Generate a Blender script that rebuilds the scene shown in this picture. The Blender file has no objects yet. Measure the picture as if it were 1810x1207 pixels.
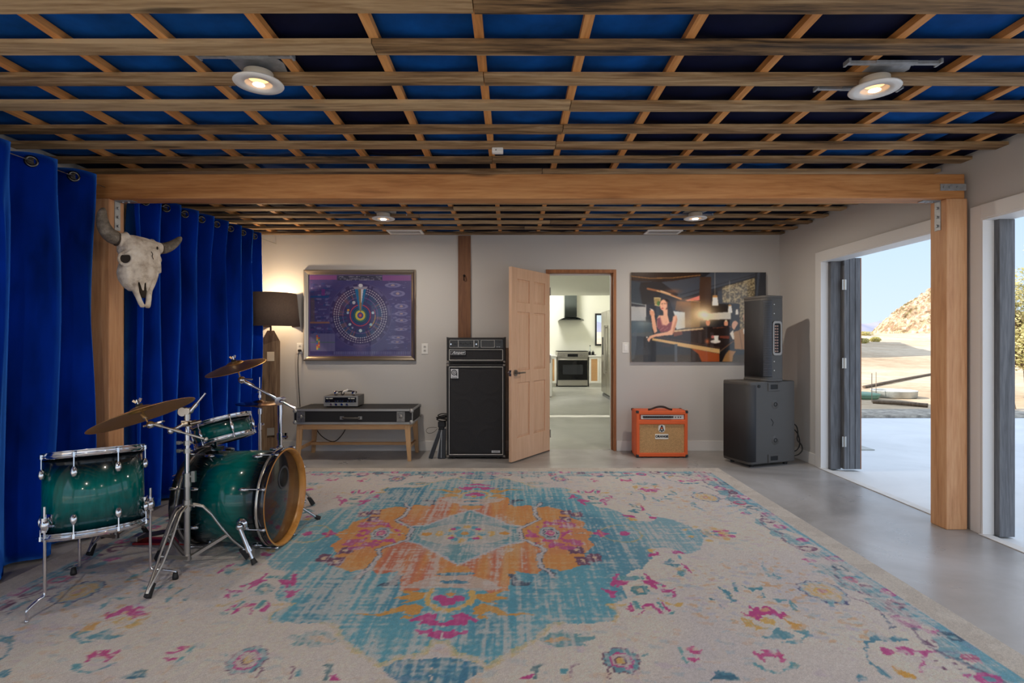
import bpy, bmesh, math, random
import numpy as np
from mathutils import Vector, Matrix, noise

random.seed(7)
RNG = np.random.default_rng(11)
scene = bpy.context.scene
COL = scene.collection
F = 960.0          # focal length in pixels of the 1810 px wide frame
EYE = 1.25         # camera height
PI = math.pi


def P(x, y, Y):
    """Pixel of the photograph at depth Y -> world point."""
    return Vector(((x - 905.0) * Y / F, Y, EYE + (604.0 - y) * Y / F))


def G(x, y):
    """Pixel of the photograph on the floor -> world point."""
    Y = F * EYE / (y - 604.0)
    return Vector(((x - 905.0) * Y / F, Y, 0.0))


def lin(c):
    return tuple((v / 255 / 12.92) if v / 255 <= 0.04045 else ((v / 255 + 0.055) / 1.055) ** 2.4 for v in c)


# ------------------------------------------------------------------ materials
class NT:
    def __init__(self, name):
        self.m = bpy.data.materials.new(name)
        self.m.use_nodes = True
        self.t = self.m.node_tree
        self.b = self.t.nodes['Principled BSDF']
        self.x = 0

    def n(self, kind, **kw):
        nd = self.t.nodes.new(kind)
        self.x -= 180
        nd.location = (self.x, 0)
        for k, v in kw.items():
            if k.startswith('i_'):
                key = k[2:].replace('_', ' ')
                nd.inputs[key].default_value = v
            else:
                setattr(nd, k, v)
        return nd

    def l(self, a, b):
        self.t.links.new(a, b)

    def coord(self, which='Object', scale=(1, 1, 1), rot=(0, 0, 0)):
        tc = self.n('ShaderNodeTexCoord')
        mp = self.n('ShaderNodeMapping')
        mp.inputs['Scale'].default_value = scale
        mp.inputs['Rotation'].default_value = rot
        self.l(tc.outputs[which], mp.inputs['Vector'])
        return mp.outputs['Vector']

    def noise(self, vec, scale, detail=4, rough=0.55, dist=0.0):
        nz = self.n('ShaderNodeTexNoise')
        nz.inputs['Scale'].default_value = scale
        nz.inputs['Detail'].default_value = detail
        nz.inputs['Roughness'].default_value = rough
        nz.inputs['Distortion'].default_value = dist
        if vec is not None:
            self.l(vec, nz.inputs['Vector'])
        return nz.outputs['Fac']

    def ramp(self, fac, stops):
        r = self.n('ShaderNodeValToRGB')
        el = r.color_ramp.elements
        while len(el) > len(stops):
            el.remove(el[-1])
        while len(el) < len(stops):
            el.new(0.5)
        for e, (p, c) in zip(el, stops):
            e.position = p
            e.color = (*lin(c), 1)
        self.l(fac, r.inputs['Fac'])
        return r.outputs['Color']

    def bump(self, fac, strength=0.3, dist=0.01):
        b = self.n('ShaderNodeBump')
        b.inputs['Strength'].default_value = strength
        b.inputs['Distance'].default_value = dist
        self.l(fac, b.inputs['Height'])
        self.l(b.outputs['Normal'], self.b.inputs['Normal'])

    def set(self, **kw):
        for k, v in kw.items():
            key = k.replace('_', ' ')
            if key in self.b.inputs:
                self.b.inputs[key].default_value = v
        return self


MATS = {}


def mat(name, c, rough=0.5, metal=0.0, var=0.0, vscale=8.0, bump=0.0, bscale=60.0, stretch=(1, 1, 1), **kw):
    if name in MATS:
        return MATS[name]
    t = NT(name)
    t.set(Base_Color=(*lin(c), 1), Roughness=rough, Metallic=metal, **kw)
    v = t.coord('Object', stretch)
    if var > 0:
        lo = tuple(max(0, q * (1 - var)) for q in c)
        hi = tuple(min(255, q * (1 + var)) for q in c)
        t.l(t.ramp(t.noise(v, vscale), [(0.3, lo), (0.7, hi)]), t.b.inputs['Base Color'])
    if bump > 0:
        t.bump(t.noise(v, bscale, 3), bump, 0.004)
    MATS[name] = t.m
    return t.m


def wood(name, dark, midc, light, axis='X', scale=1.0, rough=0.6, rnd=0.0, bump=0.25, knots=False):
    if name in MATS:
        return MATS[name]
    t = NT(name)
    t.set(Roughness=rough)
    st = {'X': (0.6, 9, 9), 'Y': (9, 0.6, 9), 'Z': (9, 9, 0.6)}[axis]
    st = tuple(s * scale for s in st)
    tc = t.n('ShaderNodeTexCoord')
    mp = t.n('ShaderNodeMapping')
    mp.inputs['Scale'].default_value = st
    oi = t.n('ShaderNodeObjectInfo')
    vm = t.n('ShaderNodeVectorMath', operation='SCALE')
    vm.inputs[0].default_value = (17.0, 31.0, 23.0)
    t.l(oi.outputs['Random'], vm.inputs['Scale'])
    t.l(tc.outputs['Object'], mp.inputs['Vector'])
    t.l(vm.outputs['Vector'], mp.inputs['Location'])
    vec = mp.outputs['Vector']
    a = t.noise(vec, 1.6, 6, 0.6, 1.2)
    b = t.noise(vec, 9.0, 4, 0.6, 0.3)
    mx = t.n('ShaderNodeMath', operation='MULTIPLY_ADD')
    t.l(b, mx.inputs[0])
    mx.inputs[1].default_value = 0.45
    ad = t.n('ShaderNodeMath', operation='MULTIPLY')
    t.l(a, ad.inputs[0])
    ad.inputs[1].default_value = 0.62
    t.l(ad.outputs[0], mx.inputs[2])
    fac = mx.outputs[0]
    if rnd > 0:
        r2 = t.n('ShaderNodeMath', operation='MULTIPLY_ADD')
        t.l(oi.outputs['Random'], r2.inputs[0])
        r2.inputs[1].default_value = rnd
        sub = t.n('ShaderNodeMath', operation='SUBTRACT')
        t.l(fac, sub.inputs[0])
        sub.inputs[1].default_value = rnd / 2
        t.l(sub.outputs[0], r2.inputs[2])
        fac = r2.outputs[0]
    colr = t.ramp(fac, [(0.34, dark), (0.5, midc), (0.68, light)])
    if knots:
        kst = {'X': (1.1, 6, 6), 'Y': (6, 1.1, 6), 'Z': (6, 6, 1.1)}[axis]
        mk = t.n('ShaderNodeMapping')
        mk.inputs['Scale'].default_value = kst
        t.l(tc.outputs['Object'], mk.inputs['Vector'])
        t.l(vm.outputs['Vector'], mk.inputs['Location'])
        vo = t.n('ShaderNodeTexVoronoi')
        vo.inputs['Scale'].default_value = 1.0
        t.l(mk.outputs['Vector'], vo.inputs['Vector'])
        kr = t.ramp(vo.outputs['Distance'], [(0.0, (70, 70, 70)), (0.09, (120, 120, 120)), (0.16, (255, 255, 255))])
        mm = t.n('ShaderNodeMixRGB', blend_type='MULTIPLY')
        mm.inputs['Fac'].default_value = 0.8
        t.l(colr, mm.inputs['Color1'])
        t.l(kr, mm.inputs['Color2'])
        colr = mm.outputs['Color']
    t.l(colr, t.b.inputs['Base Color'])
    t.bump(fac, bump, 0.003)
    MATS[name] = t.m
    return t.m


def emit(name, c, strength):
    if name in MATS:
        return MATS[name]
    t = NT(name)
    t.set(Base_Color=(*lin(c), 1), Emission_Color=(*lin(c), 1), Emission_Strength=strength)
    MATS[name] = t.m
    return t.m


# ------------------------------------------------------------------ mesh builder
class MB:
    def __init__(self):
        self.v, self.f, self.s = [], [], []

    def add(self, vs, fs, smooth=False, M=None):
        o = len(self.v)
        for p in vs:
            p = Vector(p)
            self.v.append(M @ p if M is not None else p)
        for f in fs:
            self.f.append(tuple(i + o for i in f))
            self.s.append(smooth)
        return self

    def box(self, x0, x1, y0, y1, z0, z1, M=None):
        vs = [(x, y, z) for z in (z0, z1) for y in (y0, y1) for x in (x0, x1)]
        fs = [(0, 2, 3, 1), (4, 5, 7, 6), (0, 1, 5, 4), (2, 6, 7, 3), (0, 4, 6, 2), (1, 3, 7, 5)]
        return self.add(vs, fs, False, M)

    def hexa(self, b, t):
        """8 corners: bottom loop of 4 and top loop of 4."""
        return self.add(list(b) + list(t), [(3, 2, 1, 0), (4, 5, 6, 7)] + [(i, (i + 1) % 4, 4 + (i + 1) % 4, 4 + i) for i in range(4)])

    def cyl(self, p0, p1, r0, r1=None, n=16, caps=True, smooth=True):
        r1 = r0 if r1 is None else r1
        p0, p1 = Vector(p0), Vector(p1)
        d = (p1 - p0).normalized()
        a = d.orthogonal().normalized()
        b = d.cross(a)
        vs = []
        for p, r in ((p0, r0), (p1, r1)):
            for i in range(n):
                t = 2 * PI * i / n
                vs.append(p + (a * math.cos(t) + b * math.sin(t)) * r)
        self.add(vs, [(i, (i + 1) % n, n + (i + 1) % n, n + i) for i in range(n)], smooth)
        if caps:
            self.add(vs[:n], [tuple(range(n))[::-1]])
            self.add(vs[n:], [tuple(range(n))])
        return self

    def tube(self, pts, r, n=10, sub=0):
        pts = [Vector(p) for p in pts]
        for _ in range(sub):
            q = [pts[0]]
            for i in range(len(pts) - 1):
                q.append(pts[i] * 0.75 + pts[i + 1] * 0.25)
                q.append(pts[i] * 0.25 + pts[i + 1] * 0.75)
            q.append(pts[-1])
            pts = q
        rs = r if isinstance(r, (list, tuple)) else None
        m = len(pts)
        ref = None
        vs = []
        for i, p in enumerate(pts):
            d = (pts[min(i + 1, m - 1)] - pts[max(i - 1, 0)])
            d = d.normalized() if d.length > 1e-9 else Vector((0, 0, 1))
            if ref is None:
                ref = d.orthogonal().normalized()
            ref = (ref - d * ref.dot(d)).normalized()
            b = d.cross(ref)
            if rs is None:
                rr = r
            else:
                q = i / (m - 1) * (len(rs) - 1)
                k = min(int(q), len(rs) - 2)
                rr = rs[k] + (rs[k + 1] - rs[k]) * (q - k)
            for j in range(n):
                t = 2 * PI * j / n
                vs.append(p + (ref * math.cos(t) + b * math.sin(t)) * rr)
        fs = [(i * n + j, i * n + (j + 1) % n, (i + 1) * n + (j + 1) % n, (i + 1) * n + j) for i in range(m - 1) for j in range(n)]
        self.add(vs, fs, True)
        self.add(vs[:n], [tuple(range(n))[::-1]])
        self.add(vs[-n:], [tuple(range(n))])
        return self

    def lathe(self, prof, M=None, n=40, smooth=True):
        """prof: (r, z) pairs, spun around local Z."""
        vs, fs = [], []
        rings = []
        for r, z in prof:
            if r < 1e-6:
                rings.append([len(vs)])
                vs.append((0, 0, z))
            else:
                rings.append(list(range(len(vs), len(vs) + n)))
                vs += [(r * math.cos(2 * PI * i / n), r * math.sin(2 * PI * i / n), z) for i in range(n)]
        for A, B in zip(rings[:-1], rings[1:]):
            for i in range(n):
                j = (i + 1) % n
                if len(A) == 1 and len(B) == 1:
                    continue
                if len(A) == 1:
                    fs.append((A[0], B[j], B[i]))
                elif len(B) == 1:
                    fs.append((A[i], A[j], B[0]))
                else:
                    fs.append((A[i], A[j], B[j], B[i]))
        return self.add(vs, fs, smooth, M)

    def ball(self, c, r, n=12, sc=(1, 1, 1)):
        pr = [(math.sin(PI * i / n), -math.cos(PI * i / n)) for i in range(n + 1)]
        pr[0], pr[-1] = (0, -1), (0, 1)
        M = Matrix.Translation(Vector(c)) @ Matrix.Diagonal((r * sc[0], r * sc[1], r * sc[2], 1))
        return self.lathe(pr, M, n=n + 4)

    def torus(self, M, R, r, n=28, k=10):
        vs, fs = [], []
        for i in range(n):
            a = 2 * PI * i / n
            for j in range(k):
                b = 2 * PI * j / k
                vs.append(((R + r * math.cos(b)) * math.cos(a), (R + r * math.cos(b)) * math.sin(a), r * math.sin(b)))
        for i in range(n):
            for j in range(k):
                fs.append((i * k + j, ((i + 1) % n) * k + j, ((i + 1) % n) * k + (j + 1) % k, i * k + (j + 1) % k))
        return self.add(vs, fs, True, M)

    def prism(self, poly, z0, z1, M=None, smooth=False):
        n = len(poly)
        vs = [(x, y, z0) for x, y in poly] + [(x, y, z1) for x, y in poly]
        ar = sum(poly[i][0] * poly[(i + 1) % n][1] - poly[(i + 1) % n][0] * poly[i][1] for i in range(n))
        top, bot = tuple(range(n, 2 * n)), tuple(range(n))[::-1]
        side = [(i, (i + 1) % n, n + (i + 1) % n, n + i) for i in range(n)]
        fs = [top, bot] + side
        if ar < 0:
            fs = [f[::-1] for f in fs]
        return self.add(vs, fs, smooth, M)

    def cells(self, xs, zs, y0, y1, skip, M=None):
        """Slab in the xz plane between y0 and y1 cut into cells; skip = set of (i, j) holes."""
        nx, nz = len(xs) - 1, len(zs) - 1
        full = lambda i, j: 0 <= i < nx and 0 <= j < nz and (i, j) not in skip
        for i in range(nx):
            for j in range(nz):
                if not full(i, j):
                    continue
                a, b, c, d = xs[i], xs[i + 1], zs[j], zs[j + 1]
                self.add([(a, y0, c), (b, y0, c), (b, y0, d), (a, y0, d)], [(0, 1, 2, 3)], False, M)
                self.add([(a, y1, c), (b, y1, c), (b, y1, d), (a, y1, d)], [(3, 2, 1, 0)], False, M)
                if not full(i - 1, j):
                    self.add([(a, y0, c), (a, y1, c), (a, y1, d), (a, y0, d)], [(3, 2, 1, 0)], False, M)
                if not full(i + 1, j):
                    self.add([(b, y0, c), (b, y1, c), (b, y1, d), (b, y0, d)], [(0, 1, 2, 3)], False, M)
                if not full(i, j - 1):
                    self.add([(a, y0, c), (b, y0, c), (b, y1, c), (a, y1, c)], [(3, 2, 1, 0)], False, M)
                if not full(i, j + 1):
                    self.add([(a, y0, d), (b, y0, d), (b, y1, d), (a, y1, d)], [(0, 1, 2, 3)], False, M)
        return self


ORG = {}


def thing(name, label, cat, loc=(0, 0, 0), rot=None, group=None):
    o = bpy.data.objects.new(name, None)
    o.empty_display_size = 0.1
    COL.objects.link(o)
    o.location = loc
    ORG[o.name] = Vector(loc)
    if rot is not None:
        o.rotation_mode = 'XYZ'
        o.rotation_euler = rot
        ORG[o.name] = Vector((0, 0, 0))
    tag(o, label, cat, group)
    return o


def tag(o, label=None, cat=None, group=None, kind=None):
    if label:
        o['label'] = label
    if cat:
        o['category'] = cat
    if group:
        o['group'] = group
    if kind:
        o['kind'] = kind
    return o


def obj(name, mb, m, parent=None, bevel=0.0, seg=2, weld=False, subsurf=0, solid=0.0, org=None, label=None):
    """Link a builder as ONE mesh object. World coordinates, re-based on the parent's (or given) origin."""
    me = bpy.data.meshes.new(name)
    if parent is not None:
        g = ORG[parent.name]
    elif org is not None:
        g = Vector(org)
    elif mb.v:
        lo = [min(v[k] for v in mb.v) for k in range(3)]
        hi = [max(v[k] for v in mb.v) for k in range(3)]
        g = Vector(((lo[0] + hi[0]) / 2, (lo[1] + hi[1]) / 2, lo[2]))
    else:
        g = Vector((0, 0, 0))
    me.from_pydata([tuple(v - g) for v in mb.v], [], mb.f)
    me.polygons.foreach_set('use_smooth', mb.s)
    me.materials.append(m)
    me.validate()
    if weld or bevel > 0 or subsurf:
        bm = bmesh.new()
        bm.from_mesh(me)
        bmesh.ops.remove_doubles(bm, verts=bm.verts, dist=1e-5)
        bmesh.ops.recalc_face_normals(bm, faces=bm.faces)
        bm.to_mesh(me)
        bm.free()
    o = bpy.data.objects.new(name, me)
    COL.objects.link(o)
    ORG[o.name] = g
    if parent is not None:
        o.parent = parent
    else:
        o.location = g
    if solid:
        md = o.modifiers.new('Solid', 'SOLIDIFY')
        md.thickness = solid
    if bevel > 0:
        md = o.modifiers.new('Bevel', 'BEVEL')
        md.width = bevel
        md.segments = seg
        md.limit_method = 'ANGLE'
        md.angle_limit = math.radians(40)
    if subsurf:
        md = o.modifiers.new('Sub', 'SUBSURF')
        md.levels = md.render_levels = subsurf
    if label:
        o['label'] = label
    return o


def struct(name, mb, m, bevel=0.0, **kw):
    o = obj(name, mb, m, None, bevel, **kw)
    o['kind'] = 'structure'
    return o


def text_mb(txt, size, M, depth=0.002, shear=0.0, sx=1.0, bold=0.0):
    cu = bpy.data.curves.new('lettering', 'FONT')
    cu.body = txt
    cu.size = size
    cu.extrude = depth
    cu.shear = shear
    cu.offset = bold
    cu.align_x = 'CENTER'
    cu.align_y = 'CENTER'
    cu.resolution_u = 3
    to = bpy.data.objects.new('lettering_src', cu)
    COL.objects.link(to)
    dg = bpy.context.evaluated_depsgraph_get()
    me = bpy.data.meshes.new_from_object(to.evaluated_get(dg))
    mb = MB()
    mb.add([(v.co.x * sx, v.co.y, v.co.z) for v in me.vertices], [tuple(p.vertices) for p in me.polygons], False, M)
    bpy.data.objects.remove(to)
    bpy.data.meshes.remove(me)
    bpy.data.curves.remove(cu)
    return mb


def face_M(origin, right, up):
    """Matrix whose local X = right, Y = up, Z = right x up (outward)."""
    r, u = Vector(right).normalized(), Vector(up).normalized()
    n = r.cross(u)
    M = Matrix((r, u, n)).transposed().to_4x4()
    return Matrix.Translation(Vector(origin)) @ M


def axis_M(origin, z, xhint=(1, 0, 0)):
    z = Vector(z).normalized()
    x = Vector(xhint)
    x = (x - z * x.dot(z))
    x = x.normalized() if x.length > 1e-6 else z.orthogonal().normalized()
    y = z.cross(x)
    return Matrix.Translation(Vector(origin)) @ Matrix((x, y, z)).transposed().to_4x4()


# ------------------------------------------------------------------ numpy painter
class Canvas:
    """A small colour field; xx, yy are the drawing coordinates at each sample."""

    def __init__(self, xx, yy, bg):
        self.xx, self.yy = xx, yy
        self.a = np.empty(xx.shape + (3,), np.float32)
        self.a[:] = np.array(bg, np.float32)

    def inside(self, pts):
        xx, yy = self.xx, self.yy
        xs = [p[0] for p in pts]
        ys = [p[1] for p in pts]
        box = (xx >= min(xs)) & (xx <= max(xs)) & (yy >= min(ys)) & (yy <= max(ys))
        m = np.zeros(xx.shape, bool)
        if not box.any():
            return m
        X, Y = xx[box], yy[box]
        r = np.zeros(X.shape, bool)
        n = len(pts)
        for i in range(n):
            x0, y0 = pts[i]
            x1, y1 = pts[(i + 1) % n]
            if y0 == y1:
                continue
            c = ((y0 > Y) != (y1 > Y)) & (X < (x1 - x0) * (Y - y0) / (y1 - y0) + x0)
            r ^= c
        m[box] = r
        return m

    def mix(self, m, c, a=1.0):
        w = (m.astype(np.float32) * a)[..., None]
        self.a = self.a * (1 - w) + np.array(c, np.float32) * w

    def poly(self, pts, c, a=1.0):
        self.mix(self.inside(pts), c, a)

    def seg(self, pts):
        """distance to a polyline"""
        d = np.full(self.xx.shape, 1e9, np.float32)
        for (x0, y0), (x1, y1) in zip(pts[:-1], pts[1:]):
            dx, dy = x1 - x0, y1 - y0
            L = dx * dx + dy * dy + 1e-12
            t = np.clip(((self.xx - x0) * dx + (self.yy - y0) * dy) / L, 0, 1)
            d = np.minimum(d, np.hypot(self.xx - x0 - t * dx, self.yy - y0 - t * dy))
        return d

    def line(self, pts, w, c, a=1.0):
        self.mix(self.seg(pts) < w / 2, c, a)

    def ell(self, cx, cy, rx, ry, c, a=1.0, inner=0.0):
        q = np.hypot((self.xx - cx) / rx, (self.yy - cy) / ry)
        self.mix((q <= 1) & (q >= inner), c, a)

    def glow(self, cx, cy, rx, ry, c, a):
        q = ((self.xx - cx) / rx) ** 2 + ((self.yy - cy) / ry) ** 2
        self.mix(np.exp(-q), c, a)


def smooth_noise(shape, sx, sy):
    """Random field in 0..1 blurred by box widths sy (rows) and sx (columns)."""
    a = RNG.random(shape).astype(np.float32)
    for ax, k in ((0, sy), (1, sx)):
        k = int(k)
        if k > 1:
            for _ in range(2):
                c = np.cumsum(np.concatenate([np.take(a, range(-k, 0), axis=ax), a], axis=ax), axis=ax)
                a = (np.take(c, range(k, c.shape[ax]), axis=ax) - np.take(c, range(0, c.shape[ax] - k), axis=ax)) / k
    a -= a.mean()
    a /= (a.std() + 1e-9)
    return np.clip(0.5 + 0.25 * a, 0, 1)


def to_lin(a):
    a = np.clip(a / 255.0, 0, 1)
    return np.where(a <= 0.04045, a / 12.92, ((a + 0.055) / 1.055) ** 2.4)


def grid_mesh(name, pos, colr):
    """pos: (h, w, 3) points, colr: (h, w, 3) 0..255 -> mesh with colour attribute 'Col'."""
    h, w = pos.shape[:2]
    me = bpy.data.meshes.new(name)
    idx = np.arange(h * w).reshape(h, w)
    q = np.stack([idx[:-1, :-1], idx[:-1, 1:], idx[1:, 1:], idx[1:, :-1]], -1).reshape(-1, 4)
    nf = len(q)
    me.vertices.add(h * w)
    me.vertices.foreach_set('co', pos.reshape(-1).astype(np.float32))
    me.loops.add(nf * 4)
    me.loops.foreach_set('vertex_index', q.reshape(-1).astype(np.int32))
    me.polygons.add(nf)
    me.polygons.foreach_set('loop_start', (np.arange(nf) * 4).astype(np.int32))
    me.update(calc_edges=True)
    ca = me.color_attributes.new('Col', 'FLOAT_COLOR', 'POINT')
    rgba = np.ones((h * w, 4), np.float32)
    rgba[:, :3] = to_lin(colr).reshape(-1, 3)
    ca.data.foreach_set('color', rgba.reshape(-1))
    return me
# ------------------------------------------------------------------ shared materials
def concrete(name, lo, mid, hi, rough=0.45):
    t = NT(name)
    v = t.coord('Object', (1, 1, 1))
    a = t.noise(v, 0.9, 8, 0.62, 0.6)
    c = t.ramp(a, [(0.3, lo), (0.5, mid), (0.72, hi)])
    t.l(c, t.b.inputs['Base Color'])
    r = t.n('ShaderNodeMapRange')
    r.inputs['To Min'].default_value = rough - 0.12
    r.inputs['To Max'].default_value = rough + 0.15
    t.l(t.noise(v, 3.0, 5), r.inputs['Value'])
    t.l(r.outputs['Result'], t.b.inputs['Roughness'])
    t.bump(t.noise(v, 40, 4), 0.05, 0.003)
    MATS[name] = t.m
    return t.m


M_WALL = mat('wall paint', (203, 201, 199), 0.7, bump=0.08, bscale=180)
M_TRIM = mat('white trim paint', (226, 226, 226), 0.45)
M_FLOOR = concrete('polished concrete', (126, 123, 122), (158, 156, 155), (184, 184, 186), 0.3)
M_KFLOOR = concrete('kitchen concrete', (140, 140, 132), (160, 160, 152), (176, 176, 168), 0.42)
M_PATIO = concrete('patio concrete', (196, 197, 197), (208, 209, 209), (218, 219, 219), 0.7)
M_BEAM = wood('beam timber', (150, 96, 50), (186, 126, 72), (208, 152, 96), 'X', 0.8, 0.55, knots=True)
M_POST = wood('post timber', (174, 120, 78), (204, 150, 106), (220, 172, 128), 'Z', 0.8, 0.55)
M_SLAT = wood('stained slat', (50, 35, 20), (142, 111, 74), (196, 168, 128), 'X', 0.8, 0.65, rnd=0.2, knots=True)
M_BATTEN = wood('orange batten', (172, 112, 56), (208, 142, 78), (228, 168, 104), 'Y', 0.9, 0.6, rnd=0.08)
M_DARKWOOD = wood('dark stained cedar', (66, 67, 70), (92, 93, 97), (116, 118, 122), 'Z', 1.0, 0.6)
M_PILASTER = wood('brown stud', (92, 58, 38), (118, 78, 52), (134, 92, 62), 'Z', 1.0, 0.6)
M_DOORFIR = wood('fir door', (206, 164, 132), (218, 178, 147), (228, 190, 160), 'Z', 0.7, 0.5, bump=0.1)
M_JAMB = wood('door jamb', (120, 72, 40), (150, 94, 54), (172, 114, 70), 'Z', 1.0, 0.55)
M_CHROME = mat('chrome', (222, 222, 226), 0.09, 1.0)
M_STEEL = mat('brushed steel', (186, 184, 180), 0.32, 1.0)
M_GALV = mat('galvanised steel', (170, 174, 178), 0.5, 0.55, var=0.08, vscale=30)
M_BLACK = mat('black rubber', (24, 24, 26), 0.65)
M_BLKPL = mat('black plastic', (40, 41, 44), 0.5, bump=0.15, bscale=320)
M_WHITEPL = mat('white plastic', (236, 236, 234), 0.35)


def velvet(name, c, sheen, rough=0.75, tint=None):
    t = NT(name)
    t.set(Roughness=rough, Sheen_Weight=sheen, Sheen_Roughness=0.35, Sheen_Tint=(*lin(tint or c), 1), Specular_IOR_Level=0.1)
    v = t.coord('Object', (1, 1, 0.35))
    lo = tuple(q * 0.8 for q in c)
    hi = tuple(min(255, q * 1.2) for q in c)
    t.l(t.ramp(t.noise(v, 5.0, 5), [(0.3, lo), (0.7, hi)]), t.b.inputs['Base Color'])
    t.bump(t.noise(v, 260, 2), 0.12, 0.002)
    MATS[name] = t.m
    return t.m


def pile_velvet(name, base, shine):
    t = NT(name)
    t.set(Roughness=0.9, Specular_IOR_Level=0.0)
    v = t.coord('Object', (1, 1, 0.3))
    lo = tuple(q * 0.7 for q in base)
    hi = tuple(min(255, q * 1.35) for q in base)
    t.l(t.ramp(t.noise(v, 5.0, 5), [(0.3, lo), (0.7, hi)]), t.b.inputs['Base Color'])
    t.bump(t.noise(v, 260, 2), 0.12, 0.002)
    shn = t.n('ShaderNodeBsdfSheen', distribution='ASHIKHMIN')
    shn.inputs['Color'].default_value = (*lin(shine), 1)
    shn.inputs['Roughness'].default_value = 0.36
    ad = t.n('ShaderNodeAddShader')
    out = t.t.nodes['Material Output']
    t.l(t.b.outputs['BSDF'], ad.inputs[0])
    t.l(shn.outputs['BSDF'], ad.inputs[1])
    t.l(ad.outputs['Shader'], out.inputs['Surface'])
    MATS[name] = t.m
    return t.m


M_VELVET = pile_velvet('blue velvet', (6, 38, 124), (70, 150, 255))
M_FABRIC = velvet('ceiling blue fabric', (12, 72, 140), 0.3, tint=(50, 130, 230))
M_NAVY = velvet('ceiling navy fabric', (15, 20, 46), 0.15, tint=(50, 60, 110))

BW = 6.218      # back wall plane
RW = 3.06       # right wall plane
LW = -3.12      # left wall plane
RY = -3.4       # rear wall plane (behind the camera)

# ------------------------------------------------------------------ room shell
struct('floor', MB().box(LW - 0.2, RW + 0.03, RY - 0.15, BW + 0.07, -0.2, 0.0), M_FLOOR)
struct('floor_kitchen', MB().box(-2.2, 4.2, BW + 0.07, 15.6, -0.2, 0.0), M_KFLOOR)
struct('ceiling', MB().box(LW - 0.2, RW + 0.15, RY - 0.15, BW + 0.14, 2.60, 2.75), M_NAVY)

dl, dr, dt = 0.40, 1.19, 2.072          # rough opening of the back door
struct('wall_back', MB().cells([LW - 0.2, dl, dr, RW + 0.15], [0, dt, 2.6], BW, BW + 0.14, {(1, 0)}), M_WALL)
struct('wall_left', MB().cells([RY, -2.9, 1.0, BW], [0, 2.15, 2.6], -LW, -LW + 0.15, {(1, 0)}, Matrix.Rotation(PI / 2, 4, 'Z')), M_WALL)  # unseen opening added to let sun in and bounce light upward
OT = 2.045                               # top of the big openings
struct('wall_right', MB().cells([0, 1, 2], [0, 1, 2], 0, 1, {(0, 0), (0, 1), (1, 0), (1, 1)}) if False else
       MB().cells([RY, -2.9, -0.2, 0.2, 3.52, 3.84, 5.36, 9.75], [0, OT, 3.75], -RW - 0.15, -RW,  # raised and lengthened out of view so its shadow covers the patio
                  {(1, 0), (3, 0), (5, 0)}, Matrix.Rotation(PI / 2, 4, 'Z')), M_WALL)  # the opening behind the camera is added for sky light
struct('wall_rear', MB().cells([LW - 0.2, -2.85, 2.85, RW + 0.15], [0, 2.35, 2.75], RY - 0.15, RY, {(1, 0)}), M_WALL)  # wide unseen opening, put in to let daylight into the room

# baseboards
H_BB = 0.115
struct('baseboard_back', MB().box(LW, dl - 0.01, BW - 0.014, BW, 0, H_BB).box(dr + 0.005, RW, BW - 0.014, BW, 0, H_BB), M_TRIM, 0.003)
struct('baseboard_right', MB().box(RW - 0.014, RW, 5.46, BW - 0.014, 0, H_BB), M_TRIM, 0.003)
struct('baseboard_left', MB().box(LW, LW + 0.014, 1.0, BW - 0.014, 0, H_BB), M_TRIM, 0.003)

# door jamb of the back door
struct('door_1_frame', MB().box(dl - 0.012, dl + 0.03, BW - 0.012, BW + 0.15, 0, dt).box(dr - 0.03, dr + 0.002, BW - 0.012, BW + 0.15, 0, dt)
       .box(dl + 0.03, dr - 0.03, BW - 0.012, BW + 0.15, dt - 0.036, dt)
       .box(dr - 0.042, dr - 0.0305, BW + 0.05, BW + 0.09, 0, dt - 0.04), M_JAMB)
struct('trim_1', MB().box(dr - 0.044, dr - 0.032, BW + 0.10, BW + 0.15, 0, dt - 0.036).box(dl + 0.03, dr - 0.03, BW + 0.10, BW + 0.15, dt - 0.05, dt - 0.036), M_TRIM)

# white casing round the big openings on the right
n_trim = 2
for (a, b) in ((3.84, 5.36), (0.2, 3.52), (-2.9, -0.2)):
    mb = MB()
    mb.box(RW - 0.02, RW + 0.0, b, b + 0.085, 0, OT + 0.09)
    mb.box(RW - 0.02, RW + 0.0, a - 0.085, a, 0, OT + 0.09)
    mb.box(RW - 0.025, RW + 0.0, a, b, OT, OT + 0.09)
    mb.box(RW - 0.02, RW + 0.055, b - 0.012, b, 0, OT)
    mb.box(RW - 0.02, RW + 0.055, a, a + 0.012, 0, OT)
    mb.box(RW - 0.02, RW + 0.15, a + 0.012, b - 0.012, OT - 0.012, OT)
    struct('trim_%d' % n_trim, mb, M_TRIM, 0.002)
    n_trim += 1
    # dark cedar jamb outside the white casing
    jb = MB()
    jb.box(RW + 0.055, RW + 0.155, b - 0.05, b - 0.002, 0, OT - 0.012)
    jb.box(RW + 0.055, RW + 0.155, a + 0.002, a + 0.05, 0, OT - 0.012)
    struct('trim_%d' % n_trim, jb, M_DARKWOOD, 0.003)
    n_trim += 1
    struct('trim_%d' % n_trim, MB().box(RW - 0.04, RW + 0.03, a, b, 0.0, 0.006), mat('sill concrete', (206, 204, 200), 0.6, var=0.04), 0.002)
    n_trim += 1

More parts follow.
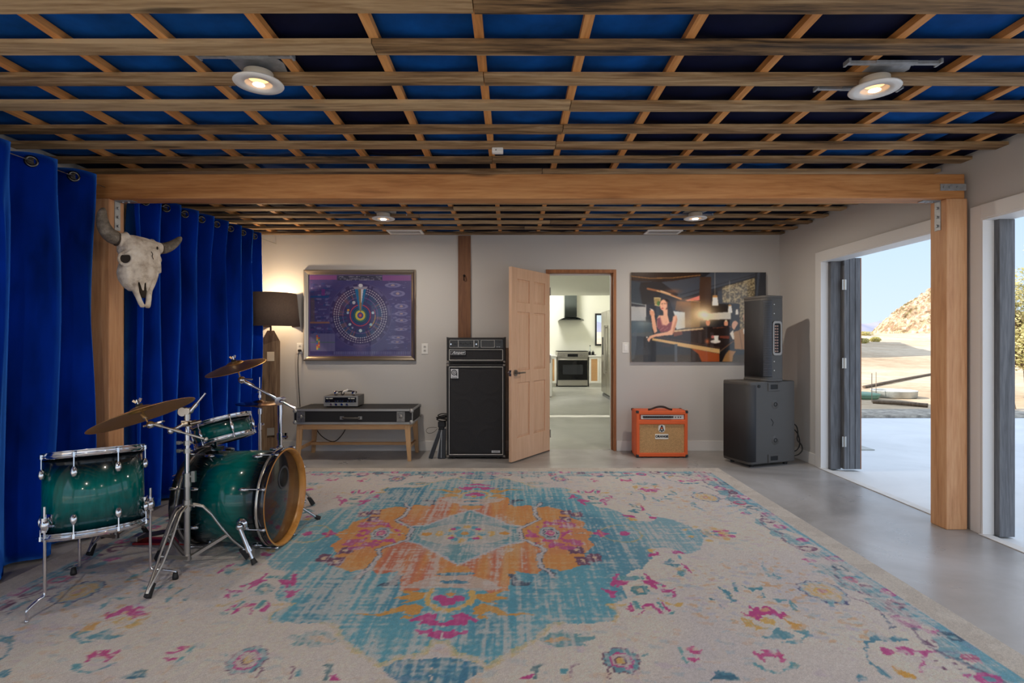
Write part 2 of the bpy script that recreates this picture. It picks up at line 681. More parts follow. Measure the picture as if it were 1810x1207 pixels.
# hallway and kitchen shell beyond the door
M_KWALL = mat('kitchen wall paint', (238, 238, 226), 0.7)
struct('wall_kitchen_left', MB().cells([BW + 0.14, 8.98, 9.22, 15.6], [0, 0.35, 2.36, 3.6], 1.6, 1.75,
                                       {(1, 0), (1, 1)}, Matrix.Rotation(PI / 2, 4, 'Z')), M_KWALL)
struct('wall_kitchen_back', MB().cells([-2.2, 2.38, 2.63, 4.2], [0, 1.155, 2.02, 3.9], 15.45, 15.6, {(1, 1)}), M_KWALL)
struct('wall_kitchen_right', MB().box(2.78, 2.93, BW + 0.14, 15.45, 0, 3.6), M_KWALL)
struct('ceiling_hall', MB().box(-1.6, 2.78, BW + 0.14, 13.0, 2.35, 2.47), M_KWALL)
struct('ceiling_kitchen', MB().box(-1.6, 2.78, 13.0, 15.45, 3.5, 3.62), M_KWALL)
struct('wall_kitchen_soffit', MB().box(-1.6, 2.78, 12.9, 13.0, 2.47, 3.62), M_KWALL)
struct('window_1', MB().cells([2.36, 2.405, 2.605, 2.65], [1.13, 1.18, 1.995, 2.045], 15.41, 15.46, {(1, 1)}), mat('black window frame', (30, 32, 34), 0.4))
gl = NT('window glass')
gl.set(Base_Color=(1, 1, 1, 1), Roughness=0.02, Transmission_Weight=1.0, IOR=1.45)
struct('window_1_pane', MB().box(2.405, 2.605, 15.43, 15.436, 1.18, 1.995), gl.m)

# ------------------------------------------------------------------ ceiling: fabric, battens, slats
HB = 2.48      # underside of battens
X0S, X1S = LW, 3.05
BATX = [-0.133 + 0.4275 * k for k in range(-7, 8)]
k = n_trim
for i, x in enumerate(BATX):
    if x < LW + 0.02 or x > RW - 0.02:
        continue
    struct('trim_%d' % k, MB().box(x - 0.019, x + 0.019, 0.6, BW - 0.005, HB, HB + 0.03), M_BATTEN)
    k += 1


def fabric_strip(x0, x1, y0, y1, m, label):
    nx, ny = max(4, int((x1 - x0) / 0.05)), max(4, int((y1 - y0) / 0.07))
    mb = MB()
    vs = []
    for j in range(ny + 1):
        for i in range(nx + 1):
            x, y = x0 + (x1 - x0) * i / nx, y0 + (y1 - y0) * j / ny
            ph = ((x - BATX[0]) / 0.4275) % 1.0
            s = math.sin(PI * ph)
            z = HB + 0.04 - 0.014 * s * s - 0.006 * s * noise.noise(Vector((x * 5, y * 2.5, 3)))
            vs.append((x, y, z))
    mb.add(vs, [(j * (nx + 1) + i, j * (nx + 1) + i + 1, (j + 1) * (nx + 1) + i + 1, (j + 1) * (nx + 1) + i) for j in range(ny) for i in range(nx)], True)
    o = obj('ceiling_fabric', mb, m, solid=0.004)
    tag(o, label, 'fabric', 'fabric panels stretched between the ceiling battens')


def bx(i):
    return BATX[0] + 0.4275 * i


# bay i runs from batten i to i+1 ; bay 7 holds the middle of the room
yb = 3.68
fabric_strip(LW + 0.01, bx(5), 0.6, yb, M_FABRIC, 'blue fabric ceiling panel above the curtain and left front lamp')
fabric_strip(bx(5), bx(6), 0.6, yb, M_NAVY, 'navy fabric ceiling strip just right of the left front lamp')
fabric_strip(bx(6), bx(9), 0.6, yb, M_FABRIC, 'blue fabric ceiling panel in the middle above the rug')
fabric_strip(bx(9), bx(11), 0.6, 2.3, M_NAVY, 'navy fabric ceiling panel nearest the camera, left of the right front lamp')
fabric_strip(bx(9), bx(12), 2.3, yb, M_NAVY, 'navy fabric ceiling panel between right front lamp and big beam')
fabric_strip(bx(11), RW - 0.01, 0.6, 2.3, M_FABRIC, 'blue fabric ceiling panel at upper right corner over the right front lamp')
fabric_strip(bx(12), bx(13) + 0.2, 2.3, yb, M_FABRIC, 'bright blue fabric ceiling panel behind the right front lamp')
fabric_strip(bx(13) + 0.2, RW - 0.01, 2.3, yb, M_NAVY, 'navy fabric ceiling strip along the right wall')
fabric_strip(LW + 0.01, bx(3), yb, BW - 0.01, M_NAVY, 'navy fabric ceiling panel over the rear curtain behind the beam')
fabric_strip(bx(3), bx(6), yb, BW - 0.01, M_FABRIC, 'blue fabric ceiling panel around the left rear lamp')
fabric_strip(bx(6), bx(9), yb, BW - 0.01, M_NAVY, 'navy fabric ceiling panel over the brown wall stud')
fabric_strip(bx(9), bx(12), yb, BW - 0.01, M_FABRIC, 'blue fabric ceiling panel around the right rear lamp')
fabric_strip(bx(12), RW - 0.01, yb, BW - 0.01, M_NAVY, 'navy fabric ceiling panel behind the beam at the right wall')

HS = 2.46      # underside of slats
fronts = [1.35, 1.635, 1.914, 2.204, 2.478, 2.762, 3.073, 3.330, 3.60, 3.86]
rears = [4.14, 4.42, 4.70, 4.95, 5.23, 5.51, 5.79, 6.07]
joints = {1.914: -0.14, 2.204: -0.57, 2.478: -0.13, 2.762: 0.30, 3.073: 0.29, 3.330: 0.27, 3.60: -0.13}
ORD = ['first', 'second', 'third', 'fourth', 'fifth', 'sixth', 'seventh', 'eighth', 'ninth', 'tenth']
for idx, y in enumerate(fronts + rears):
    front = idx < len(fronts)
    if front:
        q = len(fronts) - 1 - idx
        lab = 'dark stained ceiling slat, %s in front of and above the big beam' % ORD[q]
    else:
        lab = 'dark stained ceiling slat, %s behind the big beam towards the back wall' % ORD[idx - len(fronts)]
    t = thing('ceiling_slat', lab, 'slat', (0, y, HS), None, 'stained slats across the ceiling')
    jx = joints.get(y, random.uniform(-1.4, 1.4))
    w = 0.092
    wob = random.uniform(-0.006, 0.006)
    for (a, b, e) in ((X0S, jx - 0.002, wob), (jx + 0.002, X1S, -wob)):
        mb = MB()
        n = 12
        lo, hi = [], []
        rows = []
        for i in range(n + 1):
            x = a + (b - a) * i / n
            dz = 0.004 * noise.noise(Vector((x * 1.3, y * 3, 1)))
            dy = 0.006 * noise.noise(Vector((x * 0.8, y * 5, 9))) + e
            rows.append([(x, y + dy, HS - abs(dz)), (x, y + w + dy, HS - abs(dz)), (x, y + w + dy, HS + 0.0195), (x, y + dy, HS + 0.0195)])
        vs = [p for r in rows for p in r]
        fs = [(0, 1, 2, 3)] + [(4 * n + 3, 4 * n + 2, 4 * n + 1, 4 * n)]
        for i in range(n):
            for j in range(4):
                fs.append((4 * i + j, 4 * (i + 1) + j, 4 * (i + 1) + (j + 1) % 4, 4 * i + (j + 1) % 4))
        mb.add(vs, fs)
        obj('board', mb, M_SLAT, t, weld=True)

# ------------------------------------------------------------------ big beam and its two posts
t = thing('ceiling_beam', 'thick orange timber beam spanning the room on two posts', 'beam', (0, 3.604, 2.2))
mb = MB()
n = 40
rows = []
for i in range(n + 1):
    x = -2.87 + (3.005 + 2.87) * i / n
    rows.append([(x, 3.604, 2.2), (x, 3.744, 2.2), (x, 3.744, 2.362), (x, 3.604, 2.362)])
mb.add([p for r in rows for p in r], [(3, 2, 1, 0), (4 * n, 4 * n + 1, 4 * n + 2, 4 * n + 3)] + [(4 * i + j, 4 * i + (j + 1) % 4, 4 * (i + 1) + (j + 1) % 4, 4 * (i + 1) + j) for i in range(n) for j in range(4)])
obj('timber', mb, M_BEAM, t, 0.006)
st = MB().box(2.84, 3.01, 3.598, 3.604, 2.25, 2.295)
for bxp in (2.86, 2.90, 2.95):
    st.cyl((bxp, 3.597, 2.272), (bxp, 3.590, 2.272), 0.008, n=6)
obj('steel_strap', st, M_GALV, t, 0.001)
for sgn, x in ((1, -2.673), (-1, 2.883)):
    br = MB().box(min(x, x + sgn * 0.12), max(x, x + sgn * 0.12), 3.65, 3.70, 2.194, 2.2)
    for q in (0.04, 0.08):
        br.cyl((x + sgn * q, 3.675, 2.194), (x + sgn * q, 3.675, 2.186), 0.008, n=6)
    obj('bracket', br, M_GALV, t)
for x0, x1, sgn, lab in ((-2.813, -2.673, 1, 'square timber post between the two blue curtains carrying the skull'),
                         (2.883, 3.023, -1, 'square timber post between the two bright openings on the right')):
    t = thing('timber_post', lab, 'post', ((x0 + x1) / 2, 3.674, 0), None, None)
    pb = MB()
    nz = 24
    rows = [[(x0, 3.604, z), (x1, 3.604, z), (x1, 3.744, z), (x0, 3.744, z)] for z in [2.2 * i / nz for i in range(nz + 1)]]
    pb.add([p for r in rows for p in r], [(3, 2, 1, 0), (4 * nz, 4 * nz + 1, 4 * nz + 2, 4 * nz + 3)] + [(4 * i + j, 4 * i + (j + 1) % 4, 4 * (i + 1) + (j + 1) % 4, 4 * (i + 1) + j) for i in range(nz) for j in range(4)])
    obj('timber', pb, M_POST, t, 0.006)
    x = x1 if sgn > 0 else x0
    pl = MB().box(min(x, x + sgn * 0.005), max(x, x + sgn * 0.005), 3.65, 3.70, 2.00, 2.194)
    for q in (2.03, 2.09, 2.15):
        pl.cyl((x + sgn * 0.004, 3.675, q), (x + sgn * 0.014, 3.675, q), 0.009, n=6)
    obj('bracket', pl, M_GALV, t)

# brown stud on the back wall with its hook
t = thing('wall_stud', 'narrow brown timber stud running up the back wall behind the bass amplifier', 'stud', (-0.544, BW, 0))
obj('timber', MB().box(-0.615, -0.473, BW - 0.022, BW, 0.0, 2.458), M_PILASTER, t, 0.003)
hk = MB().cyl((-0.545, BW - 0.022, 2.0), (-0.545, BW - 0.034, 2.0), 0.014, n=12).tube([(-0.545, BW - 0.03, 2.0), (-0.545, BW - 0.06, 1.99), (-0.545, BW - 0.065, 1.96), (-0.545, BW - 0.04, 1.945)], 0.006, 8, 2)
obj('hook', hk, mat('dark iron', (38, 32, 28), 0.5, 0.6), t)

# ------------------------------------------------------------------ ceiling fittings
LAMPS = [(-1.139, 2.442, 'round white ceiling downlight at upper left in front of the beam'),
         (1.667, 2.497, 'round white ceiling downlight at upper right in front of the beam'),
         (-1.215, 5.13, 'round white ceiling downlight behind the beam above the framed chart'),
         (1.727, 5.115, 'round white ceiling downlight behind the beam above the photo print')]
M_LENS = emit('lamp lens', (255, 190, 120), 1.3)
M_REFL = mat('lamp reflector', (250, 240, 222), 0.35)


def downlight(x, y, label, power, bars=True):
    t = thing('ceiling_downlight', label, 'ceiling light', (x, y, 2.40), None, 'recessed downlights in the slatted ceiling')
    z = 2.405
    obj('neck', MB().lathe([(0.062, z + 0.012), (0.062, 2.4585), (0.055, 2.459), (0.055, z + 0.03)], Matrix.Translation((x, y, 0)), 32), M_REFL, t, weld=True)
    obj('trim_ring', MB().lathe([(0.056, z + 0.012), (0.059, z), (0.104, z), (0.107, z + 0.004), (0.104, z + 0.009), (0.056, z + 0.014)], Matrix.Translation((x, y, 0)), 40), M_WHITEPL, t, weld=True)
    obj('reflector', MB().lathe([(0.0585, z + 0.004), (0.053, z + 0.016), (0.046, z + 0.026), (0.0, z + 0.0265)], Matrix.Translation((x, y, 0)), 32), M_REFL, t, weld=True)
    obj('lens', MB().lathe([(0.0, z + 0.0245), (0.043, z + 0.0245), (0.043, z + 0.0258), (0, z + 0.0258)], Matrix.Translation((x, y, 0)), 32), M_LENS, t, weld=True)
    if bars:
        for s in (-1, 1):
            bb = MB().box(x - 0.20, x + 0.20, y + s * 0.12 - 0.008, y + s * 0.12 + 0.008, 2.462, 2.476)
            bb.box(x - 0.08, x + 0.10, y + s * 0.12 - 0.015, y + s * 0.12 + 0.015, 2.464, 2.474)
            for e in (-0.205, 0.195):
                bb.box(x + e, x + e + 0.01, y + s * 0.12 - 0.022, y + s * 0.12 + 0.022, 2.460, 2.48)
            obj('hanger_bar', bb, M_GALV, t)
        obj('mounting_plate', MB().prism([(x - 0.09, y - 0.10), (x + 0.10, y - 0.10), (x + 0.13, y - 0.04), (x + 0.10, y + 0.1), (x - 0.09, y + 0.1)], 2.4805, 2.483), M_GALV, t)
    lamp(x, y, power)


def lamp(x, y, power, colr=(1.0, 0.87, 0.72), r=0.024, z=2.404):
    ld = bpy.data.lights.new('downlight_or_fill_light', 'AREA')
    ld.shape = 'DISK'
    ld.size = 2 * r
    ld.energy = power
    ld.color = colr
    lo = bpy.data.objects.new('downlight_or_fill_light', ld)
    lo.location = (x, y, z)
    lo.visible_camera = True
    COL.objects.link(lo)


LAMP_W = 9.0
for (x, y, lab) in LAMPS:
    downlight(x, y, lab, LAMP_W if y > 4 else LAMP_W * 0.45)

for x, lab in ((-1.17, 'white ceiling air vent above the framed chart'), (1.66, 'white ceiling air vent above the photo print of the bar')):
    t = thing('ceiling_vent', lab, 'air vent', (x, 5.95, 2.44), None, 'air vents by the back wall')
    obj('vent_frame', MB().cells([x - 0.19, x - 0.165, x + 0.165, x + 0.19], [5.87, 5.895, 6.045, 6.07], -2.458, -2.446, {(1, 1)}, Matrix.Rotation(-PI / 2, 4, 'X') @ Matrix.Diagonal((1, -1, 1, 1)) if False else Matrix(((1, 0, 0, 0), (0, 0, 1, 0), (0, -1, 0, 0), (0, 0, 0, 1)))), M_WHITEPL, t, weld=True)
    lv = MB()
    for q in range(26):
        xx = x - 0.158 + q * 0.0126
        lv.box(xx, xx + 0.005, 5.895, 6.045, 2.449, 2.457)
    obj('louvre', lv, mat('vent grey', (205, 205, 205), 0.5), t)

t = thing('smoke_sensor', 'small square white box fixed to a ceiling slat in the middle', 'sensor', (-0.09, 3.46, 2.425))
obj('housing', MB().box(-0.125, -0.055, 3.375, 3.415, 2.425, 2.458), M_WHITEPL, t, 0.005)
obj('indicator', MB().cyl((-0.1, 3.374, 2.44), (-0.1, 3.372, 2.44), 0.004, n=8), mat('grey indicator', (120, 120, 120), 0.4), t)

# ------------------------------------------------------------------ open six panel door on the back wall
hinge = Vector((0.432, BW - 0.014, 0.0))
free = Vector((-0.004, 5.556, 0.0))
dirv = (free - hinge)
LEN = dirv.length
ang = math.atan2(dirv.y, dirv.x)
door = bpy.data.objects.new('door_1', None)
COL.objects.link(door)
door.location = hinge
door.rotation_euler = (0, 0, ang)
door['kind'] = 'structure'
ORG[door.name] = Vector((0, 0, 0))
# local: X along the leaf away from the hinge, +Y is the side that faces the camera's right, Z up
W_, H_, T_ = LEN, 2.018, 0.035
ST = 0.105
xs = [0, ST, (W_ - 0.085) / 2, (W_ + 0.085) / 2, W_ - ST, W_]
zs = [0.012, 0.25, 0.82, 0.95, 1.56, 1.66, 1.90, H_]
holes = {(1, 1), (3, 1), (1, 3), (3, 3), (1, 5), (3, 5)}
mb = MB().cells(xs, zs, -T_, 0.0, holes)
obj('stiles_and_rails', mb, M_DOORFIR, door, weld=True, bevel=0.003)
for (i, j) in sorted(holes):
    a, b, c, d = xs[i], xs[i + 1], zs[j], zs[j + 1]
    pm = MB()
    for yo, sgn in ((-0.012, 1), (-T_ + 0.012, -1)):
        m_ = 0.028
        vs = [(a, yo, c), (b, yo, c), (b, yo, d), (a, yo, d), (a + m_, yo + sgn * 0.008, c + m_), (b - m_, yo + sgn * 0.008, c + m_), (b - m_, yo + sgn * 0.008, d - m_), (a + m_, yo + sgn * 0.008, d - m_)]
        fs = [(4, 5, 6, 7), (0, 1, 5, 4), (1, 2, 6, 5), (2, 3, 7, 6), (3, 0, 4, 7)]
        if sgn > 0:
            fs = [f[::-1] for f in fs]
        pm.add(vs, fs)
    obj('panel', pm, M_DOORFIR, door)
hx, hz = W_ - 0.065, 0.925
M_NICKEL = mat('satin nickel', (150, 146, 142), 0.3, 1.0)
for sgn, y0 in ((1, 0.0), (-1, -T_)):
    hm = MB().cyl((hx, y0, hz), (hx, y0 + sgn * 0.012, hz), 0.033, n=24)
    hm.cyl((hx, y0 + sgn * 0.012, hz), (hx, y0 + sgn * 0.05, hz), 0.011, n=12)
    hm.tube([(hx + 0.005, y0 + sgn * 0.05, hz), (hx - 0.04, y0 + sgn * 0.052, hz + 0.002), (hx - 0.12, y0 + sgn * 0.05, hz)], [0.012, 0.009, 0.007], 10, 1)
    obj('handle', hm, M_NICKEL, door)
obj('latch_plate', MB().box(W_, W_ + 0.002, -T_ + 0.005, -0.005, hz - 0.03, hz + 0.03).box(W_, W_ + 0.012, -T_ + 0.012, -0.012, hz - 0.008, hz + 0.008), M_NICKEL, door)
for z in (0.2, 1.05, 1.82):
    obj('hinge', MB().cyl((0.0, 0.006, z - 0.045), (0.0, 0.006, z + 0.045), 0.006, n=8), M_NICKEL, door)

# folded bifold leaves standing out from the far jamb of the first opening
for j, (y0, lab) in enumerate(((5.262, 'A'), (5.305, 'B'))):
    d = bpy.data.objects.new('door_%d' % (2 + j), None)
    COL.objects.link(d)
    d['kind'] = 'structure'
    d.location = (RW + 0.158, y0, 0)
    ORG[d.name] = Vector((RW + 0.158, y0, 0))
    x0 = RW + 0.158
    lw = 0.16 if j == 0 else 0.158
    lf = MB()
    for q in range(3):
        a = x0 + 0.002 + q * lw / 3
        lf.box(a, a + lw / 3 - 0.004, y0, y0 + 0.036, 0.012, 2.06)
    lf.box(x0, x0 + lw, y0 + 0.006, y0 + 0.03, 0.012, 2.06)
    obj('leaf', lf, M_DARKWOOD, d, 0.002)
    if j == 0:
        obj('edge_strip', MB().box(x0 + lw, x0 + lw + 0.008, y0 + 0.002, y0 + 0.034, 0.012, 2.06), M_JAMB, d)
        for z in (0.28, 1.04, 1.80):
            hg = MB().box(x0 - 0.02, x0 + 0.02, y0 - 0.004, y0, z - 0.05, z + 0.05).cyl((x0, y0 - 0.006, z - 0.05), (x0, y0 - 0.006, z + 0.05), 0.007, n=8)
            obj('hinge', hg, M_STEEL, d)
# ------------------------------------------------------------------ curtains
def curtain(label, y0, y1, xc, amp, zt0, zt1, nf, ph=0.0, seed=0, zb=0.02):
    t = thing('velvet_curtain', label, 'curtain', (xc, (y0 + y1) / 2, 0), None, None)
    cols, rws = int(nf * 18), 40
    vs = []
    for j in range(rws + 1):
        f = j / rws
        for i in range(cols + 1):
            u = i / cols
            y = y0 + (y1 - y0) * u
            th = 2 * PI * (u * nf) + ph
            w1 = noise.noise(Vector((u * nf * 1.1, seed, f * 0.8)))
            w2 = noise.noise(Vector((u * nf * 2.6, seed + 7, f * 1.6)))
            k = min(1.0, f * 6)
            am = amp * (1.0 + k * 0.35 * w1)
            x = xc + am * math.sin(th + k * 0.9 * w1 * (0.4 + f)) + k * amp * 0.45 * w2 + k * 0.25 * amp * math.sin(2 * th + 1.3 + 2 * w1)
            y += k * 0.03 * w2 + 0.02 * math.cos(th) * k
            zt = zt0 + (zt1 - zt0) * u - 0.012 * (1 - math.cos(2 * th)) * 0.5
            z = zt + (zb - zt) * f
            vs.append((x, y, z))
    fs = [(j * (cols + 1) + i, j * (cols + 1) + i + 1, (j + 1) * (cols + 1) + i + 1, (j + 1) * (cols + 1) + i) for j in range(rws) for i in range(cols)]
    obj('cloth', MB().add(vs, fs, True), M_VELVET, t, solid=0.004)
    hem = MB()
    for i in range(cols):
        pass
    # grommets where the folds cross the wire
    for g in range(int(nf * 2)):
        u = ((g * PI + PI - ph) / (2 * PI)) / nf
        while u < 0:
            u += 0.5 / nf
        if u > 1:
            continue
        y = y0 + (y1 - y0) * u
        z = zt0 + (zt1 - zt0) * u - 0.05
        s = 1 if math.cos(2 * PI * u * nf + ph) > 0 else -1
        nrm = Vector((0.66, -s * 0.75, 0))
        obj('grommet', MB().torus(axis_M((xc + 0.004, y, z), nrm), 0.026, 0.009, 22, 8).lathe([(0, 0.003), (0.022, 0.003)], axis_M((xc + 0.004, y, z), nrm), 20), mat('dark nickel', (96, 94, 92), 0.25, 1.0), t)
    return t


curtain('deep blue velvet curtain nearest the camera, left of the timber post', 2.2, 3.53, -2.71, 0.075, 2.30, 2.322, 4.5, 0.6, 3)
curtain('deep blue velvet curtain behind the timber post and skull, reaching the back wall', 3.80, 5.74, -2.71, 0.078, 2.325, 2.405, 8.0, 0.9, 21)
w = MB().tube([(-2.70, RY + 0.01, 2.20), (-2.70, 2.2, 2.252), (-2.70, 3.55, 2.272), (-2.70, 3.80, 2.278), (-2.70, 5.74, 2.355), (-2.70, BW, 2.37)], 0.003, 6)
tag(obj('curtain_wire', w, M_STEEL), 'thin steel wire the blue velvet curtains hang from', 'wire')

# ------------------------------------------------------------------ floor lamp with timber base
LY = 5.95
lx = (478.5 - 905) * LY / F
t = thing('floor_lamp', 'tall floor lamp with rough old timber base and brown drum shade', 'lamp', (lx, LY, 0))
hw = 0.0935
LROT = Matrix.Translation((lx, LY, 0)) @ Matrix.Rotation(math.radians(23.9), 4, 'Z') @ Matrix.Translation((-lx, -LY, 0))
xs = [lx - hw, lx - 0.037, lx + 0.037, lx + hw]
zz = lambda y: EYE + (604 - y) * LY / F
mb = MB().cells(xs, [0, zz(772), zz(755), zz(639), zz(622), zz(604)], LY - 0.075, LY + 0.075, {(1, 1), (1, 3)}, LROT)
za, zb_ = zz(604), zz(585)
mb.add([(xs[0], LY - 0.075, za), (xs[3], LY - 0.075, za), (xs[3], LY + 0.075, za), (xs[0], LY + 0.075, za),
        (lx - 0.035, LY - 0.06, zb_), (lx + 0.035, LY - 0.06, zb_), (lx + 0.035, LY + 0.06, zb_), (lx - 0.035, LY + 0.06, zb_)],
       [(4, 5, 6, 7), (0, 1, 5, 4), (1, 2, 6, 5), (2, 3, 7, 6), (3, 0, 4, 7)], False, LROT)
M_OLDWOOD = wood('weathered timber', (72, 54, 40), (118, 92, 68), (150, 124, 96), 'Z', 0.7, 0.85, bump=0.8, knots=True)
obj('timber_base', mb, M_OLDWOOD, t, weld=True, bevel=0.008)
obj('metal_plate', MB().box(lx - 0.05, lx + 0.04, LY - 0.077, LY - 0.0755, zz(709), zz(695), LROT), mat('rusty plate', (72, 58, 46), 0.7, 0.3, var=0.2), t)
obj('stem', MB().cyl((lx, LY, zb_ - 0.01), (lx, LY, zz(540)), 0.01, n=12), mat('dark bronze', (60, 50, 42), 0.4, 0.8), t)
sh = MB()
zt, zb2 = zz(519.5), zz(577.5)
rt, rb = 43 * LY / F, 48.5 * LY / F
sh.lathe([(rb, zb2), (rt, zt), (rt - 0.005, zt), (rb - 0.005, zb2), (rb, zb2)], Matrix.Translation((lx, LY, 0)), 48)
M_SHADE = mat('brown linen', (104, 86, 74), 0.85, var=0.05, vscale=60, bump=0.4, bscale=400)
obj('lamp_shade', sh, M_SHADE, t, weld=True)
sp = MB().torus(Matrix.Translation((lx, LY, zt - 0.02)), 0.02, 0.004, 16, 6)
for q in range(3):
    a = 2 * PI * q / 3 + 0.4
    sp.cyl((lx + 0.02 * math.cos(a), LY + 0.02 * math.sin(a), zt - 0.02), (lx + (rt - 0.004) * math.cos(a), LY + (rt - 0.004) * math.sin(a), zt - 0.006), 0.003, n=6)
obj('shade_spider', sp, M_STEEL, t)
obj('bulb', MB().ball((lx, LY, zz(548)), 0.035, 12, (1, 1, 1.25)), emit('bulb', (255, 205, 140), 12.0), t)
pl = bpy.data.lights.new('floor_lamp_light', 'POINT')
pl.energy = 11.0
pl.color = (1.0, 0.72, 0.42)
pl.shadow_soft_size = 0.04
po = bpy.data.objects.new('floor_lamp_light', pl)
po.location = (lx, LY, zz(535))
COL.objects.link(po)


# ------------------------------------------------------------------ wall plates and cords
def wx(x):
    return (x - 905) * BW / F


def wz(y):
    return EYE + (604 - y) * BW / F


M_RIM0 = mat('slot shade', (120, 120, 118), 0.5)


def outlet(px, py, label, kind, plug=False):
    x, z = wx(px), wz(py)
    nm = 'wall_outlet' if kind == 'outlet' else 'light_switch'
    t = thing(nm, label, 'outlet' if kind == 'outlet' else 'switch', (x, BW, z - 0.058))
    obj('cover_plate', MB().box(x - 0.037, x + 0.037, BW - 0.006, BW, z - 0.06, z + 0.06), M_WHITEPL, t, 0.003)
    if kind == 'outlet':
        for s in (-0.022, 0.022):
            obj('socket', MB().cyl((x, BW - 0.006, z + s), (x, BW - 0.0085, z + s), 0.017, n=18), mat('socket', (205, 205, 202), 0.4), t)
        for s in (-0.022, 0.022):
            obj('socket_slots', MB().box(x - 0.007, x + 0.007, BW - 0.009, BW - 0.0085, z + s - 0.003, z + s + 0.006), M_RIM0, t)
    else:
        obj('rocker', MB().box(x - 0.017, x + 0.017, BW - 0.010, BW - 0.006, z - 0.034, z + 0.034), mat('rocker', (246, 246, 246), 0.3), t, 0.003)


outlet(530.5, 616, 'white wall outlet left of the framed chart with a black plug in it', 'outlet')
outlet(751, 617, 'white wall outlet right of the framed chart', 'outlet')
outlet(1105.5, 615, 'white rocker light switch between the doorway and photo print', 'switch')
cd = MB().box(wx(531) - 0.014, wx(531) + 0.014, BW - 0.04, BW - 0.0095, wz(620) - 0.012, wz(620) + 0.012)
cd.tube([(wx(531), BW - 0.035, wz(620)), (wx(529), BW - 0.04, wz(632)), (wx(528.5), BW - 0.03, wz(660)), (wx(530), BW - 0.025, wz(690)), (wx(532), BW - 0.03, wz(715)), (wx(533), BW - 0.03, wz(745))], 0.005, 8, 2)
tag(obj('power_cord', cd, M_BLACK), 'black power cord hanging from the wall outlet down behind the flight case', 'cord')
cb = MB().tube([P(557, 748, 6.19), P(560, 762, 6.18), P(572, 775, 6.17), P(590, 783, 6.17), P(603, 772, 6.18), P(612, 757, 6.19), P(613, 748, 6.19)], 0.005, 8, 2)
tag(obj('cable', cb, M_BLACK), 'black cable sagging in a loop under the wooden bench', 'cable')

# ------------------------------------------------------------------ bench and what stands on it
BY0, BY1 = 5.66, 6.14
BX0, BX1 = -2.245, -1.065
BT = 0.386
t = thing('wooden_bench', 'light wooden bench with tapered splayed legs against the back wall', 'bench', ((BX0 + BX1) / 2, 5.9, 0))
M_BENCH = wood('bench ash', (170, 124, 80), (196, 152, 106), (212, 172, 128), 'X', 0.8, 0.5, bump=0.1)
M_BENCHL = wood('bench leg ash', (176, 130, 86), (200, 158, 112), (214, 176, 134), 'Z', 0.8, 0.5, bump=0.1)
obj('apron', MB().box(BX0 + 0.05, BX1 - 0.05, BY0 + 0.012, BY0 + 0.034, BT - 0.055, BT - 0.012), M_BENCH, t, 0.002)
obj('apron', MB().box(BX0 + 0.05, BX1 - 0.05, BY1 - 0.034, BY1 - 0.012, BT - 0.055, BT - 0.012), M_BENCH, t, 0.002)
for x in (BX0 + 0.012, BX1 - 0.034):
    obj('apron', MB().box(x, x + 0.022, BY0 + 0.05, BY1 - 0.05, BT - 0.055, BT - 0.012), M_BENCH, t, 0.002)
obj('bench_top', MB().box(BX0 + 0.002, BX1 - 0.002, BY0 + 0.002, BY1 - 0.002, BT - 0.012, BT), M_BENCH, t, 0.003)
for sx in (0, 1):
    for sy in (0, 1):
        a0, a1 = (BX0, BX0 + 0.056) if sx == 0 else (BX1 - 0.056, BX1)
        b0, b1 = (BY0, BY0 + 0.05) if sy == 0 else (BY1 - 0.05, BY1)
        dx = -0.012 if sx == 0 else 0.012
        c0, c1 = (a0 + dx, a0 + dx + 0.036) if sx == 0 else (a1 + dx - 0.036, a1 + dx)
        d0, d1 = (b0, b0 + 0.034) if sy == 0 else (b1 - 0.034, b1)
        lg = MB().hexa([(c0, d0, 0), (c1, d0, 0), (c1, d1, 0), (c0, d1, 0)], [(a0, b0, BT - 0.0125), (a1, b0, BT - 0.0125), (a1, b1, BT - 0.0125), (a0, b1, BT - 0.0125)])
        obj('leg', lg, M_BENCHL, t, 0.003)
for x in (BX0 + 0.012, BX1 - 0.036):
    obj('side_stretcher', MB().box(x, x + 0.024, BY0 + 0.035, BY1 - 0.035, 0.115, 0.145), M_BENCH, t, 0.002)
obj('long_stretcher', MB().box(BX0 + 0.03, BX1 - 0.03, 5.90 + 0.06, 5.93 + 0.06, 0.115, 0.145), M_BENCH, t, 0.002)

CX0, CX1, CY0, CY1, CZ0, CZ1 = -2.27, -1.035, 5.645, 6.145, BT + 0.003, 0.548
t = thing('flight_case', 'long black flight case with metal edging lying on the wooden bench', 'case', ((CX0 + CX1) / 2, 5.9, CZ0))
M_CASE = mat('case black ply', (30, 30, 32), 0.6, bump=0.2, bscale=200)
M_ALU = mat('aluminium edging', (176, 176, 174), 0.38, 0.45)
obj('case_body', MB().box(CX0 + 0.004, CX1 - 0.004, CY0 + 0.004, CY1 - 0.004, CZ0 + 0.002, CZ1 - 0.003), M_CASE, t)
e = 0.022
ed = MB()
for y in (CY0, CY1 - 0.006):
    for z in (CZ0, CZ1 - e):
        ed.box(CX0, CX1, y, y + 0.006, z, z + e)
for x in (CX0, CX1 - 0.006):
    for z in (CZ0, CZ1 - e):
        ed.box(x, x + 0.006, CY0, CY1, z, z + e)
    for y in (CY0, CY1 - e):
        ed.box(x, x + 0.006, y, y + e, CZ0, CZ1)
obj('edging', ed, M_ALU, t)
for x in (CX0 - 0.006, CX1 - 0.03):
    for z in (CZ0 + 0.002, CZ1 - 0.038):
        for y in (CY0 - 0.007, CY1 - 0.03):
            obj('corner_ball', MB().ball((x + 0.018, y + 0.018, z + 0.018), 0.024, 8, (1, 1, 1)), M_ALU, t)
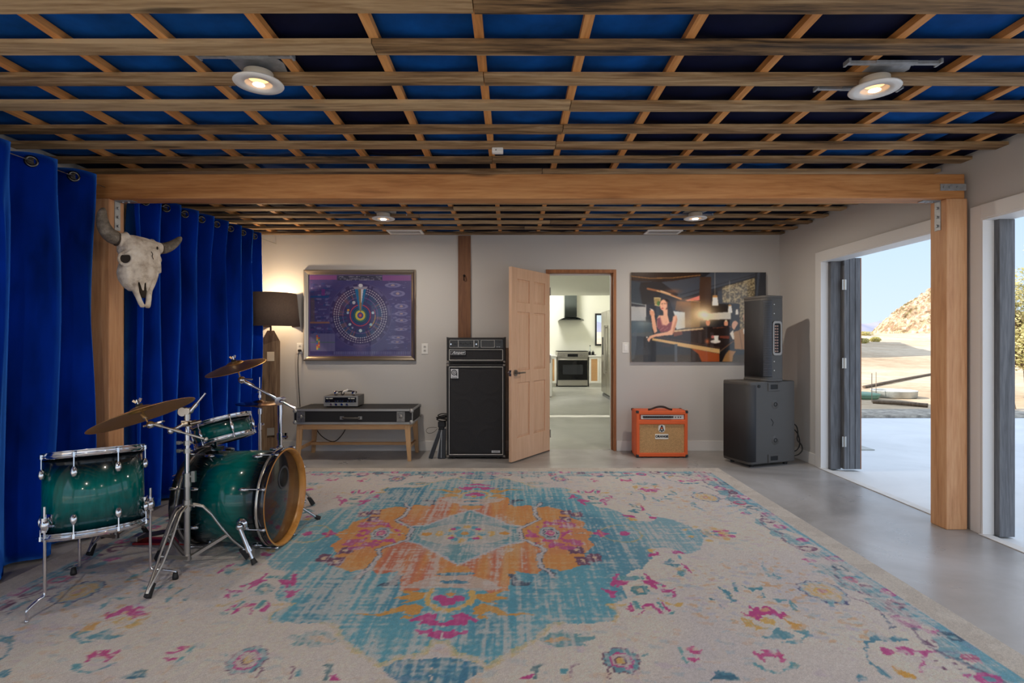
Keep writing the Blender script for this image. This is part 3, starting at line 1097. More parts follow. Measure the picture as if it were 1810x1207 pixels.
for x in (CX0 + 0.075, CX1 - 0.12):
    z = (CZ0 + CZ1) / 2
    lt = MB().cells([x - 0.042, x - 0.034, x + 0.034, x + 0.042], [z - 0.052, z - 0.044, z + 0.044, z + 0.052], CY0 - 0.008, CY0 + 0.004, {(1, 1)})
    lt.box(x - 0.034, x + 0.034, CY0 - 0.002, CY0 + 0.004, z - 0.044, z + 0.044)
    lt.lathe([(0, 0.014), (0.018, 0.012), (0.02, 0.0)], axis_M((x, CY0, z), (0, -1, 0)), 16)
    lt.box(x - 0.02, x + 0.02, CY0 - 0.012, CY0, z - 0.006, z + 0.006)
    obj('butterfly_latch', lt, mat('latch zinc', (150, 148, 144), 0.35, 0.6, var=0.15, vscale=40), t)
hx_ = (CX0 + CX1) / 2 - 0.02
hb = MB().tube([(hx_ - 0.085, CY0 - 0.006, 0.455), (hx_ - 0.07, CY0 - 0.03, 0.455), (hx_ + 0.07, CY0 - 0.03, 0.455), (hx_ + 0.085, CY0 - 0.006, 0.455)], 0.011, 8, 1)
obj('handle', hb, mat('handle grey', (70, 68, 66), 0.5), t)
obj('handle_mount', MB().box(hx_ - 0.115, hx_ - 0.075, CY0 - 0.006, CY0 + 0.004, 0.44, 0.472).box(hx_ + 0.075, hx_ + 0.115, CY0 - 0.006, CY0 + 0.004, 0.44, 0.472), M_STEEL, t)

RX0, RX1, RY0, RY1, RZ0, RZ1 = -2.015, -1.655, 5.82, 6.08, CZ1 + 0.008, CZ1 + 0.118
t = thing('stereo_receiver', 'small silver and black stereo receiver on top of the flight case', 'receiver', ((RX0 + RX1) / 2, 5.95, CZ1))
obj('cabinet', MB().box(RX0, RX1, RY0 + 0.006, RY1, RZ0, RZ1), mat('receiver case', (86, 84, 82), 0.5), t, 0.003)
obj('faceplate', MB().box(RX0 - 0.002, RX1 + 0.002, RY0, RY0 + 0.006, RZ0, RZ1 + 0.001), M_ALU, t, 0.001)
obj('display', MB().box(RX0 + 0.014, RX1 - 0.014, RY0 - 0.002, RY0, RZ0 + 0.042, RZ1 - 0.014), mat('display black', (16, 16, 18), 0.15), t)
tx = MB()
for x0, x1 in ((0.022, 0.05), (0.058, 0.095), (0.26, 0.28), (0.287, 0.33)):
    tx.box(RX0 + x0, RX0 + x1, RY0 - 0.0028, RY0 - 0.002, RZ1 - 0.032, RZ1 - 0.02)
obj('scale_window', tx, mat('pale window', (196, 196, 190), 0.4), t)
for q in (0.035, 0.06, 0.125, 0.15, 0.175, 0.20, 0.26, 0.29, 0.318):
    obj('button', MB().cyl((RX0 + q, RY0 - 0.002, RZ0 + 0.055), (RX0 + q, RY0 - 0.014, RZ0 + 0.055), 0.006, n=10), M_CHROME, t)
for q in (0.08, 0.135, 0.195, 0.25):
    obj('knob', MB().cyl((RX0 + q, RY0, RZ0 + 0.02), (RX0 + q, RY0 - 0.018, RZ0 + 0.02), 0.012, n=18), M_CHROME, t)
for x in (RX0 + 0.02, RX1 - 0.045):
    obj('foot', MB().box(x, x + 0.025, RY0 + 0.02, RY1 - 0.02, CZ1, RZ0), M_BLACK, t)

z0 = RZ1 + 0.001
t = thing('headphones', 'small black and chrome headphones lying on top of the silver receiver', 'headphones', (-1.80, 5.9, z0))
obj('headband', MB().tube([(-1.90, 5.86, z0 + 0.022), (-1.91, 5.98, z0 + 0.03), (-1.80, 6.04, z0 + 0.036), (-1.70, 5.98, z0 + 0.03), (-1.705, 5.86, z0 + 0.022)], 0.007, 8, 2), M_BLACK, t)
for x in (-1.90, -1.71):
    cupm = MB().cyl((x - 0.016, 5.87, z0 + 0.026), (x + 0.016, 5.87, z0 + 0.026), 0.026, n=18)
    obj('ear_cup', cupm, M_CHROME, t, 0.004)
obj('ear_pad', MB().torus(axis_M((-1.83, 5.87, z0 + 0.022), (0, -1, 0.3)), 0.015, 0.006, 16, 8), M_BLACK, t)
obj('plug', MB().tube([(-1.83, 5.87, z0 + 0.03), (-1.815, 5.87, z0 + 0.045), (-1.79, 5.87, z0 + 0.05), (-1.775, 5.87, z0 + 0.062)], [0.008, 0.01, 0.011], 10, 1), M_WHITEPL, t)

# ------------------------------------------------------------------ folded black stands leaning on the bass cabinet, cable coil on them
t = thing('folded_stand', 'folded black tripod stand leaning beside the bass cabinet', 'stand', (-0.80, 5.75, 0))
M_STAND = mat('stand black', (34, 35, 40), 0.4, 0.3)


def flat_leg(p0, p1, w, d):
    p0, p1 = Vector(p0), Vector(p1)
    u = (p1 - p0).normalized()
    r = Vector((1, 0, 0))
    r = (r - u * r.dot(u)).normalized()
    nn = u.cross(r)
    c = lambda p: [p - r * w - nn * d, p + r * w - nn * d, p + r * w + nn * d, p - r * w + nn * d]
    return MB().hexa(c(p0), c(p1))


YL = 5.80
for (a, b) in (((761, 812), (779, 758)), ((777, 812.5), (784, 760)), ((784, 808), (785, 758))):
    y_ = YL if a[0] < 785 else YL + 0.1
    p0, p1 = P(a[0], a[1], y_), P(b[0], b[1], y_ + 0.05)
    p0.z = 0.0
    obj('leg', flat_leg(p0, p1, 0.021, 0.014), M_STAND, t, 0.003)
    obj('edge_rod', MB().tube([p0 + Vector((-0.024, -0.014, 0.01)), p1 + Vector((-0.024, -0.014, -0.01))], 0.004, 6), M_STEEL, t)
obj('hub', MB().cyl(P(776, 757, YL + 0.06), P(785, 757, YL + 0.06), 0.03, n=16), M_STAND, t, 0.004)
obj('clamp', MB().box(*(lambda c: (c.x - 0.05, c.x + 0.03, c.y - 0.04, c.y + 0.04, c.z - 0.02, c.z + 0.045))(P(783, 752, YL + 0.06))), M_STAND, t, 0.01)
cc = P(784, 744, YL + 0.06)
ck = MB()
pts = []
for i in range(90):
    a = i * 0.42
    r_ = 0.052 + 0.012 * math.sin(i * 0.37)
    pts.append(cc + Vector((r_ * math.cos(a) * (1 + 0.1 * math.sin(i)), 0.05 * math.sin(a), 0.004 + 0.0007 * i + 0.012 * math.sin(a * 0.7 + i * 0.05))))
for p_ in pts:
    p_.x -= 0.012
ck.tube(pts, 0.006, 6)
tag(obj('cable_coil', ck, M_BLACK), 'tangled black cable coiled on top of the folded stand', 'cable')
wr = MB().tube([P(772, 756, 5.9), P(762, 755.5, 5.95), P(754, 758, 5.97), P(753, 764, 5.97), P(759, 767, 5.95), P(768, 764, 5.9), P(773, 758, 5.87)], 0.0022, 6, 2)
tag(obj('wire_loop', wr, M_BLACK), 'thin wire loop sticking out left of the folded stand', 'wire')

# ------------------------------------------------------------------ bass amplifier stack
AY0, AY1 = 5.77, 6.12
AX0, AX1 = -0.694, -0.072
M_TOLEX = mat('black tolex', (34, 34, 36), 0.65, bump=0.5, bscale=500)
M_GRILLE = mat('black grille cloth', (46, 46, 49), 0.85, var=0.12, vscale=90, bump=0.5, bscale=700, stretch=(1, 1, 3))
M_PIPE = mat('silver piping', (206, 204, 200), 0.4, 0.2)


def cab_shell(x0, x1, y0, y1, z0, z1, w, rec):
    """box with a recessed front"""
    M = None
    mb = MB().cells([x0, x0 + w, x1 - w, x1], [z0, z0 + w, z1 - w, z1], y0, y0 + rec, {(1, 1)})
    mb.box(x0, x1, y0 + rec, y1, z0, z1)
    return mb


t = thing('bass_cabinet', 'tall black bass speaker cabinet with silver piping beside the open door', 'speaker cabinet', ((AX0 + AX1) / 2, 5.95, 0))
Z0, Z1 = 0.02, 1.012
obj('cabinet_shell', cab_shell(AX0, AX1, AY0, AY1, Z0, Z1, 0.024, 0.02), M_TOLEX, t, 0.006)
gx0, gx1, gz0, gz1 = AX0 + 0.026, AX1 - 0.026, Z0 + 0.028, Z1 - 0.034
gr = MB()
nx, nz = 40, 64
cent = [(gx0 + (gx1 - gx0) * (0.25 + 0.5 * a), gz0 + (gz1 - gz0) * (1 / 6 + b / 3)) for a in range(2) for b in range(3)]
vs = []
for j in range(nz + 1):
    for i in range(nx + 1):
        x, z = gx0 + (gx1 - gx0) * i / nx, gz0 + (gz1 - gz0) * j / nz
        dmin = min(math.hypot(x - c[0], z - c[1]) for c in cent)
        bump_ = 0.004 * math.exp(-((dmin - 0.128) / 0.014) ** 2)
        vs.append((x, AY0 + 0.016 - bump_, z))
gr.add(vs, [(j * (nx + 1) + i, j * (nx + 1) + i + 1, (j + 1) * (nx + 1) + i + 1, (j + 1) * (nx + 1) + i) for j in range(nz) for i in range(nx)], True)
obj('grille', gr, M_GRILLE, t, solid=0.003)


def piping(x0, x1, z0, z1, y, r=0.0045):
    mb = MB()
    mb.cyl((x0, y, z0), (x1, y, z0), r, n=8).cyl((x0, y, z1), (x1, y, z1), r, n=8)
    mb.cyl((x0, y, z0), (x0, y, z1), r, n=8).cyl((x1, y, z0), (x1, y, z1), r, n=8)
    return mb


obj('piping', piping(gx0 - 0.001, gx1 + 0.001, gz0 - 0.001, gz1 + 0.001, AY0 + 0.008), M_PIPE, t)
for x in (AX0 - 0.004, AX1 - 0.026):
    for z in (Z0 - 0.003, Z1 - 0.026):
        obj('corner_cap', MB().box(x, x + 0.03, AY0 - 0.004, AY0 + 0.03, z, z + 0.025), mat('grey corner', (130, 124, 118), 0.45, 0.5), t, 0.006)
for x in (AX0 + 0.06, AX1 - 0.09):
    for y in (AY0 + 0.03, AY1 - 0.06):
        obj('foot', MB().box(x, x + 0.03, y, y + 0.03, 0, Z0), M_BLACK, t)
# badge: square plate with a ringed letter
bxm, bzm = AX0 + 0.083, Z1 - 0.104
M_BADGE = mat('badge silver', (198, 198, 200), 0.4, 0.4)
bd = obj('badge', MB().box(bxm - 0.041, bxm + 0.041, AY0 + 0.004, AY0 + 0.008, bzm - 0.05, bzm + 0.05), M_BADGE, t, 0.002)
FM = lambda x, y, z: face_M((x, y, z), (1, 0, 0), (0, 0, 1))
lt = MB()
lt.torus(FM(bxm - 0.004, AY0 + 0.0045, bzm + 0.012) @ Matrix.Diagonal((1, 1, 0.25, 1)), 0.026, 0.0055, 28, 8)
lt.torus(FM(bxm - 0.004, AY0 + 0.0045, bzm + 0.012) @ Matrix.Diagonal((1, 1, 0.25, 1)), 0.011, 0.0045, 22, 8)
lt.box(bxm + 0.018, bxm + 0.028, AY0 + 0.002, AY0 + 0.004, bzm - 0.024, bzm + 0.012)
obj('emblem', lt, M_BLKPL, bd)
obj('lettering', text_mb('Ampeg', 0.02, FM(bxm, AY0 + 0.004, bzm - 0.038), 0.001), M_BLKPL, bd)
b2 = obj('badge', MB().box(AX1 - 0.145, AX1 - 0.055, AY0 + 0.004, AY0 + 0.008, Z0 + 0.047, Z0 + 0.071), M_BADGE, t)
obj('lettering', text_mb('CLASSIC', 0.017, FM(AX1 - 0.1, AY0 + 0.004, Z0 + 0.059), 0.001), M_BLKPL, b2)

t = thing('bass_amp_head', 'black bass amplifier head standing on top of the tall cabinet', 'amplifier', ((AX0 + AX1) / 2, 5.95, Z1))
H0, H1 = Z1 + 0.012, 1.292
obj('head_shell', MB().cells([AX0 - 0.001, AX0 + 0.024, AX1 - 0.024, AX1 + 0.003], [H0, H0 + 0.024, H0 + 0.143, H0 + 0.157, H1 - 0.022, H1], AY0 + 0.005, AY0 + 0.04, {(1, 1), (1, 3)}).box(AX0 - 0.001, AX1 + 0.003, AY0 + 0.04, AY1, H0, H1), M_TOLEX, t, 0.006)
obj('grille', MB().box(AX0 + 0.024, AX1 - 0.024, AY0 + 0.018, AY0 + 0.022, H0 + 0.022, H0 + 0.145), M_GRILLE, t)
obj('piping', piping(AX0 + 0.027, AX1 - 0.027, H0 + 0.027, H0 + 0.14, AY0 + 0.012, 0.004), M_PIPE, t)
cp = obj('control_panel', MB().box(AX0 + 0.024, AX1 - 0.024, AY0 + 0.016, AY0 + 0.02, H0 + 0.157, H1 - 0.022), mat('panel black', (22, 22, 24), 0.3), t)
pz0, pz1 = H0 + 0.163, H1 - 0.028
fr = piping(AX0 + 0.03, AX0 + 0.335, pz0, pz1, AY0 + 0.015, 0.0022)
for k_ in range(4):
    pass
p2 = piping(AX0 + 0.365, AX0 + 0.508, pz0, pz1, AY0 + 0.015, 0.0022)
obj('panel_outline', fr, M_PIPE, cp)
obj('panel_outline', p2, M_PIPE, cp)
obj('panel_line', MB().box(AX0 + 0.03, AX1 - 0.03, AY0 + 0.012, AY0 + 0.016, H1 - 0.024, H1 - 0.021).box(AX0 + 0.12, AX0 + 0.124, AY0 + 0.0125, AY0 + 0.016, pz0, pz1).box(AX0 + 0.286, AX0 + 0.292, AY0 + 0.0125, AY0 + 0.016, pz0, pz1), M_PIPE, cp)
for q in (0.045, 0.082, 0.105, 0.145, 0.17, 0.195, 0.22, 0.245, 0.27, 0.315):
    zz_ = (pz0 + pz1) / 2 + (0.006 if q in (0.145, 0.195, 0.245) else -0.004)
    obj('knob', MB().cyl((AX0 + q, AY0 + 0.016, zz_), (AX0 + q, AY0 - 0.004, zz_), 0.0075, n=14), M_CHROME if q in (0.045, 0.315) else M_BLKPL, cp)
vg = MB()
for q in range(14):
    vg.box(AX0 + 0.372 + q * 0.0095, AX0 + 0.376 + q * 0.0095, AY0 + 0.013, AY0 + 0.016, pz0 + 0.006, pz1 - 0.006)
obj('vent_slots', vg, mat('slot grey', (70, 70, 70), 0.5), cp)
for q in (0.535, 0.56):
    obj('switch', MB().box(AX0 + q, AX0 + q + 0.012, AY0 + 0.008, AY0 + 0.016, pz1 - 0.03, pz1 - 0.01), M_BLKPL, cp)
obj('lettering', text_mb('SVT-VR', 0.013, FM(AX0 + 0.548, AY0 + 0.0155, pz0 + 0.004), 0.0006), M_BADGE, cp)
lg_ = obj('logo_plate', MB().box(AX0 + 0.04, AX0 + 0.198, AY0 + 0.008, AY0 + 0.011, H0 + 0.086, H0 + 0.126).cells([AX0 + 0.04, AX0 + 0.0425, AX0 + 0.1955, AX0 + 0.198], [H0 + 0.086, H0 + 0.0885, H0 + 0.1235, H0 + 0.126], AY0 + 0.005, AY0 + 0.008, {(1, 1)}), mat('logo black', (20, 20, 22), 0.4), t)
obj('logo_outline', MB().cells([AX0 + 0.04, AX0 + 0.0425, AX0 + 0.1955, AX0 + 0.198], [H0 + 0.086, H0 + 0.0885, H0 + 0.1235, H0 + 0.126], AY0 + 0.0035, AY0 + 0.005, {(1, 1)}), M_BADGE, lg_)
obj('lettering', text_mb('Ampeg', 0.042, FM(AX0 + 0.119, AY0 + 0.0075, H0 + 0.107), 0.0012, 0.45, 1.05, 0.0008), M_BADGE, lg_)
for x in (AX0 - 0.003, AX1 - 0.022):
    obj('corner_cap', MB().box(x, x + 0.026, AY0 + 0.0, AY0 + 0.03, H0 - 0.002, H0 + 0.022), mat('grey corner', (130, 124, 118), 0.45, 0.5), t, 0.006)
for x in (AX0 + 0.06, AX1 - 0.09):
    for y in (AY0 + 0.04, AY1 - 0.06):
        obj('foot', MB().box(x, x + 0.03, y, y + 0.03, Z1, H0), M_BLACK, t)

# ------------------------------------------------------------------ orange combo amplifier
OY0, OY1, OX0, OX1, OZ0, OZ1 = 5.83, 6.075, 1.337, 1.888, 0.012, 0.503
M_ORANGE = mat('orange vinyl', (226, 98, 42), 0.5, bump=0.25, bscale=400)
t = thing('combo_amp', 'bright orange guitar combo amplifier on the floor under the photo print', 'amplifier', ((OX0 + OX1) / 2, 5.95, 0))
obj('cabinet_shell', MB().cells([OX0, OX0 + 0.034, OX1 - 0.034, OX1], [OZ0, OZ0 + 0.04, OZ0 + 0.348, OZ0 + 0.398, OZ0 + 0.452, OZ1], OY0, OY0 + 0.03, {(1, 1), (1, 3)}).box(OX0, OX1, OY0 + 0.03, OY1, OZ0, OZ1), M_ORANGE, t, 0.007)
M_GOLDCL = mat('tan grille cloth', (190, 150, 102), 0.85, var=0.14, vscale=160, bump=0.5, bscale=600)
obj('grille', MB().box(OX0 + 0.034, OX1 - 0.034, OY0 + 0.016, OY0 + 0.022, OZ0 + 0.038, OZ0 + 0.35), M_GOLDCL, t)
cp = obj('control_panel', MB().box(OX0 + 0.05, OX1 - 0.04, OY0 + 0.012, OY0 + 0.018, OZ0 + 0.402, OZ0 + 0.447), mat('panel white', (214, 210, 204), 0.35), t)
bs = MB()
obj('panel_strip', MB().box(OX0 + 0.07, OX0 + 0.40, OY0 + 0.0105, OY0 + 0.012, OZ0 + 0.414, OZ0 + 0.436), mat('strip dark', (48, 42, 40), 0.4), cp)
for q in (0.09, 0.115, 0.14, 0.165, 0.19, 0.215, 0.24, 0.265, 0.29, 0.315, 0.34, 0.365):
    obj('knob', MB().cyl((OX0 + q, OY0 + 0.0105, OZ0 + 0.424), (OX0 + q, OY0 - 0.008, OZ0 + 0.424), 0.0095, 0.008, n=14), M_BLKPL, cp)
for q in (0.42, 0.45, 0.475):
    obj('jack', MB().cyl((OX0 + q, OY0 + 0.012, OZ0 + 0.424), (OX0 + q, OY0 + 0.002, OZ0 + 0.424), 0.006, n=12), M_BLKPL, cp)
lp = obj('logo_plate', MB().box(OX0 + 0.203, OX0 + 0.345, OY0 + 0.011, OY0 + 0.016, OZ0 + 0.188, OZ0 + 0.243), mat('logo white', (236, 232, 222), 0.4), t, 0.001)
obj('lettering', text_mb('ORANGE', 0.034, FM(OX0 + 0.274, OY0 + 0.011, OZ0 + 0.216), 0.001, 0.0, 0.98, 0.0022), M_BLKPL, lp)
cx, cz = OX0 + 0.274, OZ0 + 0.302
cr = obj('crest', MB().prism([(cx - 0.034, cz + 0.03), (cx - 0.02, cz + 0.038), (cx, cz + 0.043), (cx + 0.02, cz + 0.038), (cx + 0.034, cz + 0.03), (cx + 0.037, cz - 0.01), (cx + 0.026, cz - 0.036), (cx, cz - 0.043), (cx - 0.026, cz - 0.036), (cx - 0.037, cz - 0.01)], -OY0 - 0.015, -OY0 - 0.012, Matrix(((1, 0, 0, 0), (0, 0, -1, 0), (0, 1, 0, 0), (0, 0, 0, 1)))) , mat('logo white', (236, 232, 222), 0.4), t)
em = MB()
XZ = lambda pts, y0, y1: MB().prism(pts, -y1, -y0, Matrix(((1, 0, 0, 0), (0, 0, -1, 0), (0, 1, 0, 0), (0, 0, 0, 1))))


def addmb(a, b):
    o = len(a.v)
    a.v += b.v
    a.f += [tuple(i + o for i in f) for f in b.f]
    a.s += b.s
    return a


addmb(em, XZ([(cx - 0.006, cz + 0.034), (cx + 0.006, cz + 0.034), (cx + 0.012, cz + 0.018), (cx + 0.02, cz - 0.004), (cx + 0.028, cz - 0.03), (cx + 0.014, cz - 0.026), (cx + 0.009, cz - 0.004), (cx, cz + 0.012), (cx - 0.009, cz - 0.004), (cx - 0.014, cz - 0.026), (cx - 0.028, cz - 0.03), (cx - 0.02, cz - 0.004), (cx - 0.012, cz + 0.018)], OY0 + 0.010, OY0 + 0.012))
addmb(em, XZ([(cx - 0.008, cz - 0.014), (cx + 0.008, cz - 0.014), (cx + 0.01, cz - 0.036), (cx - 0.01, cz - 0.036)], OY0 + 0.010, OY0 + 0.012))
obj('emblem', em, M_BLKPL, cr)
obj('emblem_fruit', MB().lathe([(0, 0.002), (0.009, 0.0015), (0.01, 0)], axis_M((cx, OY0 + 0.0105, cz + 0.004), (0, -1, 0)), 16), M_ORANGE, cr)
hd = MB().tube([(OX0 + 0.15, OY0 + 0.1, OZ1 + 0.004), (OX0 + 0.19, OY0 + 0.1, OZ1 + 0.012), (OX0 + 0.25, OY0 + 0.1, OZ1 + 0.036), (OX0 + 0.32, OY0 + 0.1, OZ1 + 0.036), (OX0 + 0.37, OY0 + 0.1, OZ1 + 0.012), (OX0 + 0.41, OY0 + 0.1, OZ1 + 0.004)], [0.011, 0.009, 0.011, 0.011, 0.009, 0.011], 8, 2)
obj('handle', hd, mat('dark leather', (44, 34, 32), 0.6), t)
for x in (OX0 - 0.005, OX1 - 0.027):
    for z in (OZ0 - 0.004, OZ1 - 0.025):
        for y in (OY0 - 0.005, OY1 - 0.025):
            obj('corner_cap', MB().box(x, x + 0.032, y, y + 0.03, z, z + 0.029), M_BLKPL, t, 0.008)
for x in (OX0 + 0.05, OX1 - 0.08):
    for y in (OY0 + 0.03, OY1 - 0.06):
        obj('foot', MB().box(x, x + 0.03, y, y + 0.03, 0, OZ0), M_BLACK, t)

# ------------------------------------------------------------------ PA speaker and subwoofer (turned about 17 degrees)
M_PA = mat('PA textured black', (84, 82, 80), 0.5, bump=0.5, bscale=380)
M_PAGR = mat('PA grille', (54, 55, 59), 0.55, 0.0, bump=0.8, bscale=500)
M_PADK = mat('PA recess', (14, 14, 15), 0.6)


def rounded(w, d, rs, n=6):
    """plan outline: x 0..w to the right, y 0..d away; corner radii for the four corners (front-left .. ccw)"""
    cs = [((rs[0], rs[0]), PI, rs[0]), ((w - rs[1], rs[1]), 1.5 * PI, rs[1]), ((w - rs[2], d - rs[2]), 0.0, rs[2]), ((rs[3], d - rs[3]), 0.5 * PI, rs[3])]
    out = []
    for (c, a, r) in cs:
        for i in range(n + 1):
            t_ = a + 0.5 * PI * i / n
            out.append((c[0] + r * math.cos(t_), c[1] + r * math.sin(t_)))
    return out


SROT = math.radians(19.0)
nc = Vector((2.335, 5.345, 0))
# local: +X runs along the visible side (towards the right), +Y along the grille side (away from the camera)
t = thing('subwoofer', 'large black subwoofer cabinet on the floor in the right corner', 'speaker', nc, (0, 0, SROT))
SW, SD, SZ0, SZ1 = 0.59, 0.385, 0.03, 0.85
obj('cabinet', MB().prism(rounded(SW, SD, (0.05, 0.03, 0.03, 0.03)), SZ0, SZ1), M_PA, t, 0.012)
# wrapping perforated grille on the -X face and round the near corner
gp = []
for (x, y) in [(-0.006, SD - 0.03), (-0.006, 0.055)]:
    gp.append((x, y))
for i in range(7):
    a = PI + 0.5 * PI * i / 6
    gp.append((0.05 + 0.056 * math.cos(a), 0.05 + 0.056 * math.sin(a)))
gp += [(0.075, -0.006)]
gm = MB()
vs = [(x, y, z) for z in (SZ0 + 0.03, SZ1 - 0.035) for (x, y) in gp]
n_ = len(gp)
gm.add(vs, [(i + 1, i, n_ + i, n_ + i + 1) for i in range(n_ - 1)], True)
obj('grille', gm, M_PAGR, t, solid=0.004)
rb_ = MB()
for q in range(52):
    z = SZ0 + 0.045 + q * 0.0144
    rb_.box(0.052, 0.074, -0.008, -0.005, z, z + 0.006)
obj('grille_ribs', rb_, M_PADK, t)
obj('grille_edge', MB().box(0.076, 0.082, -0.006, 0.002, SZ0 + 0.03, SZ1 - 0.035), M_PA, t)
for zc, nm in ((0.795, 'top'), (0.08, 'bottom')):
    xx = 0.305
    hh = obj('handle_cup', MB().cells([xx - 0.075, xx - 0.045, xx + 0.045, xx + 0.075], [zc - 0.042, zc - 0.022, zc + 0.022, zc + 0.042], -0.008, 0.002, {(1, 1)}), M_PA, t, 0.004)
    obj('recess', MB().box(xx - 0.045, xx + 0.045, -0.003, 0.003, zc - 0.022, zc + 0.022), M_PADK, hh)
for zc in (0.62, 0.26):
    xx = 0.325
    mk = MB().lathe([(0, 0.004), (0.045, 0.003), (0.048, 0)], axis_M((xx, 0, zc), (0, -1, 0)), 28)
    dk = obj('caster_dimple', mk, M_PA, t)
    obj('dimple_ring', MB().torus(axis_M((xx, -0.004, zc), (0, -1, 0)), 0.018, 0.004, 20, 6), M_PADK, dk)
obj('arrow_mark', MB().tube([(0.27, -0.001, 0.475), (0.30, -0.001, 0.44), (0.285, -0.001, 0.405)], 0.003, 6), M_PADK, t)
obj('lid_button', MB().cyl((0.12, 0.002, 0.805), (0.12, -0.006, 0.805), 0.016, n=16), M_PADK, t)
for x in (0.06, SW - 0.1):
    for y in (0.04, SD - 0.08):
        obj('foot', MB().cyl((x + 0.02, y + 0.02, 0), (x + 0.02, y + 0.02, SZ0 + 0.01), 0.022, n=14), M_BLACK, t)

nc2 = Vector((2.515, 5.40, SZ1))
t = thing('powered_speaker', 'tall black powered speaker with carry handle standing on the subwoofer', 'speaker', nc2, (0, 0, SROT))
TW, TD, TZ0, TZ1 = 0.245, 0.30, 0.0, 0.86
obj('cabinet', MB().prism(rounded(TW, TD, (0.07, 0.04, 0.03, 0.03)), TZ0 + 0.012, TZ1 - 0.012), M_PA, t, 0.008)
for z0_, z1_ in ((TZ0, TZ0 + 0.025), (TZ1 - 0.025, TZ1)):
    pl_ = [(x * 1.04 - 0.006, y * 1.03 - 0.006) for x, y in rounded(TW, TD, (0.075, 0.05, 0.03, 0.03))]
    obj('end_cap', MB().prism(pl_, z0_, z1_), M_PA, t, 0.006)
gp = [(-0.004, TD - 0.03), (-0.004, 0.075)]
for i in range(9):
    a = PI + 0.5 * PI * i / 8
    gp.append((0.07 + 0.0745 * math.cos(a), 0.07 + 0.0745 * math.sin(a)))
gp += [(0.082, -0.0045)]
n_ = len(gp)
gm = MB().add([(x, y, z) for z in (0.045, TZ1 - 0.045) for (x, y) in gp], [(i + 1, i, n_ + i, n_ + i + 1) for i in range(n_ - 1)], True)
obj('grille', gm, M_PAGR, t, solid=0.004)
rb_ = MB()
for q in range(62):
    z = 0.055 + q * 0.0122
    pts = []
    for i in range(3, 9):
        a = PI + 0.5 * PI * i / 8
        pts.append((0.07 + 0.082 * math.cos(a), 0.07 + 0.082 * math.sin(a)))
    pts.append((0.08, -0.012))
    for (xa, ya), (xb, yb_) in zip(pts[:-1], pts[1:]):
        rb_.add([(xa, ya, z), (xb, yb_, z), (xb, yb_, z + 0.005), (xa, ya, z + 0.005)], [(0, 1, 2, 3)])
obj('grille_ribs', rb_, mat('rib grey', (96, 99, 106), 0.45, 0.4), t, solid=0.002)
hx0, hx1, hz0, hz1 = 0.09, 0.205, 0.262, 0.604
hf = [(x + hx0, y + hz0) for x, y in rounded(hx1 - hx0, hz1 - hz0, (0.03,) * 4)]
hi_ = [(x + hx0 + 0.018, y + hz0 + 0.022) for x, y in rounded(hx1 - hx0 - 0.036, hz1 - hz0 - 0.044, (0.018,) * 4)]
fm = MB()
nn_ = len(hf)
fm.add([(x, -0.012, z) for x, z in hf] + [(x, -0.012, z) for x, z in hi_] + [(x, 0.001, z) for x, z in hf] + [(x, -0.002, z) for x, z in hi_],
       [(i, (i + 1) % nn_, nn_ + (i + 1) % nn_, nn_ + i) for i in range(nn_)] + [((i + 1) % nn_, i, 2 * nn_ + i, 2 * nn_ + (i + 1) % nn_) for i in range(nn_)] + [(nn_ + i, nn_ + (i + 1) % nn_, 3 * nn_ + (i + 1) % nn_, 3 * nn_ + i) for i in range(nn_)])
M_RIM = mat('handle rim grey', (150, 146, 142), 0.4, 0.5)
hdl = obj('carry_handle', fm, M_RIM, t)
obj('handle_recess', MB().box(hx0 + 0.016, hx1 - 0.016, -0.003, -0.001, hz0 + 0.02, hz1 - 0.02), M_PADK, hdl)
kn = MB()
for q in range(10):
    z = hz0 + 0.04 + q * 0.028
    for x in (hx0 + 0.034, hx0 + 0.06):
        kn.lathe([(0, 0.012), (0.008, 0.009), (0.0095, 0)], axis_M((x, -0.003, z), (0, -1, 0)), 10)
obj('grip_studs', kn, mat('stud brass', (190, 160, 150), 0.35, 0.5), hdl)
sc = MB()
for z in (0.11, 0.20, 0.68, 0.77):
    sc.cyl((0.115, 0.001, z), (0.115, -0.004, z), 0.006, n=10)
obj('screw', sc, M_STEEL, t)

cbl = MB()
cbl.tube([P(1399, 748, 5.62), P(1408, 752, 5.6), P(1411, 766, 5.58), P(1408, 778, 5.58), P(1417, 786, 5.58), P(1419, 796, 5.56), P(1412, 804, 5.55), P(1404, 806, 5.56)], 0.006, 8, 2)
cbl.tube([P(1400, 757, 5.62), P(1409, 764, 5.6), P(1413, 775, 5.6), P(1414, 788, 5.6), P(1408, 797, 5.6), P(1402, 798, 5.6)], 0.006, 8, 2)
tag(obj('cable', cbl, M_BLACK), 'black cables looping out behind the subwoofer at the right wall', 'cable')
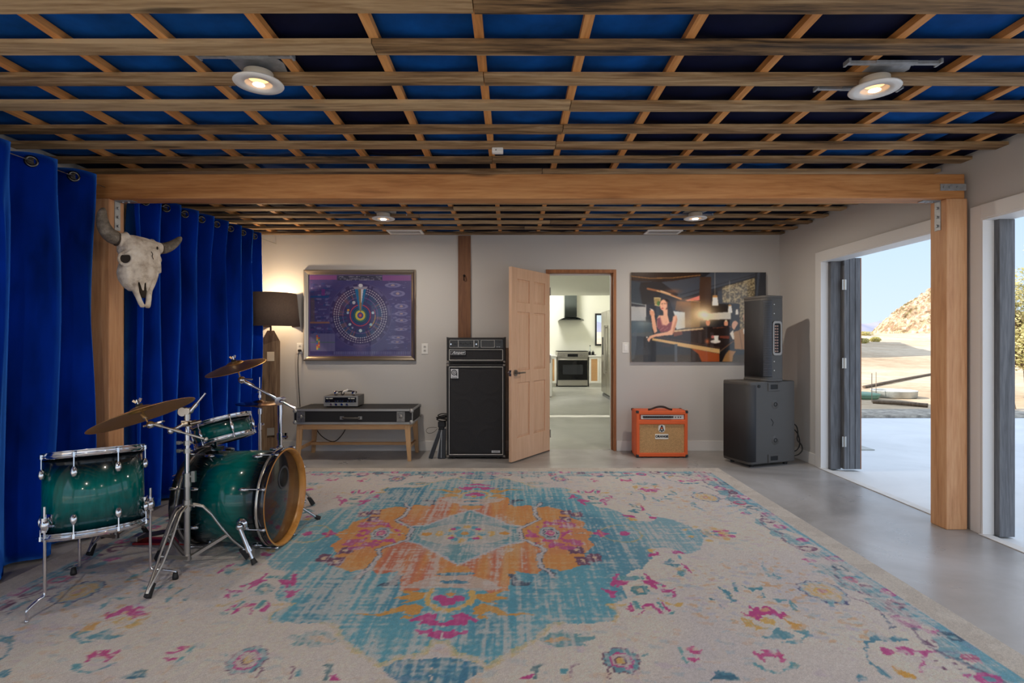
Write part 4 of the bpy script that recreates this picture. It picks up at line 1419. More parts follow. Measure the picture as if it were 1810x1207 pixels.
# ------------------------------------------------------------------ drum finishes
def burst(name, axis):
    t = NT(name)
    t.set(Roughness=0.2, Coat_Weight=0.8, Coat_Roughness=0.03, Specular_IOR_Level=0.1)
    tc = t.n('ShaderNodeTexCoord')
    sp_ = t.n('ShaderNodeSeparateXYZ')
    t.l(tc.outputs['Generated'], sp_.inputs['Vector'])
    c = t.ramp(sp_.outputs[axis], [(0.02, (8, 9, 14)), (0.16, (8, 22, 34)), (0.4, (0, 98, 98)), (0.64, (0, 100, 96)), (0.86, (8, 24, 32)), (0.98, (10, 9, 13))])
    v = t.coord('Object', (3, 3, 18) if axis != 'Z' else (18, 18, 3))
    nz = t.ramp(t.noise(v, 4, 5), [(0.3, (215, 215, 215)), (0.7, (255, 255, 255))])
    mm = t.n('ShaderNodeMixRGB', blend_type='MULTIPLY')
    mm.inputs['Fac'].default_value = 1.0
    t.l(c, mm.inputs['Color1'])
    t.l(nz, mm.inputs['Color2'])
    t.l(mm.outputs['Color'], t.b.inputs['Base Color'])
    MATS[name] = t.m
    return t.m


M_BURSTX = burst('teal burst lacquer', 'X')
M_BURSTZ = burst('teal burst lacquer upright', 'Z')
M_HEADW = mat('coated drum head', (226, 222, 214), 0.5)
M_HOOPBLK = mat('black hoop lacquer', (20, 20, 24), 0.15, Coat_Weight=0.6)
M_HOOPWOOD = wood('amber hoop wood', (160, 104, 44), (188, 128, 60), (206, 150, 80), 'Z', 0.5, 0.3, bump=0.05)
M_INLAY = mat('hoop inlay', (196, 192, 184), 0.25, 0.8)

tb = NT('cymbal bronze')
tb.set(Base_Color=(*lin((226, 178, 112)), 1), Metallic=1.0, Roughness=0.38, Anisotropic=0.5)
tg = tb.n('ShaderNodeTangent', direction_type='RADIAL', axis='Z')
tb.l(tg.outputs['Tangent'], tb.b.inputs['Tangent'])
M_CYMBAL = tb.m


def hoop(M, r, z, h=0.03, th=0.006, flange=True):
    """chrome drum hoop around local z"""
    pr = [(r + 0.001, z - h / 2), (r + 0.003, z - h / 2), (r + 0.006, z), (r + 0.003, z + h / 2), (r + 0.008, z + h / 2 + 0.003), (r - 0.003, z + h / 2 + 0.004), (r - 0.002, z), (r - 0.001, z - h / 2), (r + 0.001, z - h / 2)]
    mb = MB().lathe(pr, M, 56)
    mb.lathe([(r + 0.001, z - 0.004), (r + 0.013, z - 0.004), (r + 0.013, z + 0.002), (r + 0.001, z + 0.002)], M, 56)
    return mb


def lug(M, r, a, zl, zh, length=0.05, w=0.012):
    """lug casing on the shell at angle a; rod from zl (casing) to zh (hoop)"""
    d = Vector((math.cos(a), math.sin(a), 0))
    p = d * (r + 0.012) + Vector((0, 0, zl))
    mb = MB()
    s = 1 if zh > zl else -1
    R = axis_M(p, (0, 0, s), d)
    mb.lathe([(0, -length * 0.5), (w * 0.8, -length * 0.42), (w * 1.25, -length * 0.1), (w, length * 0.25), (w * 0.55, length * 0.45), (0, length * 0.5)], M @ R, 14)
    mb.cyl(M @ (d * (r + 0.014) + Vector((0, 0, zl + s * length * 0.4))), M @ (d * (r + 0.014) + Vector((0, 0, zh))), 0.0032, n=8)
    mb.cyl(M @ (d * (r + 0.014) + Vector((0, 0, zh - s * 0.012))), M @ (d * (r + 0.014) + Vector((0, 0, zh + s * 0.008))), 0.007, n=10)
    mb.cyl(M @ (d * (r - 0.002) + Vector((0, 0, zl))), M @ p, w * 0.7, n=10)
    return mb


def rubber_foot(p, r=0.013, h=0.03):
    return MB().lathe([(0, 0), (r, 0), (r * 1.05, h * 0.3), (r * 0.75, h), (0, h)], Matrix.Translation(p), 14)


RT = 0.012   # rug top

# ------------------------------------------------------------------ floor tom
c0 = Vector((-2.065, 2.69, 0))
t = thing('floor_tom', 'teal burst floor tom drum on three bent chrome legs, front left', 'drum', c0)
dv = Vector((c0.x, c0.y, 0)).normalized()
tilt = math.radians(9.5)
ax = Vector((0, 0, 1)) * math.cos(tilt) + dv * math.sin(tilt)
M = axis_M(Vector((c0.x, c0.y, 0.515)), ax, Vector((dv.y, -dv.x, 0)))
TR, TL = 0.203, 0.36
obj('shell', MB().lathe([(TR - 0.006, -TL / 2), (TR, -TL / 2), (TR, TL / 2), (TR - 0.006, TL / 2)], M, 64), M_BURSTZ, t)
obj('drum_head', MB().lathe([(0, TL / 2 + 0.006), (TR - 0.004, TL / 2 + 0.006), (TR + 0.001, TL / 2), (TR + 0.001, TL / 2 - 0.01)], M, 56), M_HEADW, t)
obj('resonant_head', MB().lathe([(0, -TL / 2 - 0.006), (TR - 0.004, -TL / 2 - 0.006), (TR + 0.001, -TL / 2)], M, 56), M_HEADW, t)
obj('top_hoop', hoop(M, TR + 0.003, TL / 2 + 0.004), M_CHROME, t)
obj('bottom_hoop', hoop(M, TR + 0.003, -TL / 2 - 0.004), M_CHROME, t)
for q in range(8):
    a = 2 * PI * q / 8 + 0.42
    obj('lug', lug(M, TR, a, TL / 2 - 0.075, TL / 2 + 0.006), M_CHROME, t)
    obj('lug', lug(M, TR, a, -TL / 2 + 0.07, -TL / 2 - 0.006), M_CHROME, t)
feet = [(-2.14, 2.395, (90, 1072), (87, 888), True), (-1.754, 2.83, (271, 1018), (257, 868), False), (-2.329, 2.885, (138, 1004), (139, 945), False)]
for i, (fx, fy, knee, top, bare) in enumerate(feet):
    ft = Vector((fx, fy, RT))
    out = Vector((fx - c0.x, fy - c0.y, 0)).normalized()
    sh_ = c0 + out * (TR + 0.028)
    kz = 0.095 if i == 0 else 0.085
    kn_ = Vector((sh_.x, sh_.y, kz))
    tp = sh_ + Vector((0, 0, 0.50 if i < 2 else 0.44)) + dv * 0.0
    lg = MB().tube([tp, kn_ + Vector((0, 0, 0.03)), kn_, kn_ + out * 0.03 + Vector((0, 0, -0.008)), Vector((fx, fy, kz - 0.03)), Vector((fx, fy, kz - 0.045)), ft + Vector((0, 0, 0.004))], 0.0065, 10, 1)
    lo = obj('leg', lg, M_CHROME, t)
    if not bare:
        obj('rubber_foot', rubber_foot(ft, 0.014, 0.036), M_BLACK, lo)
    else:
        obj('rubber_foot', rubber_foot(ft, 0.008, 0.012), M_CHROME, lo)
    br = MB().ball(sh_ + Vector((0, 0, 0.415)) - out * 0.004, 0.03, 10, (0.8, 0.8, 1.1))
    br.cyl(sh_ + Vector((0, 0, 0.385)), sh_ + Vector((0, 0, 0.45)), 0.016, n=14)
    sd = Vector((-out.y, out.x, 0))
    br.cyl(sh_ + Vector((0, 0, 0.415)), sh_ + sd * 0.05 + Vector((0, 0, 0.415)), 0.006, n=8)
    br.box(-0.02, 0.02, -0.006, 0.006, -0.05, 0.05, axis_M(c0 + out * (TR + 0.006) + Vector((0, 0, 0.41)), (0, 0, 1), sd))
    obj('leg_bracket', br, M_CHROME, t)

# ------------------------------------------------------------------ bass drum
FC = Vector((-1.372, 3.325, 0.305))
ph_ = math.radians(2.0)
axb = Vector((math.cos(ph_), -math.sin(ph_), 0))
t = thing('bass_drum', 'large teal burst bass drum lying on the rug, amber hoop facing right', 'drum', (-1.64, 3.33, 0))
M = axis_M(FC - axb * 0.02, axb, (0, 0, 1))
BR = 0.272
L0, L1 = -0.49, -0.03      # shell from back to front along the axis
obj('shell', MB().lathe([(BR - 0.008, L0), (BR, L0), (BR, L1), (BR - 0.008, L1)], M, 80), M_BURSTX, t)
for nm, za, zb3, facing in (('front_hoop', L1 - 0.012, L1 + 0.042, 1), ('rear_hoop', L0 + 0.012, L0 - 0.042, -1)):
    ro, ri = BR + 0.018, BR + 0.006
    hp = obj(nm, MB().lathe([(ri, za), (ro, za), (ro, zb3 - facing * 0.004), (ro - 0.001, zb3)], M, 80), M_HOOPBLK, t)
    obj('hoop_wood', MB().lathe([(ro - 0.001, zb3), (ro - 0.006, zb3 + facing * 0.002), (ri, zb3), (ri - 0.004, za + facing * 0.006)], M, 80), M_HOOPWOOD, hp, label='amber wood inner face of the hoop')
    obj('inlay_band', MB().lathe([(ro + 0.0006, za + facing * 0.004), (ro + 0.0014, za + facing * 0.006), (ro + 0.0014, za + facing * 0.016), (ro + 0.0006, za + facing * 0.018)], M, 80), M_INLAY, hp)
th = NT('smoked drum head')
th.set(Base_Color=(*lin((30, 32, 38)), 1), Roughness=0.16, Coat_Weight=0.5)
M_HEADK = th.m
hdk = obj('front_head', MB().lathe([(0, L1 + 0.006), (BR - 0.012, L1 + 0.006), (BR + 0.002, L1 - 0.002)], M, 72), M_HEADK, t, label='dark smoked front head')
# port hole, off centre
pc = M @ Vector((0.105, -0.035, L1 + 0.0075))
obj('port_hole', MB().lathe([(0, 0.0008), (0.058, 0.0008), (0.058, 0)], axis_M(pc, axb, (0, 0, 1)), 36), mat('port black', (6, 12, 14), 0.6), hdk)
obj('port_ring', MB().lathe([(0.058, 0.0008), (0.06, 0.002), (0.07, 0.0015), (0.071, 0)], axis_M(pc, axb, (0, 0, 1)), 36), mat('port ring', (58, 62, 70), 0.3), hdk)
obj('rear_head', MB().lathe([(0, L0 - 0.006), (BR - 0.012, L0 - 0.006), (BR + 0.002, L0 + 0.002)], M, 64), M_HEADW, t)
for q in range(8):
    a = 2 * PI * q / 8 + PI / 8
    d = Vector((math.cos(a), math.sin(a), 0))
    for z0_, z1_, zc_ in ((L1 - 0.085, L1 + 0.03, 1), (L0 + 0.085, L0 - 0.03, -1)):
        lg = MB()
        p = d * (BR + 0.012) + Vector((0, 0, z0_))
        lg.lathe([(0, -0.032), (0.007, -0.028), (0.012, -0.01), (0.011, 0.008), (0.005, 0.03), (0, 0.034)], M @ axis_M(p, (0, 0, zc_), d), 14)
        lg.cyl(M @ (d * (BR - 0.002) + Vector((0, 0, z0_))), M @ p, 0.008, n=10)
        lg.cyl(M @ (d * (BR + 0.024) + Vector((0, 0, z0_ + zc_ * 0.02))), M @ (d * (BR + 0.026) + Vector((0, 0, z1_))), 0.003, n=8)
        cl = d * (BR + 0.026) + Vector((0, 0, z1_))
        lg.lathe([(0, -0.03), (0.005, -0.026), (0.009, 0), (0.011, 0.012), (0.006, 0.016), (0, 0.016)], M @ axis_M(cl, (0, 0, zc_), d), 12)
        obj('tension_claw', lg, M_CHROME, t)
# spurs
for side, foot in ((-1, Vector((-1.428, 3.015, RT))), (1, Vector((-1.345, 3.79, RT)))):
    mt = FC - axb * 0.15 + Vector((0, side * (BR + 0.0), -0.085))
    mt.y = FC.y + side * 0.262
    sp_ = MB().lathe([(0, 0.024), (0.018, 0.022), (0.03, 0.012), (0.036, 0.0)], axis_M(mt, (0, side, -0.25), (1, 0, 0)), 22)
    sp_.ball(mt + Vector((0, side * 0.026, -0.004)), 0.022, 10)
    so = obj('spur', sp_, M_CHROME, t)
    top_ = mt + Vector((0, side * 0.03, -0.004))
    u_ = (foot - top_).normalized()
    lg = MB().cyl(top_, top_ + u_ * 0.13, 0.0125, n=14).cyl(top_ + u_ * 0.12, foot - u_ * 0.02, 0.008, n=12)
    lg.cyl(top_ + u_ * 0.12, top_ + u_ * 0.15, 0.016, n=12)
    lg.cyl(top_ + u_ * 0.135 - Vector((0.03, 0, 0)), top_ + u_ * 0.135 + Vector((0.02, 0, 0)), 0.005, n=8)
    obj('spur_leg', lg, M_CHROME, so)
    obj('rubber_foot', MB().cyl(foot - u_ * 0.035, foot + u_ * 0.0 + Vector((0, 0, 0.004)), 0.012, 0.017, n=14), M_BLACK, so)

# ------------------------------------------------------------------ kick pedal behind the bass drum
t = thing('kick_pedal', 'black kick pedal with red base plate at the rear of the bass drum', 'pedal', (-2.08, 3.36, RT))
obj('base_plate', MB().box(-2.31, -1.93, 3.30, 3.41, RT, RT + 0.012), mat('pedal red', (150, 26, 24), 0.45), t, 0.003)
obj('footboard', MB().hexa([(-2.29, 3.315, RT + 0.03), (-2.05, 3.315, RT + 0.075), (-2.05, 3.395, RT + 0.075), (-2.29, 3.395, RT + 0.03)], [(-2.29, 3.315, RT + 0.042), (-2.05, 3.315, RT + 0.087), (-2.05, 3.395, RT + 0.087), (-2.29, 3.395, RT + 0.042)]), M_BLKPL, t, 0.003)
obj('heel_plate', MB().box(-2.335, -2.285, 3.312, 3.398, RT + 0.012, RT + 0.045), M_STEEL, t, 0.006)
pf = MB()
for y in (3.295, 3.41):
    pf.hexa([(-2.02, y, RT + 0.012), (-1.97, y, RT + 0.012), (-1.97, y + 0.014, RT + 0.012), (-2.02, y + 0.014, RT + 0.012)], [(-2.005, y, 0.24), (-1.985, y, 0.24), (-1.985, y + 0.014, 0.24), (-2.005, y + 0.014, 0.24)])
pf.cyl((-1.995, 3.29, 0.235), (-1.995, 3.43, 0.235), 0.009, n=12)
obj('pedal_frame', pf, M_STEEL, t)
obj('beater', MB().cyl((-1.995, 3.36, 0.235), (-2.06, 3.36, 0.40), 0.005, n=8).cyl((-2.085, 3.36, 0.40), (-2.035, 3.36, 0.42), 0.026, n=16), M_CHROME, t)


# ------------------------------------------------------------------ rack tom
RC = Vector((-1.835, 3.45, 0.685))
t = thing('rack_tom', 'small teal burst rack tom drum tilted above the bass drum', 'drum', (-1.835, 3.43, 0.595))
tiltx = math.radians(17.0)
axr = Vector((-math.sin(tiltx), 0.10, math.cos(tiltx))).normalized()
M = axis_M(RC, axr, (1, 0, 0))
TR2, TL2 = 0.165, 0.115
obj('shell', MB().lathe([(TR2 - 0.006, -TL2 / 2), (TR2, -TL2 / 2), (TR2, TL2 / 2), (TR2 - 0.006, TL2 / 2)], M, 56), M_BURSTZ, t)
obj('drum_head', MB().lathe([(0, TL2 / 2 + 0.014), (TR2 - 0.004, TL2 / 2 + 0.014), (TR2 + 0.001, TL2 / 2), (TR2 + 0.001, TL2 / 2 - 0.01)], M, 48), mat('head with amber reflection', (214, 178, 128), 0.35), t)  # tan reflection on the head painted into its colour
obj('resonant_head', MB().lathe([(0, -TL2 / 2 - 0.006), (TR2 - 0.004, -TL2 / 2 - 0.006), (TR2 + 0.001, -TL2 / 2)], M, 48), M_HEADW, t)
obj('top_hoop', hoop(M, TR2 + 0.003, TL2 / 2 + 0.002, 0.024), M_CHROME, t)
obj('bottom_hoop', hoop(M, TR2 + 0.003, -TL2 / 2 - 0.002, 0.024), M_CHROME, t)
for q in range(6):
    a = 2 * PI * q / 6 + 0.25
    d = Vector((math.cos(a), math.sin(a), 0))
    lg = MB().lathe([(0, -0.036), (0.006, -0.032), (0.010, -0.012), (0.011, 0), (0.010, 0.012), (0.006, 0.032), (0, 0.036)], M @ axis_M(d * (TR2 + 0.012), (0, 0, 1), d), 12)
    lg.cyl(M @ (d * (TR2 - 0.002)), M @ (d * (TR2 + 0.012)), 0.008, n=10)
    lg.cyl(M @ (d * (TR2 + 0.014) + Vector((0, 0, -TL2 / 2 - 0.01))), M @ (d * (TR2 + 0.014) + Vector((0, 0, TL2 / 2 + 0.01))), 0.0032, n=8)
    for s in (-1, 1):
        lg.cyl(M @ (d * (TR2 + 0.014) + Vector((0, 0, s * (TL2 / 2 - 0.004)))), M @ (d * (TR2 + 0.014) + Vector((0, 0, s * (TL2 / 2 + 0.014)))), 0.0065, n=8)
    obj('lug', lg, M_CHROME, t)
mp_ = MB().cyl(P(384, 803, 3.36), P(380, 780, 3.30), 0.009, n=12)
mp_.box(*(lambda c: (c.x - 0.03, c.x + 0.03, c.y - 0.02, c.y + 0.02, c.z - 0.012, c.z + 0.012))(Vector((-1.81, 3.34, 0.594))))
mp_.cyl(Vector((-1.815, 3.345, 0.585)), Vector((-1.83, 3.30, 0.63)), 0.01, n=12)
obj('mount_bracket', mp_, M_CHROME, t)
obj('muffle_rod', MB().tube([P(366, 752, 3.33), P(378, 746.5, 3.33), P(384, 748, 3.33), P(385, 757, 3.33)], 0.0035, 8, 1), M_CHROME, t)


# ------------------------------------------------------------------ stands and cymbals
def tripod(t, c, feet, hub_z, low_z, knee_f=0.42, leg_r=0.008, foot_len=0.06):
    """double braced tripod legs from a sliding hub at hub_z, stays up from low_z"""
    for i, fp in enumerate(feet):
        fp = Vector(fp)
        out = Vector((fp.x - c.x, fp.y - c.y, 0)).normalized()
        sd = Vector((-out.y, out.x, 0))
        h0 = Vector((c.x, c.y, hub_z)) + out * 0.025
        u_ = (fp - h0)
        kn_ = h0 + u_ * 0.12 + Vector((0, 0, 0.02)) + out * 0.03
        mid = h0 + u_ * 0.55 + out * 0.015
        lg = MB()
        for s in (-1, 1):
            o_ = sd * (0.014 * s)
            lg.tube([h0 + o_ * 0.7, kn_ + o_, mid + o_ * 1.2, fp + Vector((0, 0, 0.05)) - out * 0.012 + o_ * 0.2, fp + Vector((0, 0, 0.03)) + o_ * 0.2], leg_r * 0.8, 8, 1)
        lo = obj('leg', lg, M_STEEL, t)
        stt = MB()
        b0 = Vector((c.x, c.y, low_z)) + out * 0.02
        for s in (-1, 1):
            stt.box(-0.0035, 0.0035, -0.008, 0.008, 0, (mid - b0).length, axis_M(b0 + sd * 0.01 * s, mid - b0, sd))
        stt.cyl(mid - sd * 0.02, mid + sd * 0.02, 0.006, n=8)
        obj('brace', stt, M_STEEL, t)
        ftm = MB()
        u2 = (mid - fp).normalized()
        fM = axis_M(fp + Vector((0, 0, 0.001)), u2, sd)
        ftm.hexa([fM @ Vector(q) for q in ((-0.013, -0.016, 0), (0.013, -0.016, 0), (0.013, 0.016, 0.0), (-0.013, 0.016, 0.0))],
                 [fM @ Vector(q) for q in ((-0.012, -0.012, 0.07), (0.012, -0.012, 0.07), (0.012, 0.012, 0.07), (-0.012, 0.012, 0.07))])
        zmin = min(v.z for v in ftm.v)
        for v in ftm.v:
            v.z += RT - zmin
        obj('rubber_foot', ftm, M_BLACK, lo, 0.004)
    hb_ = MB().cyl((c.x, c.y, hub_z - 0.03), (c.x, c.y, hub_z + 0.03), 0.022, n=16)
    obj('lower_collar', MB().cyl((c.x, c.y, low_z - 0.015), (c.x, c.y, low_z + 0.015), 0.02, n=16), M_STEEL, t)
    hb_.cyl(Vector((c.x, c.y, hub_z)), Vector((c.x + 0.05, c.y - 0.02, hub_z)), 0.006, n=8)
    obj('collar', hb_, M_STEEL, t)


def clampball(p, r=0.02, wing=Vector((0.045, 0, 0.01))):
    mb = MB().ball(p, r, 10)
    mb.cyl(p - wing * 0.6, p + wing, 0.006, n=8)
    mb.box(-0.004, 0.004, -0.014, 0.014, -0.002, 0.018, axis_M(p + wing * 0.8, wing, (0, 0, 1)))
    return mb


def cymbal_mesh(M, R, bell=0.06, h=0.03, bh=0.022, n=72):
    pr = [(0.006, h + bh)]
    for i in range(1, 7):
        a = i / 6 * PI / 2
        pr.append((bell * math.sin(a), h + bh * math.cos(a) ** 1.2 if i < 6 else h))
    for i in range(1, 15):
        u_ = i / 14
        r = bell + (R - bell) * u_
        pr.append((r, h * (1 - u_ ** 1.3) + (0.0007 if i % 2 else 0)))
    under = [(r, z - 0.0014) for r, z in reversed(pr)]
    return MB().lathe(pr + under, M, n)


def cymbal(label, Lp, Rp, beta, R=None, name='crash_cymbal', under=True):
    """Lp, Rp: two opposite rim points; beta: how far the plane is turned (deg, >0 shows the underside)"""
    a = (Rp - Lp)
    Rr = R or a.length / 2
    c = (Lp + Rp) / 2
    a = a.normalized()
    v = (Vector((0, 0, EYE)) - c).normalized()
    e_ = (v - a * v.dot(a)).normalized()
    u_ = a.cross(e_)
    if u_.z < 0:
        u_ = -u_
    b = math.radians(beta)
    nrm = u_ * math.cos(b) - e_ * math.sin(b)
    t = thing(name, label, 'cymbal', c)
    M = axis_M(c, nrm, a)
    obj('plate', cymbal_mesh(M, Rr), M_CYMBAL, t)
    w_ = MB().cyl(M @ Vector((0, 0, 0.05)), M @ Vector((0, 0, 0.062)), 0.017, n=16)
    obj('felt', w_, mat('black felt', (38, 36, 36), 0.95), t)
    wn = MB().cyl(M @ Vector((0, 0, 0.061)), M @ Vector((0, 0, 0.088)), 0.007, n=10)
    for s in (-1, 1):
        wn.box(-0.003, 0.003, -0.006, 0.006, 0, 0.02, axis_M(M @ Vector((s * 0.006, 0, 0.074)), (M.to_3x3() @ Vector((s * 0.6, 0, 0.8))), (0, 1, 0)))
    obj('wing_nut', wn, M_CHROME, t)
    return M, c, nrm


# front boom stand
SC = Vector((-1.752, 2.93, 0))
t = thing('cymbal_stand', 'chrome boom cymbal stand in front of the bass drum beside floor tom', 'stand', SC)
z_ = lambda y: EYE + (604 - y) * SC.y / F
tripod(t, SC, [(-1.747, 2.60, RT), (-1.50, 3.09, RT), (-2.0, 3.06, RT)], z_(893), z_(985))
obj('lower_tube', MB().cyl((SC.x, SC.y, z_(991)), (SC.x, SC.y, z_(846)), 0.0155, n=18), M_STEEL, t)
sl = MB().cyl((SC.x, SC.y, z_(860)), (SC.x, SC.y, z_(836)), 0.02, n=18)
sl.cyl(Vector((SC.x - 0.03, SC.y, z_(842))), Vector((SC.x + 0.04, SC.y, z_(842))), 0.008, n=10)
sl.box(SC.x + 0.025, SC.x + 0.045, SC.y - 0.008, SC.y + 0.008, z_(852), z_(833))
obj('height_clamp', sl, M_STEEL, t)
obj('upper_tube', MB().cyl((SC.x, SC.y, z_(846)), (SC.x, SC.y, z_(738)), 0.0125, n=18), M_CHROME, t)
for yy in (797, 783):
    sl = MB().cyl((SC.x, SC.y, z_(yy + 4)), (SC.x, SC.y, z_(yy - 4)), 0.019, n=16)
    sl.cyl(Vector((SC.x - 0.045, SC.y, z_(yy))), Vector((SC.x + 0.03, SC.y, z_(yy))), 0.006, n=8)
    sl.box(SC.x - 0.055, SC.x - 0.035, SC.y - 0.008, SC.y + 0.008, z_(yy + 3), z_(yy - 3))
    obj('memory_lock', sl, M_STEEL, t)
tl = MB().cyl(Vector((SC.x - 0.02, SC.y - 0.014, z_(728))), Vector((SC.x - 0.02, SC.y + 0.014, z_(728))), 0.024, n=18)
tl.cyl(Vector((SC.x + 0.005, SC.y - 0.018, z_(727))), Vector((SC.x + 0.005, SC.y + 0.018, z_(727))), 0.018, n=18)
tl.cyl((SC.x, SC.y, z_(742)), (SC.x, SC.y, z_(728)), 0.016, n=14)
obj('tilter', tl, M_STEEL, t)
obj('tilt_rod', MB().cyl(P(336, 728, 2.93), P(348, 714, 2.94), 0.011, n=12).cyl(P(346, 716, 2.94), P(363, 695, 2.96), 0.006, n=12), M_CHROME, t)
# multi clamp with the arm that carries the cymbal
mc = MB().box(SC.x - 0.02, SC.x + 0.035, SC.y - 0.022, SC.y + 0.022, z_(753), z_(743))
mc.cyl(Vector((SC.x + 0.03, SC.y - 0.03, z_(748))), Vector((SC.x + 0.06, SC.y + 0.02, z_(746))), 0.01, n=10)
mc.cyl(P(331, 749, 2.9), P(320, 752, 2.88), 0.012, n=10)
obj('multi_clamp', mc, mat('clamp metal', (172, 160, 146), 0.22, 1.0), t)
am = MB().tube([P(322, 751.5, 2.88), P(312, 757, 2.87), P(302, 762, 2.86)], 0.009, 10, 1)
am.ball(P(302, 762, 2.86), 0.017, 10)
obj('clamp_arm', am, M_CHROME, t)
obj('boom_rod', MB().cyl(P(272, 750, 2.84), P(364, 777, 2.87), 0.0062, n=10).cyl(P(272, 750, 2.84), P(286, 754, 2.845), 0.010, n=12).cyl(P(303, 759, 2.85), P(320, 764, 2.855), 0.009, n=12).ball(P(364, 777, 2.87), 0.012, 8), M_STEEL, t)
obj('boom_tilter', clampball(P(266, 751, 2.84), 0.02, Vector((0.06, 0.0, 0.016))), M_CHROME, t)
Mc, cc_, nr_ = cymbal('large bronze crash cymbal tilted on the front boom stand above the floor tom', P(150, 767, 2.71), P(345, 705, 2.99), 8.0)
obj('cymbal_rod', MB().cyl(P(262, 749, 2.84), Mc @ Vector((0, 0, 0.045)), 0.005, n=10).cyl(P(262, 749, 2.84) * 0.4 + (Mc @ Vector((0, 0, 0.0))) * 0.6, Mc @ Vector((0, 0, 0.008)), 0.012, n=12), M_CHROME, t)

# rear boom stand
SC = Vector((-1.69, 3.96, 0))
t = thing('cymbal_stand', 'chrome boom cymbal stand rising behind the bass drum', 'stand', SC)
z_ = lambda y: EYE + (604 - y) * SC.y / F
tripod(t, SC, [(-1.50, 4.10, RT), (-1.88, 4.10, RT), (-1.69, 3.735, RT)], 0.32, 0.08)
obj('lower_tube', MB().cyl((SC.x, SC.y, 0.06), (SC.x, SC.y, z_(795)), 0.019, n=18).cyl((SC.x, SC.y, z_(798)), (SC.x, SC.y, z_(788)), 0.024, n=18), M_CHROME, t)
obj('upper_tube', MB().cyl((SC.x, SC.y, z_(790)), (SC.x, SC.y, z_(722)), 0.0155, n=18), M_CHROME, t)
sl = MB().cyl((SC.x, SC.y, z_(777)), (SC.x, SC.y, z_(765)), 0.022, n=18)
sl.cyl(Vector((SC.x, SC.y, z_(772))), Vector((SC.x + 0.055, SC.y - 0.01, z_(772))), 0.01, n=10)
sl.box(SC.x + 0.035, SC.x + 0.05, SC.y - 0.01, SC.y + 0.01, z_(776), z_(765))
obj('wing_clamp', sl, M_CHROME, t)
obj('upper_sleeve', MB().cyl((SC.x, SC.y, z_(734)), (SC.x, SC.y, z_(715)), 0.018, n=16), M_CHROME, t)
p_ = P(496, 709, SC.y)
obj('boom_tilter', MB().cyl(p_ - Vector((0, 0.03, 0)), p_ + Vector((0, 0.03, 0)), 0.03, n=18).ball(p_ + Vector((0.02, -0.03, 0)), 0.016, 8).cyl((SC.x, SC.y, z_(716)), (SC.x, SC.y, z_(708)), 0.016, n=12), M_CHROME, t)
bmr = MB().cyl(P(522, 722.5, 3.97), P(500, 711, 3.96), 0.010, n=10).cyl(P(500, 711, 3.96), P(444, 681, 3.90), 0.0085, n=10)
bmr.cyl(P(448, 683, 3.905), P(443, 680, 3.90), 0.013, n=10).cyl(P(487, 705, 3.95), P(482, 702, 3.95), 0.013, n=10)
obj('boom_rod', bmr, M_CHROME, t)
obj('cymbal_tilter', MB().cyl(P(444, 681, 3.90), P(430, 674, 3.89), 0.013, n=12).ball(P(427, 672, 3.88), 0.026, 10).cyl(P(430, 670, 3.86), P(446, 671, 3.86), 0.006, n=8), M_CHROME, t)
Mc, cc_, nr_ = cymbal('bronze ride cymbal on the rear boom stand in front of the curtain and lamp', P(362, 667, 3.78), P(470, 635, 4.0), -9.0, None, 'ride_cymbal')
obj('cymbal_rod', MB().cyl(P(426, 671, 3.88), Mc @ Vector((0, 0, 0.045)), 0.006, n=10), M_CHROME, t)

# hi-hat
SC = Vector((-2.045, 4.40, 0))
t = thing('hi_hat_stand', 'chrome hi-hat stand behind the bass drum in front of the lamp', 'stand', SC)
z_ = lambda y: EYE + (604 - y) * SC.y / F
tripod(t, SC, [(-1.86, 4.52, RT), (-2.23, 4.52, RT), (-2.045, 4.17, RT)], 0.30, 0.07)
obj('lower_tube', MB().cyl((SC.x, SC.y, 0.05), (SC.x, SC.y, z_(762)), 0.017, n=16), M_CHROME, t)
obj('upper_tube', MB().cyl((SC.x, SC.y, z_(762)), (SC.x, SC.y, z_(727)), 0.013, n=16).cyl((SC.x, SC.y, z_(732)), (SC.x, SC.y, z_(722.5)), 0.022, n=16), M_CHROME, t)
sl = MB().cyl((SC.x, SC.y, z_(760)), (SC.x, SC.y, z_(748)), 0.02, n=16).cyl(Vector((SC.x - 0.04, SC.y, z_(754))), Vector((SC.x + 0.035, SC.y, z_(750))), 0.009, n=10)
obj('wing_clamp', sl, M_CHROME, t)
obj('pull_rod', MB().cyl((SC.x, SC.y, z_(728)), (SC.x, SC.y, z_(667)), 0.0035, n=8), M_CHROME, t)
zt_ = z_(706)
obj('clutch', MB().cyl((SC.x, SC.y, zt_ + 0.012), (SC.x, SC.y, zt_ + 0.036), 0.016, n=14).cyl((SC.x, SC.y, zt_ + 0.03), (SC.x, SC.y, zt_ + 0.075), 0.009, n=12).box(SC.x - 0.035, SC.x - 0.012, SC.y - 0.006, SC.y + 0.006, zt_ + 0.05, zt_ + 0.066), M_CHROME, t)
M_DKCYM = tb.m.copy()
M_DKCYM.node_tree.nodes['Principled BSDF'].inputs['Base Color'].default_value = (*lin((150, 120, 98)), 1)
M_DKCYM.node_tree.nodes['Principled BSDF'].inputs['Roughness'].default_value = 0.14
